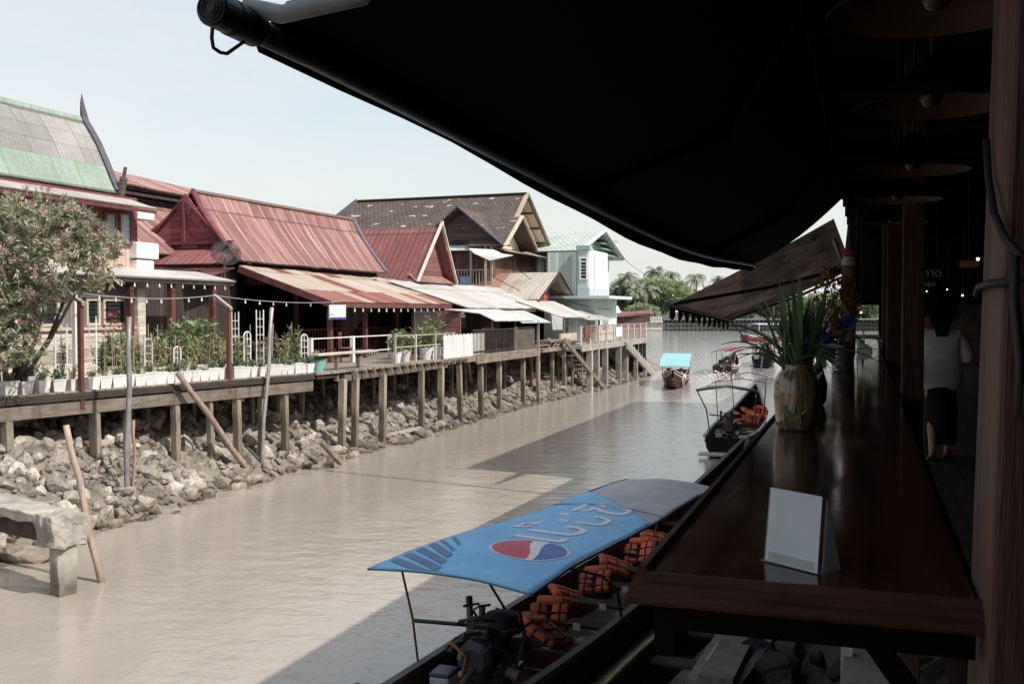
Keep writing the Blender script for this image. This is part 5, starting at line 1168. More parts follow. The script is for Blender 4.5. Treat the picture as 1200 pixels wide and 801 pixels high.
def palm(label, px, py, d, sc, k, H=None):
    c = atD(px, py, d); t = thing('palm_tree', label, 'palm tree', (0,0,0), 'palms on the far bank')
    if k not in PALM: f = palm_mesh(k); o = f.build('crown', 'leaf_palm', t); PALM[k] = o.data
    else: o = bpy.data.objects.new('crown', PALM[k]); C.objects.link(o); o.parent = t
    o.location = (0,0,c.z-2.4); o.scale = (sc,)*3
    l = rnd.uniform(-.5,.5); tr = MB(); tr.tube([V(l,0,-.5), V(l*.6,0,(c.z-2.4)*.5), V(0,0,c.z-2.35)], [.28,.2,.15], 7); tr.build('trunk', 'palm_trunk', t, smooth=True); place(t, (c.x, c.y, 2.4), rnd.uniform(0,6))
PALM = {}
PL = [(727,333,232,1.0),(736,326,228,1.15),(752,330,230,1.05),(768,319,232,1.1),(786,322,238,.9),(816,325,236,1.0),(842,328,246,.85),(759,340,222,1.1),(720,342,236,.9),(905,350,236,.9),(930,345,240,1),(960,349,240,.95),(744,343,220,.9),(834,338,240,.8)]
for i, (px, py, d, s_) in enumerate(sorted(PL)):
    palm(f'{ORD[i]} coconut palm on the far bank, counting from the mint house', px, py, d, s_, i % 4)
def bush(name, label, px, py, d, a, b, mat, n, ls, seed, trunk=True, cat='tree'):
    r = random.Random(seed); c = atD(px, py, d); t = thing(name, label, cat, (c.x, c.y, 2.4)); f = MB(); ra, rb = a*d/1200, b*d/1200
    lob = [(V(0,0,0), .75)] + [(V(r.uniform(-.7,.7)*ra, r.uniform(-.5,.5)*ra, r.uniform(-.55,.55)*rb), r.uniform(.35,.55)) for _ in range(7)]
    for q, k in lob:
        for _ in range(int(n*k)):
            u = rv(.15); w_ = u*r.uniform(.72,1.05); p = c+q+V(w_.x*ra*k, w_.y*ra*k, w_.z*rb*k)
            if mnoise.noise(p*.55) < -.3: continue
            for _ in range(3): leaf(f, p+rv()*ls*.6, (u+rv()*.8), ls*r.uniform(.7,1.3), ls*.55)
    f.build('crown' if trunk else 'foliage', mat, t)
    if trunk:
        m = MB(); m.tube([V(c.x,c.y,1.8), V(c.x+.2,c.y,c.z-.3*rb)], [.3,.2], 6)
        for k in range(3): m.tube([V(c.x,c.y,max(2.6,c.z-.7*rb)), c+V(r.uniform(-.4,.4)*ra, 0, .3*rb)], [.15,.06], 5)
        m.build('trunk', 'palm_trunk', t)
bush('broad_tree', 'broad light green tree at the middle of the far bank', 788, 346, 226, 30, 20, 'leaf_tree', 900, .75, 1)
bush('shrub', 'low rounded bright green shrub by the sea wall near the mint house', 751, 365, 216, 19, 9, 'leaf_tree', 500, .6, 2, False, 'shrub')
bush('broad_tree', 'dark green tree between the palms on the far bank', 740, 354, 234, 24, 17, 'leaf_dark', 800, .7, 3)
bush('broad_tree', 'olive green tree right of the broad light tree', 822, 356, 236, 26, 15, 'leaf_green', 800, .7, 4)
bush('broad_tree', 'dark tree hidden behind the striped awning', 862, 356, 240, 28, 16, 'leaf_dark', 700, .7, 5)
bush('broad_tree', 'green tree on the far bank behind the vase leaves', 910, 360, 240, 30, 14, 'leaf_green', 700, .7, 6)
bush('broad_tree', 'green tree on the far bank behind the dried flowers', 960, 358, 245, 30, 16, 'leaf_tree', 700, .7, 7)
bush('broad_tree', 'dark green tree just past the mint house corner', 716, 358, 240, 16, 18, 'leaf_dark', 600, .7, 8)
bush('broad_tree', 'green tree farthest along the far bank toward the market', 1010, 358, 250, 30, 18, 'leaf_dark', 600, .8, 9)

# ------------------------------------------------------------------ boats
class Hull:
    def __init__(s, L, B, sw=.72, free=.48, bow=.9, st=.22): s.L, s.B, s.sw, s.fr, s.bow, s.st = L, B, sw, free, bow, st
    def hw(s, y):
        t = y/s.L
        if t < .35: return s.B/2*(s.sw+(1-s.sw)*math.sin(t/.35*PI/2))
        return s.B/2*max(.06, math.cos((t-.35)/.65*PI/2)**.75)
    def zg(s, y):
        t = y/s.L; return s.fr + s.st*max(0, 1-t/.3)**2 + s.bow*max(0, (t-.5)/.5)**2
    def zb(s, y):
        t = y/s.L; return -.16 + .12*max(0, 1-t/.15)**2 + (s.bow*.75+.2)*max(0, (t-.68)/.32)**2
    def build(s, t, hmat, gmat, stripe=None, n=22):
        ysn = [s.L*i/n for i in range(n+1)]; m = MB(); rows = []
        for y in ysn:
            h_, g_, b_ = s.hw(y), s.zg(y), s.zb(y); mid = (g_+b_)/2
            rows.append([V(-h_,y,g_), V(-h_*.93,y,mid), V(-h_*.62,y,b_), V(h_*.62,y,b_), V(h_*.93,y,mid), V(h_,y,g_), V(h_-.05,y,g_), V(h_*.93-.06,y,mid), V(h_*.6,y,b_+.1), V(-h_*.6,y,b_+.1), V(-h_*.93+.06,y,mid), V(-h_+.05,y,g_)])
        k = 12; m.add([p for r in rows for p in r], [(i*k+j, (i+1)*k+j, (i+1)*k+(j+1)%k, i*k+(j+1)%k) for i in range(n) for j in range(k)])
        m.add(rows[0], [(0,11,10,1),(1,10,9,2),(2,9,8,3),(3,8,7,4),(4,7,6,5)])
        tr = rows[0]; m.add([tr[11]+V(0,.02,0), tr[6]+V(0,.02,0), tr[8]+V(0,.02,0), tr[9]+V(0,.02,0)], [(0,1,2,3)])
        h = m.build('hull', hmat, t)
        for sg in (-1, 1):
            m = MB(); P = [V(sg*(s.hw(y)+.005), y, s.zg(y)+.02) for y in ysn]
            for a, b in zip(P, P[1:]): m.beam(a, b+(b-a)*.02, .085, .06)
            m.build('gunwale', gmat, t)
            if stripe:
                m = MB(); P = [V(sg*(s.hw(y)*.985+.012), y, s.zg(y)-.12) for y in ysn]
                for a, b in zip(P, P[1:]): m.beam(a, b, .02, .05)
                m.build('stripe', stripe, t)
        return h
    def seats(s, t, y0, y1, n, mat='seat_wood', drop=.12, tagm=None):
        for k in range(n):
            y = y0+(y1-y0)*k/max(1,n-1); h_ = s.hw(y)-.06; z = s.zg(y)-drop; MB().box((0,y,z), (2*h_,.24,.035)).build('thwart', mat, t)
            if tagm: MB().box((h_*.25,y-.13,z-.0), (.09,.012,.075)).build('number_tag', tagm, t)
    def floor(s, t, mat='seat_wood'):
        m = MB(); n = 16; P = [s.L*(.03+.75*k/n) for k in range(n+1)]
        vs = []
        for y in P: vs += [V(-s.hw(y)*.62, y, s.zb(y)+.115), V(s.hw(y)*.62, y, s.zb(y)+.115)]
        m.add(vs, [(2*i, 2*i+1, 2*i+3, 2*i+2) for i in range(n)]); m.build('floorboards', mat, t)
    def ribs(s, t, n=14, mat='hull_black'):
        m = MB()
        for k in range(n):
            y = s.L*(.06+.7*k/n); h_, g_, b_ = s.hw(y), s.zg(y), s.zb(y); mid = (g_+b_)/2
            for sg in (-1,1): m.beam(V(sg*(h_-.07),y,g_-.02), V(sg*(h_*.93-.08),y,mid), .04, .04); m.beam(V(sg*(h_*.93-.08),y,mid), V(sg*h_*.6,y,b_+.13), .04, .04)
        m.build('ribs', mat, t)
def engine(label, loc, rz, sc=1, shaft=True):
    t = thing('boat_engine', label, 'engine', (0,0,0))
    m = MB(); m.rbox((0,.05,.26), (.28,.56,.24), .03); m.rbox((0,.05,.1), (.22,.5,.12), .03); m.rbox((0,.05,.45), (.2,.52,.12), .03); m.lathe([(.17,0),(.18,.03),(.18,.1),(.12,.16)], (0,-.22,.24), 18, True, (0,-1,0))
    for k in range(5): m.rbox((.15,-.14+.1*k,.27), (.03,.05,.2), .01, 1); m.rbox((-.15,-.14+.1*k,.3), (.03,.06,.1), .01, 1)
    for k in range(4): m.lathe([(.03,0),(.03,.05)], (.15,-.1+.12*k,.14), 8, True, (1,0,0))
    m.build('engine_block', 'engine_metal', t)
    m = MB()
    for k in range(4): m.tube([(.08,-.1+.12*k,.52),(.16,-.1+.1*k,.6),(.22,.02+.04*k,.52),(.2,.2,.42)], .007, 5)
    m.build('ignition_lead', 'rubber_hose', t, smooth=True)
    m = MB(); m.rbox((-.1,-.1,.53), (.1,.12,.1), .02); m.build('carburettor', 'gunwale_grey', t)
    MB().lathe([(.035,0),(.035,.1),(.02,.12)], (-.12,.2,.5), 10).build('filler_cap', 'gunwale_grey', t); MB().lathe([(.05,0),(.055,.02),(.055,.12),(.04,.13)], (.26,-.12,.1), 12, True, (1,0,-.3)).build('oil_filter', 'gunwale_grey', t)
    m = MB(); m.rbox((.02,.07,.53), (.15,.46,.06), .02)
    for k in range(4): m.lathe([(.022,0),(.022,.03)], (.02,-.1+.12*k,.555), 8)
    m.build('valve_cover', 'black_metal', t)
    m = MB(); m.lathe([(.16,0),(.17,.02),(.17,.1),(.15,.12),(.03,.13)], (.16,.0,.5), 18); m.build('air_filter', 'black_plastic', t, smooth=False)
    m = MB(); m.lathe([(.09,0),(.1,.02),(.1,.16),(.08,.18)], (.25,.22,.22), 14, True, (0,1,0)); m.build('alternator', 'engine_metal', t)
    m = MB(); m.lathe([(.1,0),(.1,.03),(.07,.035),(.07,.05),(.1,.055),(.1,.07)], (0,.37,.2), 16, True, (0,1,0)); m.lathe([(.06,0),(.06,.05)], (.25,.4,.22), 12, True, (0,1,0)); m.build('pulley', 'black_metal', t)
    m = MB(); m.tube([(.0,.42,.27),(.15,.42,.32),(.3,.42,.27),(.28,.42,.17),(.1,.42,.11),(0,.42,.13),(0,.42,.27)], .012, 5, False); m.build('fan_belt', 'strap_black', t)
    m = MB()
    for k in range(4): m.tube([(-.17,-.12+.13*k,.36),(-.26,-.12+.13*k,.34),(-.3,-.1+.1*k,.26)], .028, 7)
    m.tube([(-.3,-.2,.26),(-.3,.28,.26),(-.31,.35,.4),(-.3,.3,.66)], .035, 8); m.build('exhaust_manifold', 'engine_metal', t, smooth=True)
    m = MB(); m.rbox((-.27,-.42,.02), (.2,.26,.2), .02); m.build('battery_box', 'engine_white', t); m = MB(); m.rbox((-.27,-.42,.135), (.21,.27,.04), .015); m.build('battery_lid', 'engine_blue', t)
    m = MB(); m.tube([(-.3,-.3,.34),(-.2,-.42,.42),(-.05,-.4,.3),(-.12,-.35,.05),(-.3,-.45,-.04)], .018, 6); m.build('fuel_hose', 'orange_hose', t, smooth=True)
    m = MB(); m.tube([(.15,-.2,.6),(.05,-.35,.66),(-.15,-.32,.6),(-.2,-.1,.5)], .02, 6); m.tube([(.1,.2,.5),(.25,.3,.55),(.35,.15,.35),(.3,0,.1)], .022, 6); m.tube([(-.1,.2,.5),(-.2,.3,.6),(-.28,.1,.62)], .014, 6); m.build('rubber_hose', 'rubber_hose', t, smooth=True)
    m = MB()
    for a, b in (((-.1,-.25,.55),(-.55,-.5,.62)),((.05,-.3,.5),(.05,-.75,.62)),): m.tube([a,b], .02, 7)
    m.tube([(-.12,.1,.5),(-.14,.0,.62),(-.06,-.05,.68),(0,.1,.66)], .014, 6); m.build('tiller_bar', 'black_metal', t)
    m = MB(); m.beam((-.22,-.25,.0), (-.22,.4,.0), .06); m.beam((.22,-.25,.0), (.22,.4,.0), .06); m.beam((-.25,0,-.04), (.25,0,-.04), .08); m.tube([(0,0,-.05),(0,0,-.42)], .05, 8); m.build('engine_mount', 'black_metal', t)
    if shaft: m = MB(); m.tube([(0,-.25,.2),(0,-1.4,-.05),(0,-3.0,-.42)], .03, 7); m.build('propeller_shaft', 'gunwale_grey', t)
    place(t, loc, rz, sc); return t
# loose hoses and levers heaped round the near engine
# life jackets
def life_jacket(label, mat='orange_foam'):
    t = thing('life_jacket', label, 'life jacket', (0,0,0), 'orange life jackets stowed along the blue roofed boat')
    for x, rx in ((-.13, .18), (.13, -.05)):
        m = MB(); m.rbox((x,0,.06), (.22,.46,.11), .045, 3, rz=rx*.6, ry=rx); m.build('foam_panel', mat, t, smooth=True)
    m = MB(); m.rbox((0,.27,.09), (.36,.14,.1), .045, 3); m.build('collar', mat, t, smooth=True)
    m = MB()
    for y in (-.14,.05,): m.rbox((0,y,.062), (.5,.035,.125), .01, 1)
    for x in (-.13,.13): m.rbox((x,0,.064), (.03,.47,.124), .01, 1)
    m.build('strap', 'strap_black', t); return t
# --- blue roofed boat ---------------------------------------------------------
BL = V(-3.703, 6.746, 0); BR = math.radians(-6.0); RB = Matrix.Rotation(BR, 3, 'Z')
def b2w(p): return BL + RB@Vector(p)
def w2b(p): return RB.transposed()@(p-BL)
t = thing('longtail_boat', 'dark wooden longtail boat with a blue and grey canopy moored by the bar', 'boat', (0,0,0)); near_boat = t
H = Hull(14, 1.30, .72, .53, .9, .1); H.build(t, 'hull_wood', 'gunwale_grey', None); H.floor(t); H.ribs(t); H.seats(t, 3.75, 9.8, 8, tagm='number_tag')
m = MB(); m.box((0,3.3,.42), (1.14,.06,.2)); m.box((0,2.9,.3), (1.1,.7,.03)); m.build('stern_bulkhead', 'seat_wood', t)
# canopy surface in boat coordinates from the sight survey
cz = lambda u, v: 1.66 + .10*(1-(2*u-1)**2) - .05*math.exp(-v*1.2) + .10*(v/5.6)**2*0 - .03*math.sin(v*1.3)
nl, nr = w2b(atZ(432, 660, 1.62)), w2b(atZ(622, 689, 1.62)); fl_, fr_ = w2b(atZ(735, 560, 1.62)), w2b(atZ(838, 570, 1.62))
def cpt(u, v):   # u across 0 left .. 1 right, v 0 stern .. 1 bow, gently waisted edges
    a = nl.lerp(fl_, v); b = nr.lerp(fr_, v); p = a.lerp(b, u); bow_ = .03*math.sin(PI*v)*(u-.5)*2
    p = V(p.x-bow_*.4, p.y, 0); p.z = 1.61 + .055*(1-(2*u-1)**2) + .018*math.sin(v*9) - .03*max(0, 1-v*6) + .012*mnoise.noise(V(u*3, v*9, 1)) + .005*mnoise.noise(V(u*2.2+v*5, v*18, 4)); return p
def csheet(name, mat, vlo, vhi, off, nu=26, nv=70, th=.008):
    m = MB(); vs = []; fs = []
    for s_ in (0, 1):
        for i in range(nv+1):
            for j in range(nu+1):
                u = j/nu; lo, hi = vlo(u), vhi(u); p = cpt(u, lo+(hi-lo)*i/nv); vs.append(p+V(0,0,off-th*s_))
    W = nu+1; N = W*(nv+1)
    for i in range(nv):
        for j in range(nu): q = (i*W+j, i*W+j+1, (i+1)*W+j+1, (i+1)*W+j); fs += [q, tuple(k+N for k in reversed(q))]
    for i in range(nv): fs += [(i*W, (i+1)*W, (i+1)*W+N, i*W+N), ((i+1)*W+nu, i*W+nu, i*W+nu+N, (i+1)*W+nu+N)]
    for j in range(nu): fs += [(j+1, j, j+N, j+1+N), (nv*W+j, nv*W+j+1, nv*W+j+1+N, nv*W+j+N)]
    m.add(vs, fs); return m.build(name, mat, t, smooth=True)
def inv(px, py, z=1.70):
    p = w2b(atZ(px, py, z)); best = None
    for _ in range(1):
        lo = 0.0; 
    v = .5; u = .5
    for _ in range(30):
        a = nl.lerp(fl_, v); b = nr.lerp(fr_, v); ab = V(b.x-a.x, b.y-a.y, 0); u = (V(p.x-a.x, p.y-a.y, 0)).dot(ab)/ab.length_squared
        q = a.lerp(b, u); v += (p.y-q.y)/(fl_.y-nl.y)
    return u, v
vR = inv(785, 604)[1]; vL = inv(730, 573)[1]
blue_canopy = csheet('blue_canopy', 'blue_tarp', lambda u: 0, lambda u: vL+(vR-vL)*u, 0)
csheet('grey_canopy', 'grey_tarp', lambda u: vL+(vR-vL)*u-.03, lambda u: 1, -.012)
LEN = (fl_-nl).length; WID = (nr-nl).length*.88
def on_canopy(pts2, faces, mat, name, off=.006):
    off *= .5
    m = MB(); m.add([cpt(u, v)+V(0,0,off) for u, v in pts2], faces); o = m.build(name, mat, blue_canopy); return o
# roundel: red, white and blue (tops point to the canal side)
uc, vc = inv(621, 640); R_ = .355
def disc(name, mat, rad, off, test, seam=24):
    """fill part of the roundel: strips in the along-boat direction a (-1..1), across b limits given by test(a)"""
    pts, fs = [], []; n = 28
    for i in range(n+1):
        a = -1+2*i/n; lo, hi = test(a)
        lim = math.sqrt(max(0, 1-a*a)); lo, hi = max(-lim, lo), min(lim, hi); hi = max(hi, lo)
        for k in range(5): b_ = lo+(hi-lo)*k/4; pts.append((uc + b_*rad/WID, vc + a*rad/LEN))
    for i in range(n):
        for k in range(4): fs.append((i*5+k, i*5+k+1, (i+1)*5+k+1, (i+1)*5+k))
    on_canopy(pts, fs, mat, name, off)
# b runs across the boat: -1 = canal side (tops of the letters), +1 = bar side
disc('roundel_ring', 'logo_white', R_*1.06, .008, lambda a: (-2, 2))
s1 = lambda a: .05 - .38*math.sin((a)*1.9) *.55 - .12*a
s2 = lambda a: s1(a) + .10 + .26*(a+1)/2*1.25
disc('roundel_red', 'logo_red', R_, .013, lambda a: (-2, s1(a)-.05)); disc('roundel_blue', 'logo_blue', R_, .013, lambda a: (s2(a), 2))
# lettering along the canopy
vs, fs = text_mesh('เป๊ปซี่', 1.0); xs_ = [p.x for p in vs]; ys_ = [p.y for p in vs]; x0, x1, y0, y1 = min(xs_), max(xs_), min(ys_), max(ys_)
ua, va = inv(655, 632); ub, vb = inv(768, 577)
ulo, uhi = .22, .76
vA, vB = vc+R_*1.22/LEN, (vL*.45+vR*.55)*.96
def tw(p): return (uhi+(ulo-uhi)*(p.y-y0)/(y1-y0), vA+(vB-vA)*(p.x-x0)/(x1-x0))
on_canopy([tw(p) for p in vs], fs, 'logo_white', 'lettering', .012)
# slanting dark stripes at the stern corner
for k in range(6):
    w_ = .020 if k < 4 else .010; v0 = .015+.036*k; n = 6
    pts = []; fs = []
    for i in range(n+1):
        u = .04+.42*i/n*(1-.1*k); vv = v0+.07*(1-i/n)-.045; 
        pts += [(u, max(.004, vv)), (u, max(.006, vv+w_))]
    fs = [(2*i, 2*i+1, 2*i+3, 2*i+2) for i in range(n)]; on_canopy(pts, fs, 'stripe_dark', 'stripe', .011)
# seam line, edge tubes, hoops and posts
m = MB(); m.tube([cpt(u/10, .003)+V(0,0,-.015) for u in range(11)], .016, 6); m.build('stern_edge_tube', 'stripe_dark', t)
m = MB(); m.tube([cpt(1, v/14)+V(.005,0,-.015) for v in range(15)], .018, 6); m.build('side_edge_tube', 'engine_blue', t)
m = MB(); m.tube([cpt(0, v/14)+V(-.005,0,-.015) for v in range(15)], .014, 6); m.build('side_edge_tube', 'grey_wall', t)
vm = inv(728, 590)[1]; m = MB(); m.tube([cpt(u/10, vm)+V(0,0,.009) for u in range(11)], .006, 5); m.build('seam', 'stripe_dark', blue_canopy)
for i, v in enumerate((.06,.62,.97)):
    m = MB(); a, b = cpt(.03, v), cpt(.97, v); hy = a.y+(.35 if i == 0 else 0)
    def gw(sg, y): return V(sg*H.hw(y), y, H.zg(y))
    m.tube(([gw(-1, 4.3), V(-.74,3.95,1.0), V(-.70,3.4,1.32), V(-.66,2.8,1.5), a+V(.1,.1,-.03)] if i == 0 else [gw(-1, a.y), V(a.x*.98, a.y, 1.3), a+V(.03,0,-.03)]) + [cpt(u/8, v)+V(0,0,-.03) for u in range(1,8)] + ([b+V(-.05,.1,-.03), V(.70,2.9,1.5), V(.72,3.7,1.25), V(.70,4.3,.95), gw(1, 4.6)] if i == 0 else [b+V(-.03,0,-.03), V(b.x*.95, b.y, 1.3), gw(1, b.y)]), .016 if i == 0 else .011, 6)
    m.build('canopy_hoop', 'black_metal' if i == 0 else 'wire_pale', t, smooth=True)
place(near_boat, BL, BR)
# engine on the stern, jackets on the thwarts
e = engine('car engine with hoses mounted on the stern of the blue roofed boat', b2w((.16, 2.15, .62)), BR+.1, .95)
m = MB(); rq = random.Random(3)
for k in range(9):
    a0 = b2w((rq.uniform(-.02,.38), rq.uniform(1.95,2.5), rq.uniform(.7,.98))); P = [a0]
    d_ = rv()
    for j in range(12): d_ = (d_+rv()*.55-V(0,0,.16)).normalized(); P.append(P[-1]+d_*.034)
    m.tube(P, rq.uniform(.008,.016), 6)
m.build('hose_tangle', 'rubber_hose', e).matrix_parent_inverse = Matrix.LocRotScale(e.location, e.rotation_euler, e.scale).inverted()
lj = life_jacket('x'); first = True; LJ = ['life jacket draped over the first thwart nearest the engine','bulky life jacket heaped on the first thwart beside another','life jacket leaning on the second thwart of the blue roofed boat','life jacket rolled at the canal end of the third thwart','life jacket strapped upright on the fourth thwart','life jacket lying on the fifth thwart','life jacket on the sixth thwart under the grey canopy','life jacket on the seventh thwart under the grey canopy']
spots = [(3.9,-.30,.5),(3.8,.08,-.3),(4.65,-.26,.3),(5.5,-.34,.7),(6.35,-.32,.2),(7.2,-.3,.4),(8.1,-.28,.1),(8.9,-.26,.5)]
for i, (y, x, rz) in enumerate(spots):
    o = lj if first else copy_tree(lj); first = False
    yk = 3.75+(9.8-3.75)*min(7, round((y-3.75)/.864))/7
    o.location = b2w((x, y, H.zg(yk)-.15+(.08 if i == 1 else 0))); o.rotation_euler = (rnd.uniform(.15,.6), rnd.uniform(-.25,.25), BR+rz+PI*.5*(i % 2)); o.scale = (.92,.92,.8); o['label'] = 'orange '+LJ[i]
p = atZ(490, 776, .55); tag(MB().tube([p, p.lerp(atD(470,668,(p-CAM).dot(FW)-.1), .5)+V(.03,0,0), atD(471,668,(p-CAM).dot(FW)-.1)], .012, 6).build('stern_rod', 'red_brown', None, org=p), 'thin rust coloured rod standing at the stern edge of the blue roofed boat', 'rod')
m = MB(); P = [b2w((-.5,1.0,.8)), b2w((-.45,.6,.85)), b2w((-.6,.1,.66)), b2w((-.3,-.3,.7))]; m.tube(P, .022, 6); tag(m.build('cable', 'wire_black', None, org=P[0], smooth=True), 'thick black cable curling along the stern of the blue roofed boat', 'cable')
# --- plain dark boat alongside ---------------------------------------------------
t = thing('rowing_boat', 'plain dark wooden boat with yellow rail squeezed between the blue roofed boat and the bank', 'boat', (0,0,0))
H2 = Hull(11, 1.15, .6, .42, .6, .1); H2.build(t, 'hull_black', 'gunwale_grey', 'yellow_rail'); H2.floor(t, 'hull_black'); H2.seats(t, 2.0, 7.5, 6, 'dark_timber')
m = MB()
for sg in (-1,): P = [V(sg*(H2.hw(y)-.03), y, H2.zg(y)+.065) for y in [11*i/20 for i in range(19)]]; [m.beam(a, b, .04, .03) for a, b in zip(P, P[1:])]
m.build('yellow_rail', 'yellow_rail', t); m = MB(); m.box((.2,3.4,.38), (.14,2.6,.05), rz=.06); m.build('loose_plank', 'gunwale_light', t); place(t, (-2.12, 6.5, 0), math.radians(-7))
# --- boat with the black canopy frame ---------------------------------------------
t = thing('longtail_boat', 'longtail boat with bare black canopy frame and orange jackets, moored past the vase', 'boat', (0,0,0)); st = atZ(850, 537, 0)
H3 = Hull(12, 1.5, .74, .42, .75, .12); H3.build(t, 'hull_black', 'gunwale_light', 'blue_sheet'); H3.floor(t); H3.seats(t, 3, 8, 6)
m = MB(); m.box((0,-.25,.1), (1.35,.45,.05)); m.build('stern_platform', 'gunwale_light', t)
tops = []
for i, y in enumerate((2.2,5.0,8.4)):
    m = MB(); h_ = H3.hw(y)-.03
    if i == 0: m.tube([V(-h_,y,H3.zg(y)), V(-h_-.03,y-.6,1.15), V(-h_-.15,y-1.8,1.78), V(0,y-1.95,1.92), V(h_+.15,y-1.8,1.78), V(h_+.03,y-.6,1.15), V(h_,y,H3.zg(y))], .02, 6)
    else: m.tube([V(-h_,y,H3.zg(y)), V(-h_-.08,y,1.72), V(0,y,1.86), V(h_+.08,y,1.72), V(h_,y,H3.zg(y))], .016, 6)
    m.build('canopy_hoop', 'black_metal', t, smooth=True)
for sg in (-1,1): MB().tube([V(sg*(H3.hw(2)+.12),.4,1.76), V(sg*(H3.hw(5)+.07),5,1.73), V(sg*(H3.hw(8.4)+.07),8.4,1.71)], .015, 6).build('canopy_rail', 'black_metal', t)
m = MB(); m.tube([V(-.85,.45,1.8), V(-.4,.3,1.9), V(.1,.25,1.94), V(.8,.4,1.82)], [.03,.04,.035,.03], 8); m.build('rolled_tarpaulin', 'grey_tarp', t, smooth=True)
place(t, (st.x-.05, st.y+.3, 0), .03)
engine('black engine with pale box on the stern of the boat with bare frame', (st.x, st.y+1.0, .55), .03, .95, False)
m2 = None
for i, (dx, dy) in enumerate(((-.2,3.1),(.25,3.3),(-.1,4.0),(.2,4.7),(-.2,5.4),(.25,5.9),(-.1,6.7),(.2,7.3))):
    o = copy_tree(lj); o.location = (st.x+dx, st.y+.3+dy, .52); o.rotation_euler = (.4, .2, rnd.uniform(0,3)); o.scale = (1.0,)*3; o['label'] = f'{ORD[i]} orange life jacket from the stern in the boat with bare frame'; o['group'] = 'orange life jackets in the boat with bare frame'
P = cat(V(st.x+.5, st.y+.6, .7), V(-.4, 24.5, 2.6), .4); tag(MB().tube(P, .02, 6).build('mooring_rope', 'wire_pale', None, org=P[0]), 'pale mooring rope from the boat with bare frame to the boardwalk', 'rope')
# --- people -------------------------------------------------------------------------
def sitter(shirt, jacket=True, seed=0):
    t = thing('person', 'x', 'person', (0,0,0)); r = random.Random(seed)
    vs = [(0,0,0),(0,-.02,.2),(0,-.03,.42),(0,-.01,.54),(0,.02,.66),(0,.03,.74)]; ed = [(0,1),(1,2),(2,3),(3,4),(4,5)]; rd = [.14,.135,.15,.055,.092,.08]
    for sg in (-1,1):
        i = len(vs); vs += [(sg*.19,-.02,.43),(sg*.25,.05,.2),(sg*.17,.24,.12),(sg*.13,.34,.13),(sg*.1,.05,-.01),(sg*.13,.42,.05),(sg*.12,.42,-.32),(sg*.12,.54,-.36)]
        ed += [(2,i),(i,i+1),(i+1,i+2),(i+2,i+3),(0,i+4),(i+4,i+5),(i+5,i+6),(i+6,i+7)]; rd += [.065,.05,.04,.035,.09,.07,.05,.035]
    a, f = skin(vs, ed, rd, 1); MB().add(a, f).build('body', 'skin_tone', t, smooth=True)
    vs = [(0,0,-.02),(0,-.02,.2),(0,-.03,.43),(-.18,-.02,.43),(-.24,.04,.24),(.18,-.02,.43),(.24,.04,.24)]; a, f = skin(vs, [(0,1),(1,2),(2,3),(3,4),(2,5),(5,6)], [.16,.155,.165,.08,.065,.08,.065], 1); MB().add(a, f).build('shirt', shirt, t, smooth=True)
    if jacket: a, f = skin([(0,.0,.1),(0,-.01,.3),(0,-.03,.47)], [(0,1),(1,2)], [.185,.19,.15], 1); MB().add(a, f).build('life_vest', 'orange_foam', t, smooth=True)
    MB().blob((0,.0,.72), .108, seed, .1, 2, (1,1.05,.95)).build('hair', 'hair_black', t, smooth=True); return t
# --- teal canopy boat coming toward the market
t = thing('passenger_boat', 'passenger boat with teal canopy heading toward the viewer', 'boat', (0,0,0)); bw = atZ(789, 456, 0)
H4 = Hull(9, 1.5, .8, .5, .55, .1); H4.build(t, 'hull_wood', 'gunwale_light', 'tan_cloth'); H4.floor(t); H4.seats(t, 2, 6.4, 5)
Mz = PI+math.radians(8)
cf = MB(); A = [V(-.78,6.6,1.12), V(-.8,4.5,1.42), V(-.8,1.6,1.6)]; B = [V(.78,6.6,1.12), V(.8,4.5,1.42), V(.8,1.6,1.6)]; cf.sheet(A, B, .02, 4); cf.build('canopy', 'teal_tarp', t)
for y, z in ((6.6,1.1),(4.5,1.4),(1.6,1.58)):
    for sg in (-1,1): MB().tube([V(sg*.76,y,z-.02), V(sg*min(.7,H4.hw(y)),y,H4.zg(y))], .02, 5).build('canopy_post', 'wire_pale', t)
bl4 = V(bw.x, bw.y, 0) + Matrix.Rotation(Mz,3,'Z')@V(0,-8.0,0); place(t, bl4, Mz)
def seat_people(H_, base, rz, rows, kinds, labels, group):
    for (x, y), k, lab in zip(rows, kinds, labels):
        o = copy_tree(PP[k]); R = Matrix.Rotation(rz,3,'Z'); o.location = base + R@V(x, y, H_.zg(y)-.42); o.rotation_euler = (0,0,rz); o['label'] = lab; o['group'] = group
PP = [sitter('shirt_white', False, 1), sitter('blue_sheet', True, 2), sitter('stripe_dark', False, 3), sitter('shirt_white', True, 4)]
proto_used = PP[:]
rows = [(-.35,6.9),(.3,6.95),(-.32,5.0),(.33,5.1),(-.3,4.0),(.32,4.0)]
seat_people(H4, bl4, Mz, rows, [0,1,2,0,1,2], [f'{ORD[i]} seated passenger from the bow of the teal roofed boat' for i in range(6)], 'passengers in the teal roofed boat')
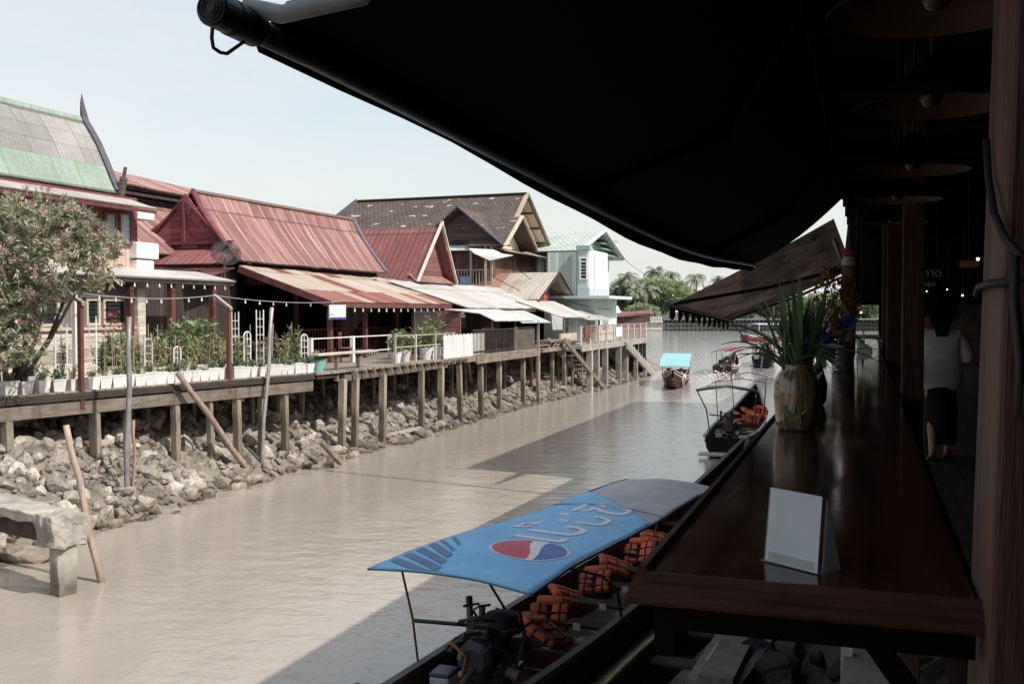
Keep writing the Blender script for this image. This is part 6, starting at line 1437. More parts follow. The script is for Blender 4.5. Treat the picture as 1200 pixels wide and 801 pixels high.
# --- red canopy boat going away
t = thing('passenger_boat', 'passenger boat with maroon canopy motoring away with orange jacketed passengers', 'boat', (0,0,0)); sb = atZ(846, 440, 0)
H5 = Hull(9.5, 1.5, .8, .5, .6, .1); H5.build(t, 'hull_wood', 'gunwale_light', 'blue_sheet'); H5.floor(t); H5.seats(t, 2, 7, 6)
cf = MB(); A = [V(-.8,.9,1.45), V(-.8,6.8,1.5)]; M_ = [V(0,.9,1.6), V(0,6.8,1.66)]; B = [V(.8,.9,1.45), V(.8,6.8,1.5)]
vsx = []
for y in (.9,2.9,4.9,6.8): vsx += [V(-.8,y,1.42), V(-.45,y,1.54), V(0,y,1.58), V(.45,y,1.54), V(.8,y,1.42)]
cf.add(vsx+[p-V(0,0,.03) for p in vsx], [(i*5+j, i*5+j+1, (i+1)*5+j+1, (i+1)*5+j) for i in range(3) for j in range(4)]+[(20+i*5+j, 20+(i+1)*5+j, 20+(i+1)*5+j+1, 20+i*5+j+1) for i in range(3) for j in range(4)]+[(j+1, j, 20+j, 21+j) for j in range(4)]+[(0,5,25,20),(9,4,24,29),(5,10,30,25),(14,9,29,34),(10,15,35,30),(19,14,34,39)])
cf.build('canopy', 'maroon_tarp', t)
for y in (.95, 3.8, 6.6):
    for sg in (-1,1): MB().tube([V(sg*.74,y,1.42), V(sg*min(.7,H5.hw(y)),y,H5.zg(y))], .022, 5).build('canopy_post', 'wire_pale', t)
bl5 = V(sb.x, sb.y, 0); rz5 = math.radians(2); place(t, bl5, rz5)
seat_people(H5, bl5, rz5, [(-.35,2.2),(.02,2.0),(.36,2.3),(-.3,3.6),(.3,3.6)], [1,2,3,3,1], ['passenger in orange vest on the canal side of the maroon roofed boat','dark dressed boatman in the middle of the maroon roofed boat','passenger in orange vest on the market side of the maroon roofed boat','second row passenger on the canal side of the maroon roofed boat','second row passenger on the market side of the maroon roofed boat'], 'passengers in the maroon roofed boat')
engine('small engine steering the maroon roofed boat', bl5+V(.2,.5,.6), rz5, .9)
# wake foam behind it
m = MB(); rr = random.Random(8)
for i in range(200):
    a = rr.random()**1.5; x = bl5.x+rr.gauss(0,.28+.9*a); y = bl5.y-.2-5.5*a; s_ = rr.uniform(.03,.09)*(1-.5*a); m.blob((x, y, .02+rr.random()*.28*(1-a)**2), s_, i, .3, 1, (1.3,1.3,.45))
mk('foam', (.7,.69,.66), .6, .05, 3, 0); tag(m.build('wake_foam', 'foam'), 'white wake foam thrown up behind the maroon roofed boat', 'foam', kind='stuff')
for o in proto_used:
    for ch in list(o.children_recursive): bpy.data.objects.remove(ch)
    bpy.data.objects.remove(o)
# --- dark boat with engine near the awning cord
t = thing('longtail_boat', 'dark longtail boat with large stern engine and flat canopy beyond the vase leaves', 'boat', (0,0,0)); sb = atZ(893, 431, 0)
H6 = Hull(11, 1.7, .8, .6, .8, .15); H6.build(t, 'hull_black', 'hull_red', None); H6.floor(t); m = MB(); m.sheet([V(-.8,1.6,2.15), V(0,1.6,2.25), V(.8,1.6,2.15)], [V(-.8,7.5,2.1), V(0,7.5,2.2), V(.8,7.5,2.1)], .04); m.build('canopy', 'grey_tarp', t)
for y in (1.8,4.6,7.3):
    for sg in (-1,1): MB().tube([V(sg*.76,y,2.12), V(sg*.72,y,H6.zg(y))], .025, 5).build('canopy_post', 'black_metal', t)
m = MB(); m.box((0,-.3,.15), (1.6,.6,.06)); m.build('stern_platform', 'hull_black', t); place(t, (sb.x, sb.y, 0), .06); engine('large black engine on the stern of the dark longtail boat', (sb.x, sb.y+.9, .75), .06, 1.7)
# --- far red and white boat with flat canopy
t = thing('longtail_boat', 'distant red and white longtail boat with blue grey flat canopy', 'boat', (0,0,0)); sb = atZ(872, 400, 0)
H7 = Hull(15, 2.2, .8, .7, 1.0, .2); H7.build(t, 'hull_red', 'pale_wall', 'pale_wall'); H7.seats(t, 3, 10, 6); m = MB(); m.sheet([V(-1.1,1.5,2.3), V(0,1.5,2.45), V(1.1,1.5,2.3)], [V(-1.1,10,2.3), V(0,10,2.45), V(1.1,10,2.3)], .06); m.build('canopy', 'blue_sheet', t)
for y in (1.7,5.5,9.8):
    for sg in (-1,1): MB().tube([V(sg*1.05,y,2.3), V(sg*.95,y,H7.zg(y))], .04, 5).build('canopy_post', 'pale_wall', t)
place(t, (sb.x, sb.y, 0), -.75)
# ------------------------------------------------------------------ market side: boardwalk, bar, awnings
FZ = 2.5
m = MB(); m.span(.45, 3.4, -3.5, 62, FZ-.12, FZ); tag(m.build('boardwalk', 'floor_dark'), kind='structure')
t = thing('market_building', 'long dark market hall over the boardwalk on the near bank', 'building', (2.5, 10, FZ))
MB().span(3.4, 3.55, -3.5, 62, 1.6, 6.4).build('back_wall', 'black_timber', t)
MB().span(-.8, 3.4, -.9, -.8, 1.6, 6.4).build('added_shade_wall', 'black_timber', t)  # unseen wall added behind the camera to keep light off bar and post
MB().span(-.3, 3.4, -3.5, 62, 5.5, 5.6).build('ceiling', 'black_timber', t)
MB().span(.5, 3.4, 46, 46.1, FZ, 5.5).build('added_partition', 'black_timber', t)  # added to close off the bright view through the open far end
MB().span(-.32, 3.4, 19.6, 19.7, 4.12, 5.36).build('added_dark_panel', 'black_timber', t)  # dark panel added to hide the pale gap under the ceiling
MB().sheet([V(-.2,-8,6.45), V(3.6,-8,8.0)], [V(-.2,20.5,6.45), V(3.6,20.5,8.0)], .06).build('roof', 'rusty_tin_roof', t)
MB().sheet([V(-.2,44,6.45), V(3.6,44,8.0)], [V(-.2,62,6.45), V(3.6,62,8.0)], .06).build('roof', 'rusty_tin_roof', t)
MB().span(-.3, -.2, -8, 20.5, 5.5, 6.42).build('fascia', 'black_timber', t)
for k in range(16): y = -2+k*1.45; MB().span(-.3, 3.4, y, y+.1, 5.36, 5.5).build('ceiling_beam', 'black_timber', t)
t = thing('shophouse', 'tall dark two storey shophouse farther along the market side', 'building', (3, 33, FZ))
m = MB(); m.sheet([V(-.3,20.6,8.6), V(-.3+1.7,20.6+1.2,10.3)], [V(-.3,43,8.6), V(1.4,43,10.3)], .08); m.sheet([V(-.35,22.2,10.2), V(3.6,22.2,11.0)], [V(-.35,43,10.2), V(3.6,43,11.0)], .08); m.build('roof', 'rusty_tin_roof', t)
MB().span(-.2, 3.5, 22.3, 43, 5.65, 10.1).build('upper_wall', 'brown_planks', t)
t = thing('antenna_mast', 'tall thin antenna mast rising above the market roof', 'mast', (.5, 20, 6.6)); MB().tube([(.5,19.9,6.5),(.5,19.9,15.2)], .05, 8).build('mast_pole', 'steel_pipe', t)
m = MB()
for k in range(5): m.tube([(.1,19.9,13.2+.4*k),(.9,19.9,13.2+.4*k)], .012, 5)
m.build('antenna_rods', 'steel_pipe', t)
# posts
def wpost(label, x, y, w, d, lean=0, mat='post_wood', z0=.3, z1=5.4):
    m = MB(); m.beam(V(x-lean*(4-z0), y, z0), V(x+lean*(z1-4), y, z1), w, d, (0,1,0)); o = m.build('timber_post', mat, None, org=(x, y, z0)); tag(o, label, 'post'); bevel(o, .008); return o
wpost('large reddish brown post with black rope at the near end of the bar', .32, 1.765, .27, .285, .024)
wpost('slim brown post rising behind the middle of the bar', .245, 6.1, .115, .115, 0, 'post_shaded')
wpost('third darker post farther along the bar', .25, 10.4, .13, .13, 0, 'post_shaded')
wpost('fourth post far along the bar in deep shade', .27, 14.8, .13, .13, 0, 'post_shaded')
# rope round the near post
t = thing('black_rope', 'thick black rope tied round the near brown post', 'rope', (.25, 1.62, 4.1))
q = lambda px, py, d: atD(px, py, d)
m = MB(); m.tube([q(1156,165,1.66), q(1158,205,1.62), q(1165,250,1.5), q(1178,280,1.42), q(1200,302,1.40), q(1216,316,1.40)], .006, 8); m.build('sloping_strand', 'wire_black', t, smooth=True)
m = MB(); m.tube([q(1144,345,1.84), q(1147,336,1.70), q(1160,332,1.47), q(1180,331,1.42), q(1200,326,1.41), q(1240,320,1.41)], .006, 8); m.build('loop', 'wire_black', t, smooth=True)
m = MB(); m.tube([q(1190,300,1.39), q(1189,350,1.39), q(1196,420,1.39), q(1196,490,1.39)], .0065, 8); m.tube([q(1204,300,1.385), q(1208,400,1.385), q(1200,494,1.385)], .006, 8); m.build('hanging_end', 'wire_black', t, smooth=True)
# the bar
t = thing('bar_counter', 'long varnished dark wood bar with moulded edge running along the canal', 'bar', (-.1, 6, FZ)); ZT = 3.55
m = MB(); m.span(-.352, .165, 1.74, 7.45, ZT-.04, ZT); m.build('counter_top', 'bar_varnish', t)
m = MB(); m.span(-.352, .165, 7.46, 17.5, ZT-.04, ZT-.002); m.build('counter_top', 'bar_varnish', t)
prof = [(0,-.002),(.008,.004),(.022,.004),(.027,-.003),(.031,-.008),(.037,-.005),(.050,-.008),(.055,-.015),(.059,-.018),(.066,-.017),(.074,-.022),(.077,-.030),(.073,-.037),(.05,-.042),(0,-.042)]
m = MB(); n = len(prof); A = [V(-.385, 1.742-a, ZT+b) for a, b in prof]; B = [V(.30, 1.742-a, ZT+b) for a, b in prof]
A = [V(-.352-a*.34, 1.742-a, ZT+b) for a, b in prof]
m.add(A+B, [(i, n+i, n+(i+1)%n, (i+1)%n) for i in range(n)]+[tuple(range(n)), tuple(range(2*n-1, n-1, -1))]); bevel(m.build('end_moulding', 'bar_edge', t), .002, 2)
prof2 = [(0,-.002),(.004,.010),(.016,.010),(.020,.0),(.026,-.014),(.034,-.024),(.034,-.05),(0,-.056)]
m = MB(); n = len(prof2); A = [V(-.353-a, 1.741, ZT+b) for a, b in prof2]; B = [V(-.353-a, 17.5, ZT+b) for a, b in prof2]
m.add(A+B, [(i, n+i, n+(i+1)%n, (i+1)%n) for i in range(n)]+[tuple(range(n)), tuple(range(2*n-1, n-1, -1))]); m.build('side_moulding', 'bar_edge', t)
MB().span(-.31, .165, 1.715, 1.735, ZT-.088, ZT-.044).build('end_apron', 'black_timber', t)
MB().span(-.345, -.31, 1.76, 17.5, ZT-.15, ZT-.058).build('side_apron', 'black_timber', t)
for y in (3.2, 6.0, 9, 12, 15): m = MB(); m.beam((-.3,y,ZT-.06), (.44,y,FZ-.05), .06, .06); m.build('bracket', 'black_timber', t)
MB().span(.168, .2, 1.9, 17.5, ZT-.3, ZT-.06).build('back_rail', 'black_timber', t)
# menu holder
t = thing('menu_holder', 'clear stand with blank white card on the near end of the bar', 'menu holder', (-.12, 1.87, ZT))
a, b = atZ(897, 656, ZT+.002), atZ(958, 672, ZT+.002); a2 = atD(904, 571, (a-CAM).dot(FW)+.062); b2_ = atD(964, 582, (b-CAM).dot(FW)+.062)
bkv = (b-a).cross(V(0,0,1)).normalized(); bkv = bkv if bkv.dot(V(0,1,0)) > 0 else -bkv
up_v = (a2-a); nrm = (b-a).cross(up_v).normalized(); nrm = nrm if nrm.dot(FW) < 0 else -nrm
m = MB(); m.poly([a, b, b2_, a2], .0008, nrm); m.build('card', 'paper_white', t)
m = MB(); m.poly([a+nrm*.0025, b+nrm*.0025, b2_+nrm*.0025, a2+nrm*.0025], .0015, nrm); m.build('front_panel', 'clear_acrylic', t)
fb = bkv*.055; e2 = (b2_-b)
m = MB(); m.poly([b+nrm*-.004+V(.004,0,0), b+fb+V(.004,0,0), b2_-nrm*.004+V(.004,0,0)], .002, V(1,0,0)); m.poly([a-nrm*.003-V(.012,0,0), b-nrm*.003, b+fb, a+fb], .002, V(0,0,1)); m.build('base', 'clear_acrylic', t)
m = MB(); m.poly([a.lerp(a2,.13)+nrm*.0012+(b-a)*.06, b.lerp(b2_,.13)+nrm*.0012-(b-a)*.06, b.lerp(b2_,.02)+nrm*.0012-(b-a)*.06, a.lerp(a2,.02)+nrm*.0012+(b-a)*.06], .0006, nrm); mk('card_foot', (.6,.6,.5), .6, .05, 3, 0); m.build('card_strip', 'card_foot', t)
# vase with long leaves
vb = atZ(933, 503, ZT); t = thing('leaf_vase', 'striped glass jar of long green leaves on the edge of the bar', 'vase', vb)
vm_, vnt, vbs = nt_new('vase_stripes'); vco = coords(vnt); vs_ = nd(vnt, 'ShaderNodeSeparateXYZ'); lk(vnt, vco, vs_.inputs[0])
van = mth(vnt, 'ARCTAN2', vs_.outputs[1], vs_.outputs[0]); vcx = nd(vnt, 'ShaderNodeCombineXYZ'); lk(vnt, mth(vnt, 'MULTIPLY', van, 4.5), vcx.inputs[0]); lk(vnt, mth(vnt, 'MULTIPLY', vs_.outputs[2], 5), vcx.inputs[1])
vn = noise(vnt, vcx.outputs[0], 1.2, 4, .6); vn2 = noise(vnt, mapping(vnt, vcx.outputs[0], (1,1,1), (9,3,0)), 1.0, 3)
vc_ = mixc(vnt, ramp(vnt, vn, .36, .62), (.03,.035,.02), (.27,.22,.14)); vc_ = mixc(vnt, ramp(vnt, vn2, .5, .62), vc_, (.2,.07,.035)); lk(vnt, vc_, vbs.inputs['Base Color']); vbs.inputs['Roughness'].default_value = .16; vbs.inputs['Coat Weight'].default_value = .5; MATS['vase_stripes'] = vm_
R0 = .08
m = MB(); m.lathe([(R0*.82,0),(R0*.9,.012),(R0,.06),(R0*1.06,.13),(R0*1.03,.185),(R0*.9,.212),(R0*.72,.228),(R0*.70,.238),(R0*.76,.25),(R0*.68,.252),(R0*.6,.238)], vb, 26, True); m.build('jar', 'vase_stripes', t, smooth=True)
f = MB(); rr = random.Random(5)
for i in range(84):
    az = rr.uniform(0, 6.28); arch = i < 14
    if arch: az = PI+rr.uniform(-.9,.9) if i < 9 else rr.uniform(0,6.28)
    el = rr.uniform(.85,1.15) if arch else rr.uniform(1.1, 1.55); Ln = rr.uniform(.3,.42) if arch else rr.uniform(.18,.40); d = V(math.cos(az)*math.cos(el), math.sin(az)*math.cos(el), math.sin(el)); p = vb+V(rr.uniform(-.045,.045), rr.uniform(-.045,.045), .215); w_ = rr.uniform(.006,.010) if arch else rr.uniform(.007,.013); n = 9; s_ = (d.cross(V(0,0,1)).normalized()+rv()*.5).normalized(); rows = []; sag_ = rr.uniform(.1,.2) if arch else rr.uniform(.01,.06)
    for j in range(n+1):
        k = w_*(math.sin(PI*(.15+.85*(j/n)))**.6) if j < n else .0005; rows.append((p-s_*k, p+V(0,0,-.003), p+s_*k)); d = (d-V(0,0,sag_)+rv()*.03).normalized(); p = p+d*Ln/n
    f.add([q_ for r in rows for q_ in r], [(i_*3+j_, i_*3+j_+1, (i_+1)*3+j_+1, (i_+1)*3+j_) for i_ in range(n) for j_ in range(2)])
f.build('leaves', 'leaf_blade', t, smooth=True)
m = MB(); m.tube([vb+V(-R0*.5,-R0*.95,.02), vb+V(-R0*.45,-R0*1.0,.1)], .003, 5)
for k in range(9): leaf(m, vb+V(.0+.02*math.cos(k), -R0*1.04, .05+.004*k), V(math.cos(k*.7), -.15, math.sin(k*.7)), .05, .012)
m.build('side_sprig', 'leaf_green', t)
# blue flowers
vb = atZ(957, 474, ZT); t = thing('blue_flower_vase', 'small dark vase of blue flowers beside the jar of long leaves', 'vase', vb)
MB().lathe([(.03,0),(.045,.02),(.05,.1),(.03,.17),(.036,.19),(.026,.18)], vb, 14).build('vase', 'black_plastic', t, smooth=True)
f = MB(); s_ = MB(); lv = MB()
for i in range(16):
    c = atD(962, 393, (vb-CAM).dot(FW)-.3) + V(rr.gauss(0,.045), rr.gauss(0,.05), rr.gauss(0,.045)); s_.tube([vb+V(0,0,.17), c], .003, 4)
    for k in range(16): leaf(f, c, rv(), .055, .022)
    for k in range(3): leaf(lv, c-V(0,0,.05), rv(-.2), .12, .03)
f.build('petals', 'petal_blue', t); s_.build('stems', 'leaf_dark', t); lv.build('leaves', 'leaf_dark', t)
# steel jar with dried flowers
vb = atZ(987, 435, ZT); t = thing('steel_canister', 'ribbed steel canister of dried rust and yellow flowers on the bar', 'vase', vb)
m = MB(); pr = [(.07,0)]
for k in range(9): pr += [(.08,.012+.02*k), (.076,.022+.02*k)]
pr += [(.078,.2),(.05,.215),(.05,.23)]; mk('ribbed_steel', (.36,.35,.36), .3, .2, 5, .05, metal=.8); m.lathe(pr, vb, 22); m.build('canister', 'ribbed_steel', t)
f = MB(); y2 = MB(); s_ = MB()
for i in range(34):
    c = atD(rr.uniform(962,1002), rr.uniform(318,392), (vb-CAM).dot(FW)+rr.uniform(-.15,.15)); s_.tube([vb+V(0,0,.2), c], .004, 4)
    for k in range(14): leaf(f if i % 3 else y2, c+rv()*.03, rv(), .06, .03)
f.build('dried_flowers', 'petal_rust', t); y2.build('yellow_flowers', 'petal_yellow', t); s_.build('stems', 'stem_brown', t)
# wooden paddle board, bottles behind
t = thing('serving_board', 'round pale wooden board leaning on the bar behind the canister', 'board', atZ(1013, 425, ZT)); c = atD(1013, 412, 8.6)
m = MB(); m.lathe([(.062,-.006),(.066,0),(.062,.006)], c, 24, True, (.1,-1,.15)); m.build('disc', 'beige_board', t); m = MB(); m.beam(c+V(0,0,.05), c+V(-.01,0,.18), .03, .012); m.build('handle', 'beige_board', t)
for i, (px, py, mt, lab) in enumerate([(1001,398,'clear_acrylic','clear glass bottle standing behind the dried flowers'),(1008,392,'teal_pot','small bluish glass standing farther behind the dried flowers'),(996,404,'white_pot','small white cup behind the dried flowers')]):
    p = atZ(px, py+22-4*i, ZT); tag(MB().lathe([(.035,0),(.038,.02),(.038,.12),(.016,.17),(.014,.22),(.017,.225)] if i == 0 else [(.035,0),(.04,.02),(.045,.12),(.04,.12),(.036,.02)], p, 14).build('bottle' if i == 0 else 'glass', mt, None, org=p, smooth=True), lab, 'bottle' if i == 0 else 'glass')
# folded parasol
pb = atZ(994, 425, ZT); D_ = (pb-CAM).dot(FW); zt = atD(991, 252, D_).z
t = thing('folded_parasol', 'folded grey parasol with red and white badge standing behind the dried flowers', 'parasol', pb)
m = MB(); z0 = pb.z; hgt = zt-z0; pr = [(.03,0),(.06,.05*hgt),(.062,.3*hgt),(.065,.55*hgt),(.06,.66*hgt),(.035,.78*hgt),(.02,.9*hgt),(.008,hgt)]; mk('parasol_cloth', (.10,.08,.08), .8, .3, 4, .3); m.lathe(pr, pb, 18); m.build('cloth', 'parasol_cloth', t, smooth=True)
m = MB(); m.lathe([(.0645,.66*hgt),(.0525,.715*hgt)], pb, 18, False); m.build('badge', 'sign_white', t); m = MB(); m.lathe([(.0515,.72*hgt),(.042,.76*hgt)], pb, 18, False); m.build('red_band', 'tag_red', t)
vs, fs = text_mesh('n', .07, .002); R = Matrix.Rotation(-.1, 3, 'Z')@Matrix.Rotation(PI/2, 3, 'X'); m = MB(); m.add([V(pb.x-.02, pb.y-.066, pb.z+.668*hgt)+R@p for p in vs], fs); m.build('lettering', 'tag_red', t)
# ceiling lamp shades
LS = ['first hanging lamp shade, largest and nearest overhead','second hanging lamp shade with bulb showing inside its tan underside','third hanging lamp shade along the bar','fourth hanging lamp shade, farthest along the bar','fifth hanging lamp shade near the slim post']
mk('shade_tan', (.06,.034,.022), .6, .15, 3, 0); mk('hair_matte', (.004,.0035,.0035), .95, .2, 9, .1, spec=.05); mk('shade_black', (.004,.0035,.0035), .8, .2, 3, 0, spec=.1)
for i, (px, py, d) in enumerate([(1098,14,2.05),(1091,127,2.95),(1070,201,4.0),(1052,235,5.1),(1046,262,6.6)]):
    c = atD(px, py, d); t = thing('lamp_shade', LS[i], 'lamp', (c.x, c.y, c.z), 'hanging lamp shades over the bar')
    MB().lathe([(.212,0),(.214,.004),(.15,.055),(.06,.1),(.03,.14),(.02,.15)], c, 32, False).build('shade', 'shade_black', t, smooth=True)
    MB().lathe([(.208,.002),(.145,.05),(.055,.095),(.02,.1)], c, 32, False).build('reflector', 'shade_tan', t, smooth=True)
    MB().lathe([(.02,.09),(.03,.05),(.034,.03),(.02,.008),(.004,.003)], c, 12).build('bulb', 'dim_bulb', t, smooth=True)
    MB().tube([c+V(0,0,.14), V(c.x, c.y, 5.5)], .006, 6).build('cord', 'wire_black', t)
# small lit bulbs deep inside the market
mk_emit('warm_bulb', (1,.62,.35), 5); mk_emit('green_bulb', (.35,1,.65), 1.6); mk_emit('pale_bulb', (1,.85,.8), 2.5)
for i, (px, py, d, r, mt, lab) in enumerate([(1146,303.5,9,.014,'warm_bulb','lit warm lamp bulb beside the near post deep in the market'),(1128,346,10,.010,'pale_bulb','small lit pale bulb above the woman in white'),(1086,341,9.6,.009,'green_bulb','small green lit bulb under the lettered board'),(1110,339,11,.008,'pale_bulb','tiny lit bulb left of the pale bulb above the woman'),(1003,358,14,.02,'warm_bulb','lit warm bulb behind the dried flowers'),(1009,366,15,.016,'pale_bulb','second lit bulb behind the dried flowers'),(1041,355,12,.012,'pale_bulb','tiny lit bulb between the slim post and the third post')]):
    c = atD(px, py, d); t = thing('light_bulb', lab, 'lamp', c); MB().blob(c, r, i, 0, 2).build('glass', mt, t, smooth=True); MB().tube([c+V(0,0,r), V(c.x,c.y,5.4)], .004, 5).build('cord', 'wire_black', t)
c = atD(1137, 306, 9.3); t = thing('stall_awning', 'small lit orange stall front deep in the market', 'stall', c); mk('stall_orange', (.4,.2,.1), .7, .2, 3, 0); MB().box(c+V(0,.1,-.02), (.16,.02,.06)).build('board', 'stall_orange', t); MB().tube([c+V(0,.12,0), V(c.x,c.y+.12,5.4)], .01, 5).build('hanger', 'wire_black', t)
# lettered board
a, b = atD(1066, 312, 9.6), atD(1101, 337, 9.6); t = thing('lettered_board', 'black hanging board with white hand painted lettering above the walkway', 'sign', ((a.x+b.x)/2, a.y, b.z))
nrm = V(-FW.x, -FW.y, 0).normalized(); ct = (a+b)/2; rzb = YAW
MB().box(ct, (.32,.02,.26), rz=rzb).build('board', 'black_timber', t); R = Matrix.Rotation(rzb, 3, 'Z')@Matrix.Rotation(PI/2, 3, 'X'); mk('chalk', (.62,.62,.62), .8, .1, 4, 0)
for s_, sz, dz, nm in (('ภาถาด', .115, .0, 'lettering'), ('Crepe', .075, -.085, 'small_lettering')):
    vs, fs = text_mesh(s_, sz, .001); mx = max(p.x for p in vs)-min(p.x for p in vs); m = MB(); m.add([ct+nrm*.013+R@(p-V(mx/2,0,0))+V(0,0,dz) for p in vs], fs); m.build(nm, 'chalk', t)
for s_ in (-1,1): MB().tube([ct+RT*.12*s_+V(0,0,.12), ct+RT*.12*s_+V(0,0,1.3)], .006, 5).build('chain', 'wire_black', t)
# woman in a white blouse walking away
wp = atZ(1101, 537, FZ); t = thing('person', 'woman in white blouse and dark skirt walking away between the posts', 'person', (wp.x, wp.y, FZ))
S = 1.56/1.6
J = [(0,0,.9),(0,.0,1.05),(0,.01,1.22),(0,0,1.34),(0,.02,1.42),(0,.03,1.49),(0,.03,1.56)]; E_ = [(i,i+1) for i in range(6)]; Rr = [(.145,.1),(.115,.085),(.14,.095),(.07,.06),(.052,.052),(.085,.095),(.055,.065)]
for sg in (-1,1):
    i = len(J); J += [(sg*.155,0,1.31),(sg*.215,-.02,1.06),(sg*.17,.16,.95),(sg*.10,.25,.98),(sg*.085,.0,.82)]
    fy = .12 if sg > 0 else -.14
    J += [(sg*.085,fy*.6+.04,.47),(sg*.08,fy-.06 if sg < 0 else fy,.09),(sg*.085,fy+.1,.03)]
    E_ += [(2,i),(i,i+1),(i+1,i+2),(i+2,i+3),(0,i+4),(i+4,i+5),(i+5,i+6),(i+6,i+7)]; Rr += [.06,.045,.036,.03,.09,.06,.038,.03]
a_, f_ = skin(J, E_, Rr, 2); MB().add([V(wp.x,wp.y,FZ)+p*S for p in a_], f_).build('body', 'skin_tone', t, smooth=True)
Jb = [(0,0,.66),(0,0,.95),(0,.0,1.1),(0,.01,1.24),(0,.0,1.345)]; Eb = [(0,1),(1,2),(2,3),(3,4)]; Rb = [(.25,.16),(.24,.155),(.215,.14),(.205,.13),(.10,.08)]
for sg in (-1,1): i = len(Jb); Jb += [(sg*.165,0,1.3),(sg*.235,-.01,1.16),(sg*.255,-.01,1.0)]; Eb += [(3,i),(i,i+1),(i+1,i+2)]; Rb += [.085,.08,.075]
a_, f_ = skin(Jb, Eb, Rb, 2); MB().add([V(wp.x,wp.y,FZ)+p*S for p in a_], f_).build('blouse', 'shirt_white', t, smooth=True)
m = MB(); m.lathe([(.12,.74),(.145,.70),(.165,.5),(.16,.16),(.15,.16),(.13,.69)], (wp.x,wp.y,FZ), 20); m.build('skirt', 'skirt_black', t, smooth=True)
m = MB(); m.blob(V(wp.x,wp.y-.0,FZ)+V(0,.02,1.5)*S, .118, 2, .12, 3, (1,1.08,1.12)); m.tube([V(wp.x,wp.y-.06,FZ+1.5*S), V(wp.x,wp.y-.09,FZ+1.4*S), V(wp.x,wp.y-.1,FZ+1.28*S)], [.09,.085,.05], 10); m.build('hair', 'hair_matte', t, smooth=True)
for sg in (-1,1):
    fy = .12 if sg > 0 else -.14; m = MB(); m.rbox(V(wp.x+sg*.085, wp.y+fy+.04, FZ+.012), (.09,.24,.024), .01); m.build('sandal', 'black_plastic', t)
# goods and hanging clothes filling the depth of the market
rr = random.Random(21); mk('cloth_dull_a', (.10,.05,.045), .9, .3, 3, .2); mk('cloth_dull_b', (.05,.055,.075), .9, .3, 3, .2); mk('cloth_dull_c', (.12,.1,.08), .9, .3, 3, .2)
NM = ['dull red','slate blue','khaki','dark red','navy','olive']
for i in range(12):
    y = 12.5+i*1.9; x = (1.5+.35*(i % 3)); c = V(x, y, 3.85); t = thing('hanging_garment', f'{NM[i % 6]} garment on a hanger, {ORD[i]} along the dark market walkway', 'clothing', c, 'garments hanging in the market')
    m = MB(); A = [c+V(-.22,0,0), c+V(-.2,.03,-.35), c+V(-.25,-.02,-.75)]; B = [c+V(.22,0,0), c+V(.2,-.03,-.35), c+V(.25,.02,-.75)]; m.sheet(A, B, .03, 4); m.build('cloth', ['cloth_dull_a','cloth_dull_b','cloth_dull_c'][i % 3], t); MB().tube([c, c+V(0,0,.2), V(x,y,5.4)], .008, 5).build('hanger', 'wire_black', t)
for i, y in enumerate((16.5, 21, 26, 32)):
    t = thing('market_stall', f'{ORD[i]} dark market table with goods on the canal side beyond the bar', 'stall', (-.05, y, FZ)); m = MB(); m.span(-.35,.4,y,y+3.2,3.2,3.26); m.build('table_top', 'dark_timber', t)
    for xx in (-.3,.35):
        for yy in (y+.1,y+3.1): MB().span(xx-.03,xx+.03,yy-.03,yy+.03,1.2 if xx<0 else FZ,3.2).build('leg', 'black_timber', t)
# ------------------------------------------------------------------ the big awning overhead
t = thing('retractable_awning', 'large black retractable awning sloping over the bar toward the canal', 'awning', (-.9, 8, 4.7))
n0 = atX(247, 9, -1.345); y0, z0 = n0.y, n0.z; f0 = atX(885, 311, -1.45); NY = 30
def ft(k):   # front tube axis with a long sag
    y = y0+(f0.y-y0)*k; return V(-1.345-.105*k, y, z0+(f0.z-z0)*k - .13*max(0, math.sin(PI*k))**1.5)
m = MB(); P = [ft(k/NY) for k in range(NY+1)]; m.tube(P, .030, 14); m.build('front_tube', 'black_metal', t, smooth=True)
m = MB(); dv = (P[1]-P[0]).normalized(); m.lathe([(.012,-.004),(.03,-.002),(.036,.0),(.039,.006),(.039,.06),(.036,.064),(.037,.07),(.041,.075),(.041,.17),(.036,.18)], P[0], 28, True, dv)
for k in range(3): m.lathe([(.032-.008*k,-.0045),(.029-.008*k,-.0065),(.026-.008*k,-.0045)], P[0], 24, False, dv)
m.build('end_cap', 'black_plastic', t)
c0 = P[0]+dv*.075; m = MB(); q0, q1, q2, q3 = atD(249,33,(P[0]-CAM).dot(FW)), atD(250,56,(P[0]-CAM).dot(FW)), atD(266,63,(P[0]-CAM).dot(FW)+.03), atD(286,49,(P[0]-CAM).dot(FW)+.1)
m.tube([q0, q0.lerp(q1,.5)+V(-.003,0,0), q1, q1.lerp(q2,.5)+V(0,0,-.004), q2, q3], .0042, 8); m.build('cord_loop', 'wire_black', t, smooth=True)
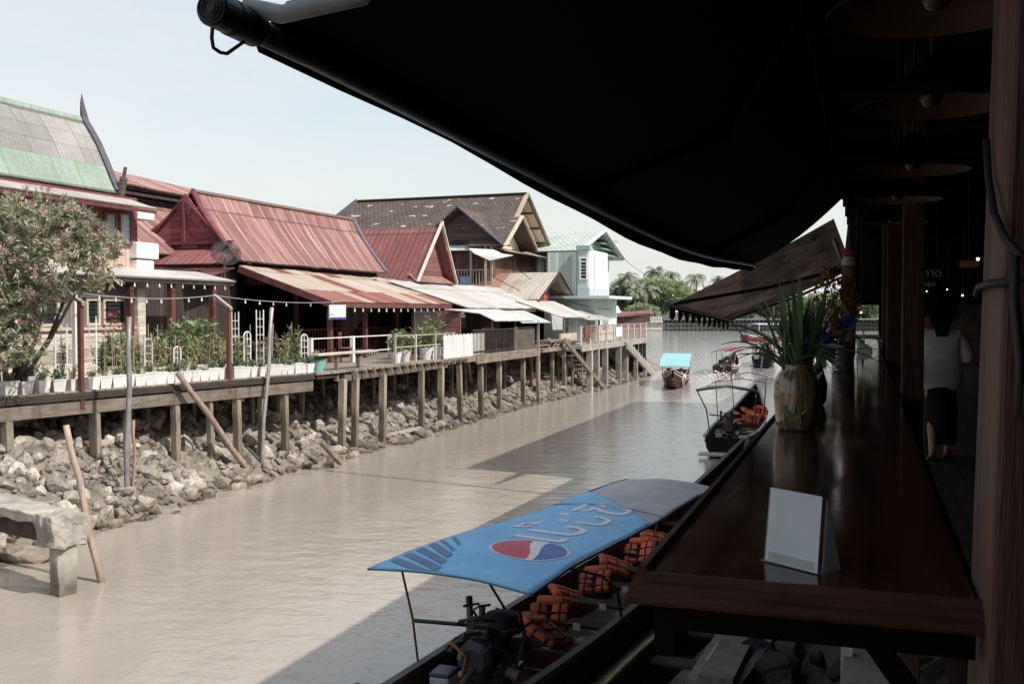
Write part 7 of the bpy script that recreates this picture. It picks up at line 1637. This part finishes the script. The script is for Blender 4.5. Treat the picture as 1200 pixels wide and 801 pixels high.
# cloth
kA = (2.13-y0)/(f0.y-y0); rows = []; NX = 12; vs = []
for i in range(NY+1):
    k = kA+(1-kA)*i/NY; a = ft(k)+V(.0,0,.03); b = V(-.31, a.y, 5.52)
    for j in range(NX+1):
        s_ = j/NX; p = a.lerp(b, s_); p.z -= .09*math.sin(PI*s_) + .012*math.sin(k*34+s_*3)*math.sin(PI*s_); vs.append(p)
W = NX+1; fs = [(i*W+j, i*W+j+1, (i+1)*W+j+1, (i+1)*W+j) for i in range(NY) for j in range(NX)]
m = MB(); m.add(vs, fs); m.add([p+V(0,0,.006) for p in vs], [tuple(reversed(q_)) for q_ in fs]); m.build('cloth', 'awning_cloth', t, smooth=True)
m = MB(); vs = []; drop = lambda k: .032+.06*min(1, max(0, (k-.1)/.3))+.006*math.sin(k*40)
for i in range(NY+1):
    k = kA+(1-kA)*i/NY; a = ft(k); dp = drop(k)*(1 if k < .97 else .6)
    vs += [a+V(-.034,0,.01), a+V(-.037,0,-dp*.5), a+V(-.03,0,-dp), a+V(-.026,0,-dp), a+V(.02,0,.02)]
m.add(vs, [(i*5+j, i*5+j+1, (i+1)*5+j+1, (i+1)*5+j) for i in range(NY) for j in range(4)]); m.build('valance', 'awning_cloth', t, smooth=True)
m = MB(); a = ft(kA*.55); m.tube([a+V(0,0,.04), atD(330,17,2.33), atD(420,-3,2.25), V(-.3,2.1,5.5)], [.02,.022,.024,.024], 8); m.build('near_arm', 'engine_white', t, smooth=True)
m = MB(); a, b, c, d = atD(330,20,2.32), atD(335,2,2.33), atD(450,-30,2.25), atD(430,-2,2.26); m.poly([a,b,c,d], .006, V(0,1,0)); m.build('bracket_plate', 'wire_pale', t)
for k in (.24, .62):
    a = ft(k); e_ = V(-.75, a.y+1.0, 5.0); m = MB(); m.tube([a, e_, V(-.32, a.y+.2, 5.4)], .022, 8); m.build('folding_arm', 'dark_cloth', t)
MB().tube([V(-.31,1.9,5.54), V(-.31,f0.y,5.54)], .045, 10).build('roller_tube', 'dark_cloth', t)
a = atD(790,291,10.2); b = atD(808,301,10.2); mk('purple_cloth', (.1,.05,.3), .8, .1, 3, 0); bn = MB(); bn.poly([V(a.x,a.y,a.z+.06), V(b.x,b.y,a.z+.06), V(b.x,b.y,b.z), V(a.x,a.y,b.z)], .006, V(0,1,0)); tag(bn.build('purple_tag', 'purple_cloth', None, org=a), 'small purple cloth tag hanging from the black awning edge', 'tag')
# ------------------------------------------------------------------ second striped awning
t = thing('scalloped_awning', 'faded brown awning with scalloped edge projecting over the canal beyond the black awning', 'awning', (-1.6, 20, 4.2))
A0 = atY(786, 357, 16.7); A1 = atX(856, 375, A0.x); R0_ = atY(977, 256, 16.7); R1 = V(-.3, A1.y, atX(1000, 318, -.3).z)
NU, NV = 22, 12; vs = []
for i in range(NU+1):
    u = i/NU; a = A0.lerp(A1, u); b = R0_.lerp(R1, u)
    for j in range(NV+1): s_ = j/NV; p = a.lerp(b, s_); p.z -= .08*math.sin(PI*s_)*(.4+.6*math.sin(PI*u)) ; vs.append(p)
W = NV+1; fs = [(i*W+j, i*W+j+1, (i+1)*W+j+1, (i+1)*W+j) for i in range(NU) for j in range(NV)]
m = MB(); m.add(vs, fs); m.build('cloth', 'brown_awning', t, smooth=True)
m = MB(); n = 11
for k in range(n):
    a = A0.lerp(A1, (k+.12)/n); b = A0.lerp(A1, (k+.78)/n); mid = a.lerp(b, .5); w_ = V(-.02,0,0)
    pts = [a+w_, a+w_+V(0,0,-.16), a.lerp(b,.2)+w_+V(-.01,0,-.22), mid+w_+V(-.02,0,-.25), a.lerp(b,.8)+w_+V(-.01,0,-.22), b+w_+V(0,0,-.16), b+w_]; m.add(pts, [(0,1,2,3,4,5,6)])
m.build('scalloped_valance', 'valance_cloth', t)
m = MB(); m.beam(A0+V(-.02,0,-.03), A1+V(-.02,0,-.03), .01, .07); m.build('valance_hem', 'valance_cloth', t)
MB().tube([A0+V(0,-.1,0), A1+V(0,.1,0)], .035, 8).build('front_bar', 'black_metal', t); MB().lathe([(.05,0),(.06,.02),(.06,.12),(.05,.14)], A0+V(0,-.25,0), 14, True, (A1-A0).normalized()).build('end_cap', 'black_plastic', t)
MB().tube([A0+V(.05,.1,.02), V(-1.6, 18.3, 4.42), V(-.35, 18.8, 4.75)], .03, 7).build('folding_arm', 'black_metal', t); MB().tube([A1+V(.05,-.2,.02), V(-1.5, A1.y-1.2, 4.3), V(-.3, A1.y-2, 4.8)], .03, 7).build('folding_arm', 'black_metal', t)
MB().tube([V(-.42,14.4,4.98), V(-.42,24.6,4.86)], .03, 7).build('wall_bar', 'wire_pale', t)
P = cat(A1+V(.02,0,-.05), atD(890,416,70), .0, 6); P = [A1+V(.02,0,-.05), atZ(893, 420, .6)]; tag(MB().tube(P, .02, 6).build('awning_rope', 'wire_black', None, org=P[0]), 'thin dark rope running from the scalloped awning down to the dark boat', 'cord')
# ------------------------------------------------------------------ things under the bar
mk('shade_concrete', (.2,.185,.165), .9, .3, 2, .4, dirt=(.1,.09,.075))  # darker copy of concrete with the shade below the bar in its colour
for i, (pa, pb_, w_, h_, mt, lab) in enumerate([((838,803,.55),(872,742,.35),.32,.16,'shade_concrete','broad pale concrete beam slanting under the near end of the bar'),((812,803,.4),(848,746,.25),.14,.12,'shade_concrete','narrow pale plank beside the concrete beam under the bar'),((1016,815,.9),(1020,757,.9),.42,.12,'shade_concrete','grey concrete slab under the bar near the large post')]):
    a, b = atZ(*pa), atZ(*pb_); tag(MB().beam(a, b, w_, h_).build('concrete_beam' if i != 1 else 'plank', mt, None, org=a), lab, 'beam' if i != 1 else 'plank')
p = atZ(992, 800, .7); tag(MB().span(p.x-.05, p.x+.05, p.y-.05, p.y+.05, .3, 3.4).build('steel_support', 'steel_pipe', None, org=(p.x,p.y,.3)), 'grey steel support post under the near end of the bar', 'post')
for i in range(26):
    p = atZ(rr.uniform(880,1135), rr.uniform(752,830), .45); s_ = rr.uniform(.14,.34); o = bpy.data.objects.new('bank_rock', protos[i % 9].copy()); o.data.materials.clear(); o.data.materials.append(MATS['rock_shaded']); C.objects.link(o); o.location = (p.x, p.y, .35+.3*max(0,p.x)); o.rotation_euler = (rr.random(), rr.random(), rr.random()*6); o.scale = (s_,)*3; tag(o, 'dark wet rock in the shade under the bar', 'rock', 'dark rocks under the bar')

# overhead cables between the houses and the riverside
for i, (pa, pb_, sg_, lab) in enumerate([((575,322,52),(690,352,55),.5,'black cable sagging from the timber house to the mint house'),((590,300,53),(716,362,58),.7,'lower black cable sagging toward the mint house canopy'),((731,303,70),(790,330,120),.6,'thin cable leaving the mint house gable toward the trees')]):
    P = cat(atD(*pa), atD(*pb_), sg_); tag(MB().tube(P, .018, 5).build('overhead_cable', 'wire_black', None, org=P[0]), lab, 'cable')
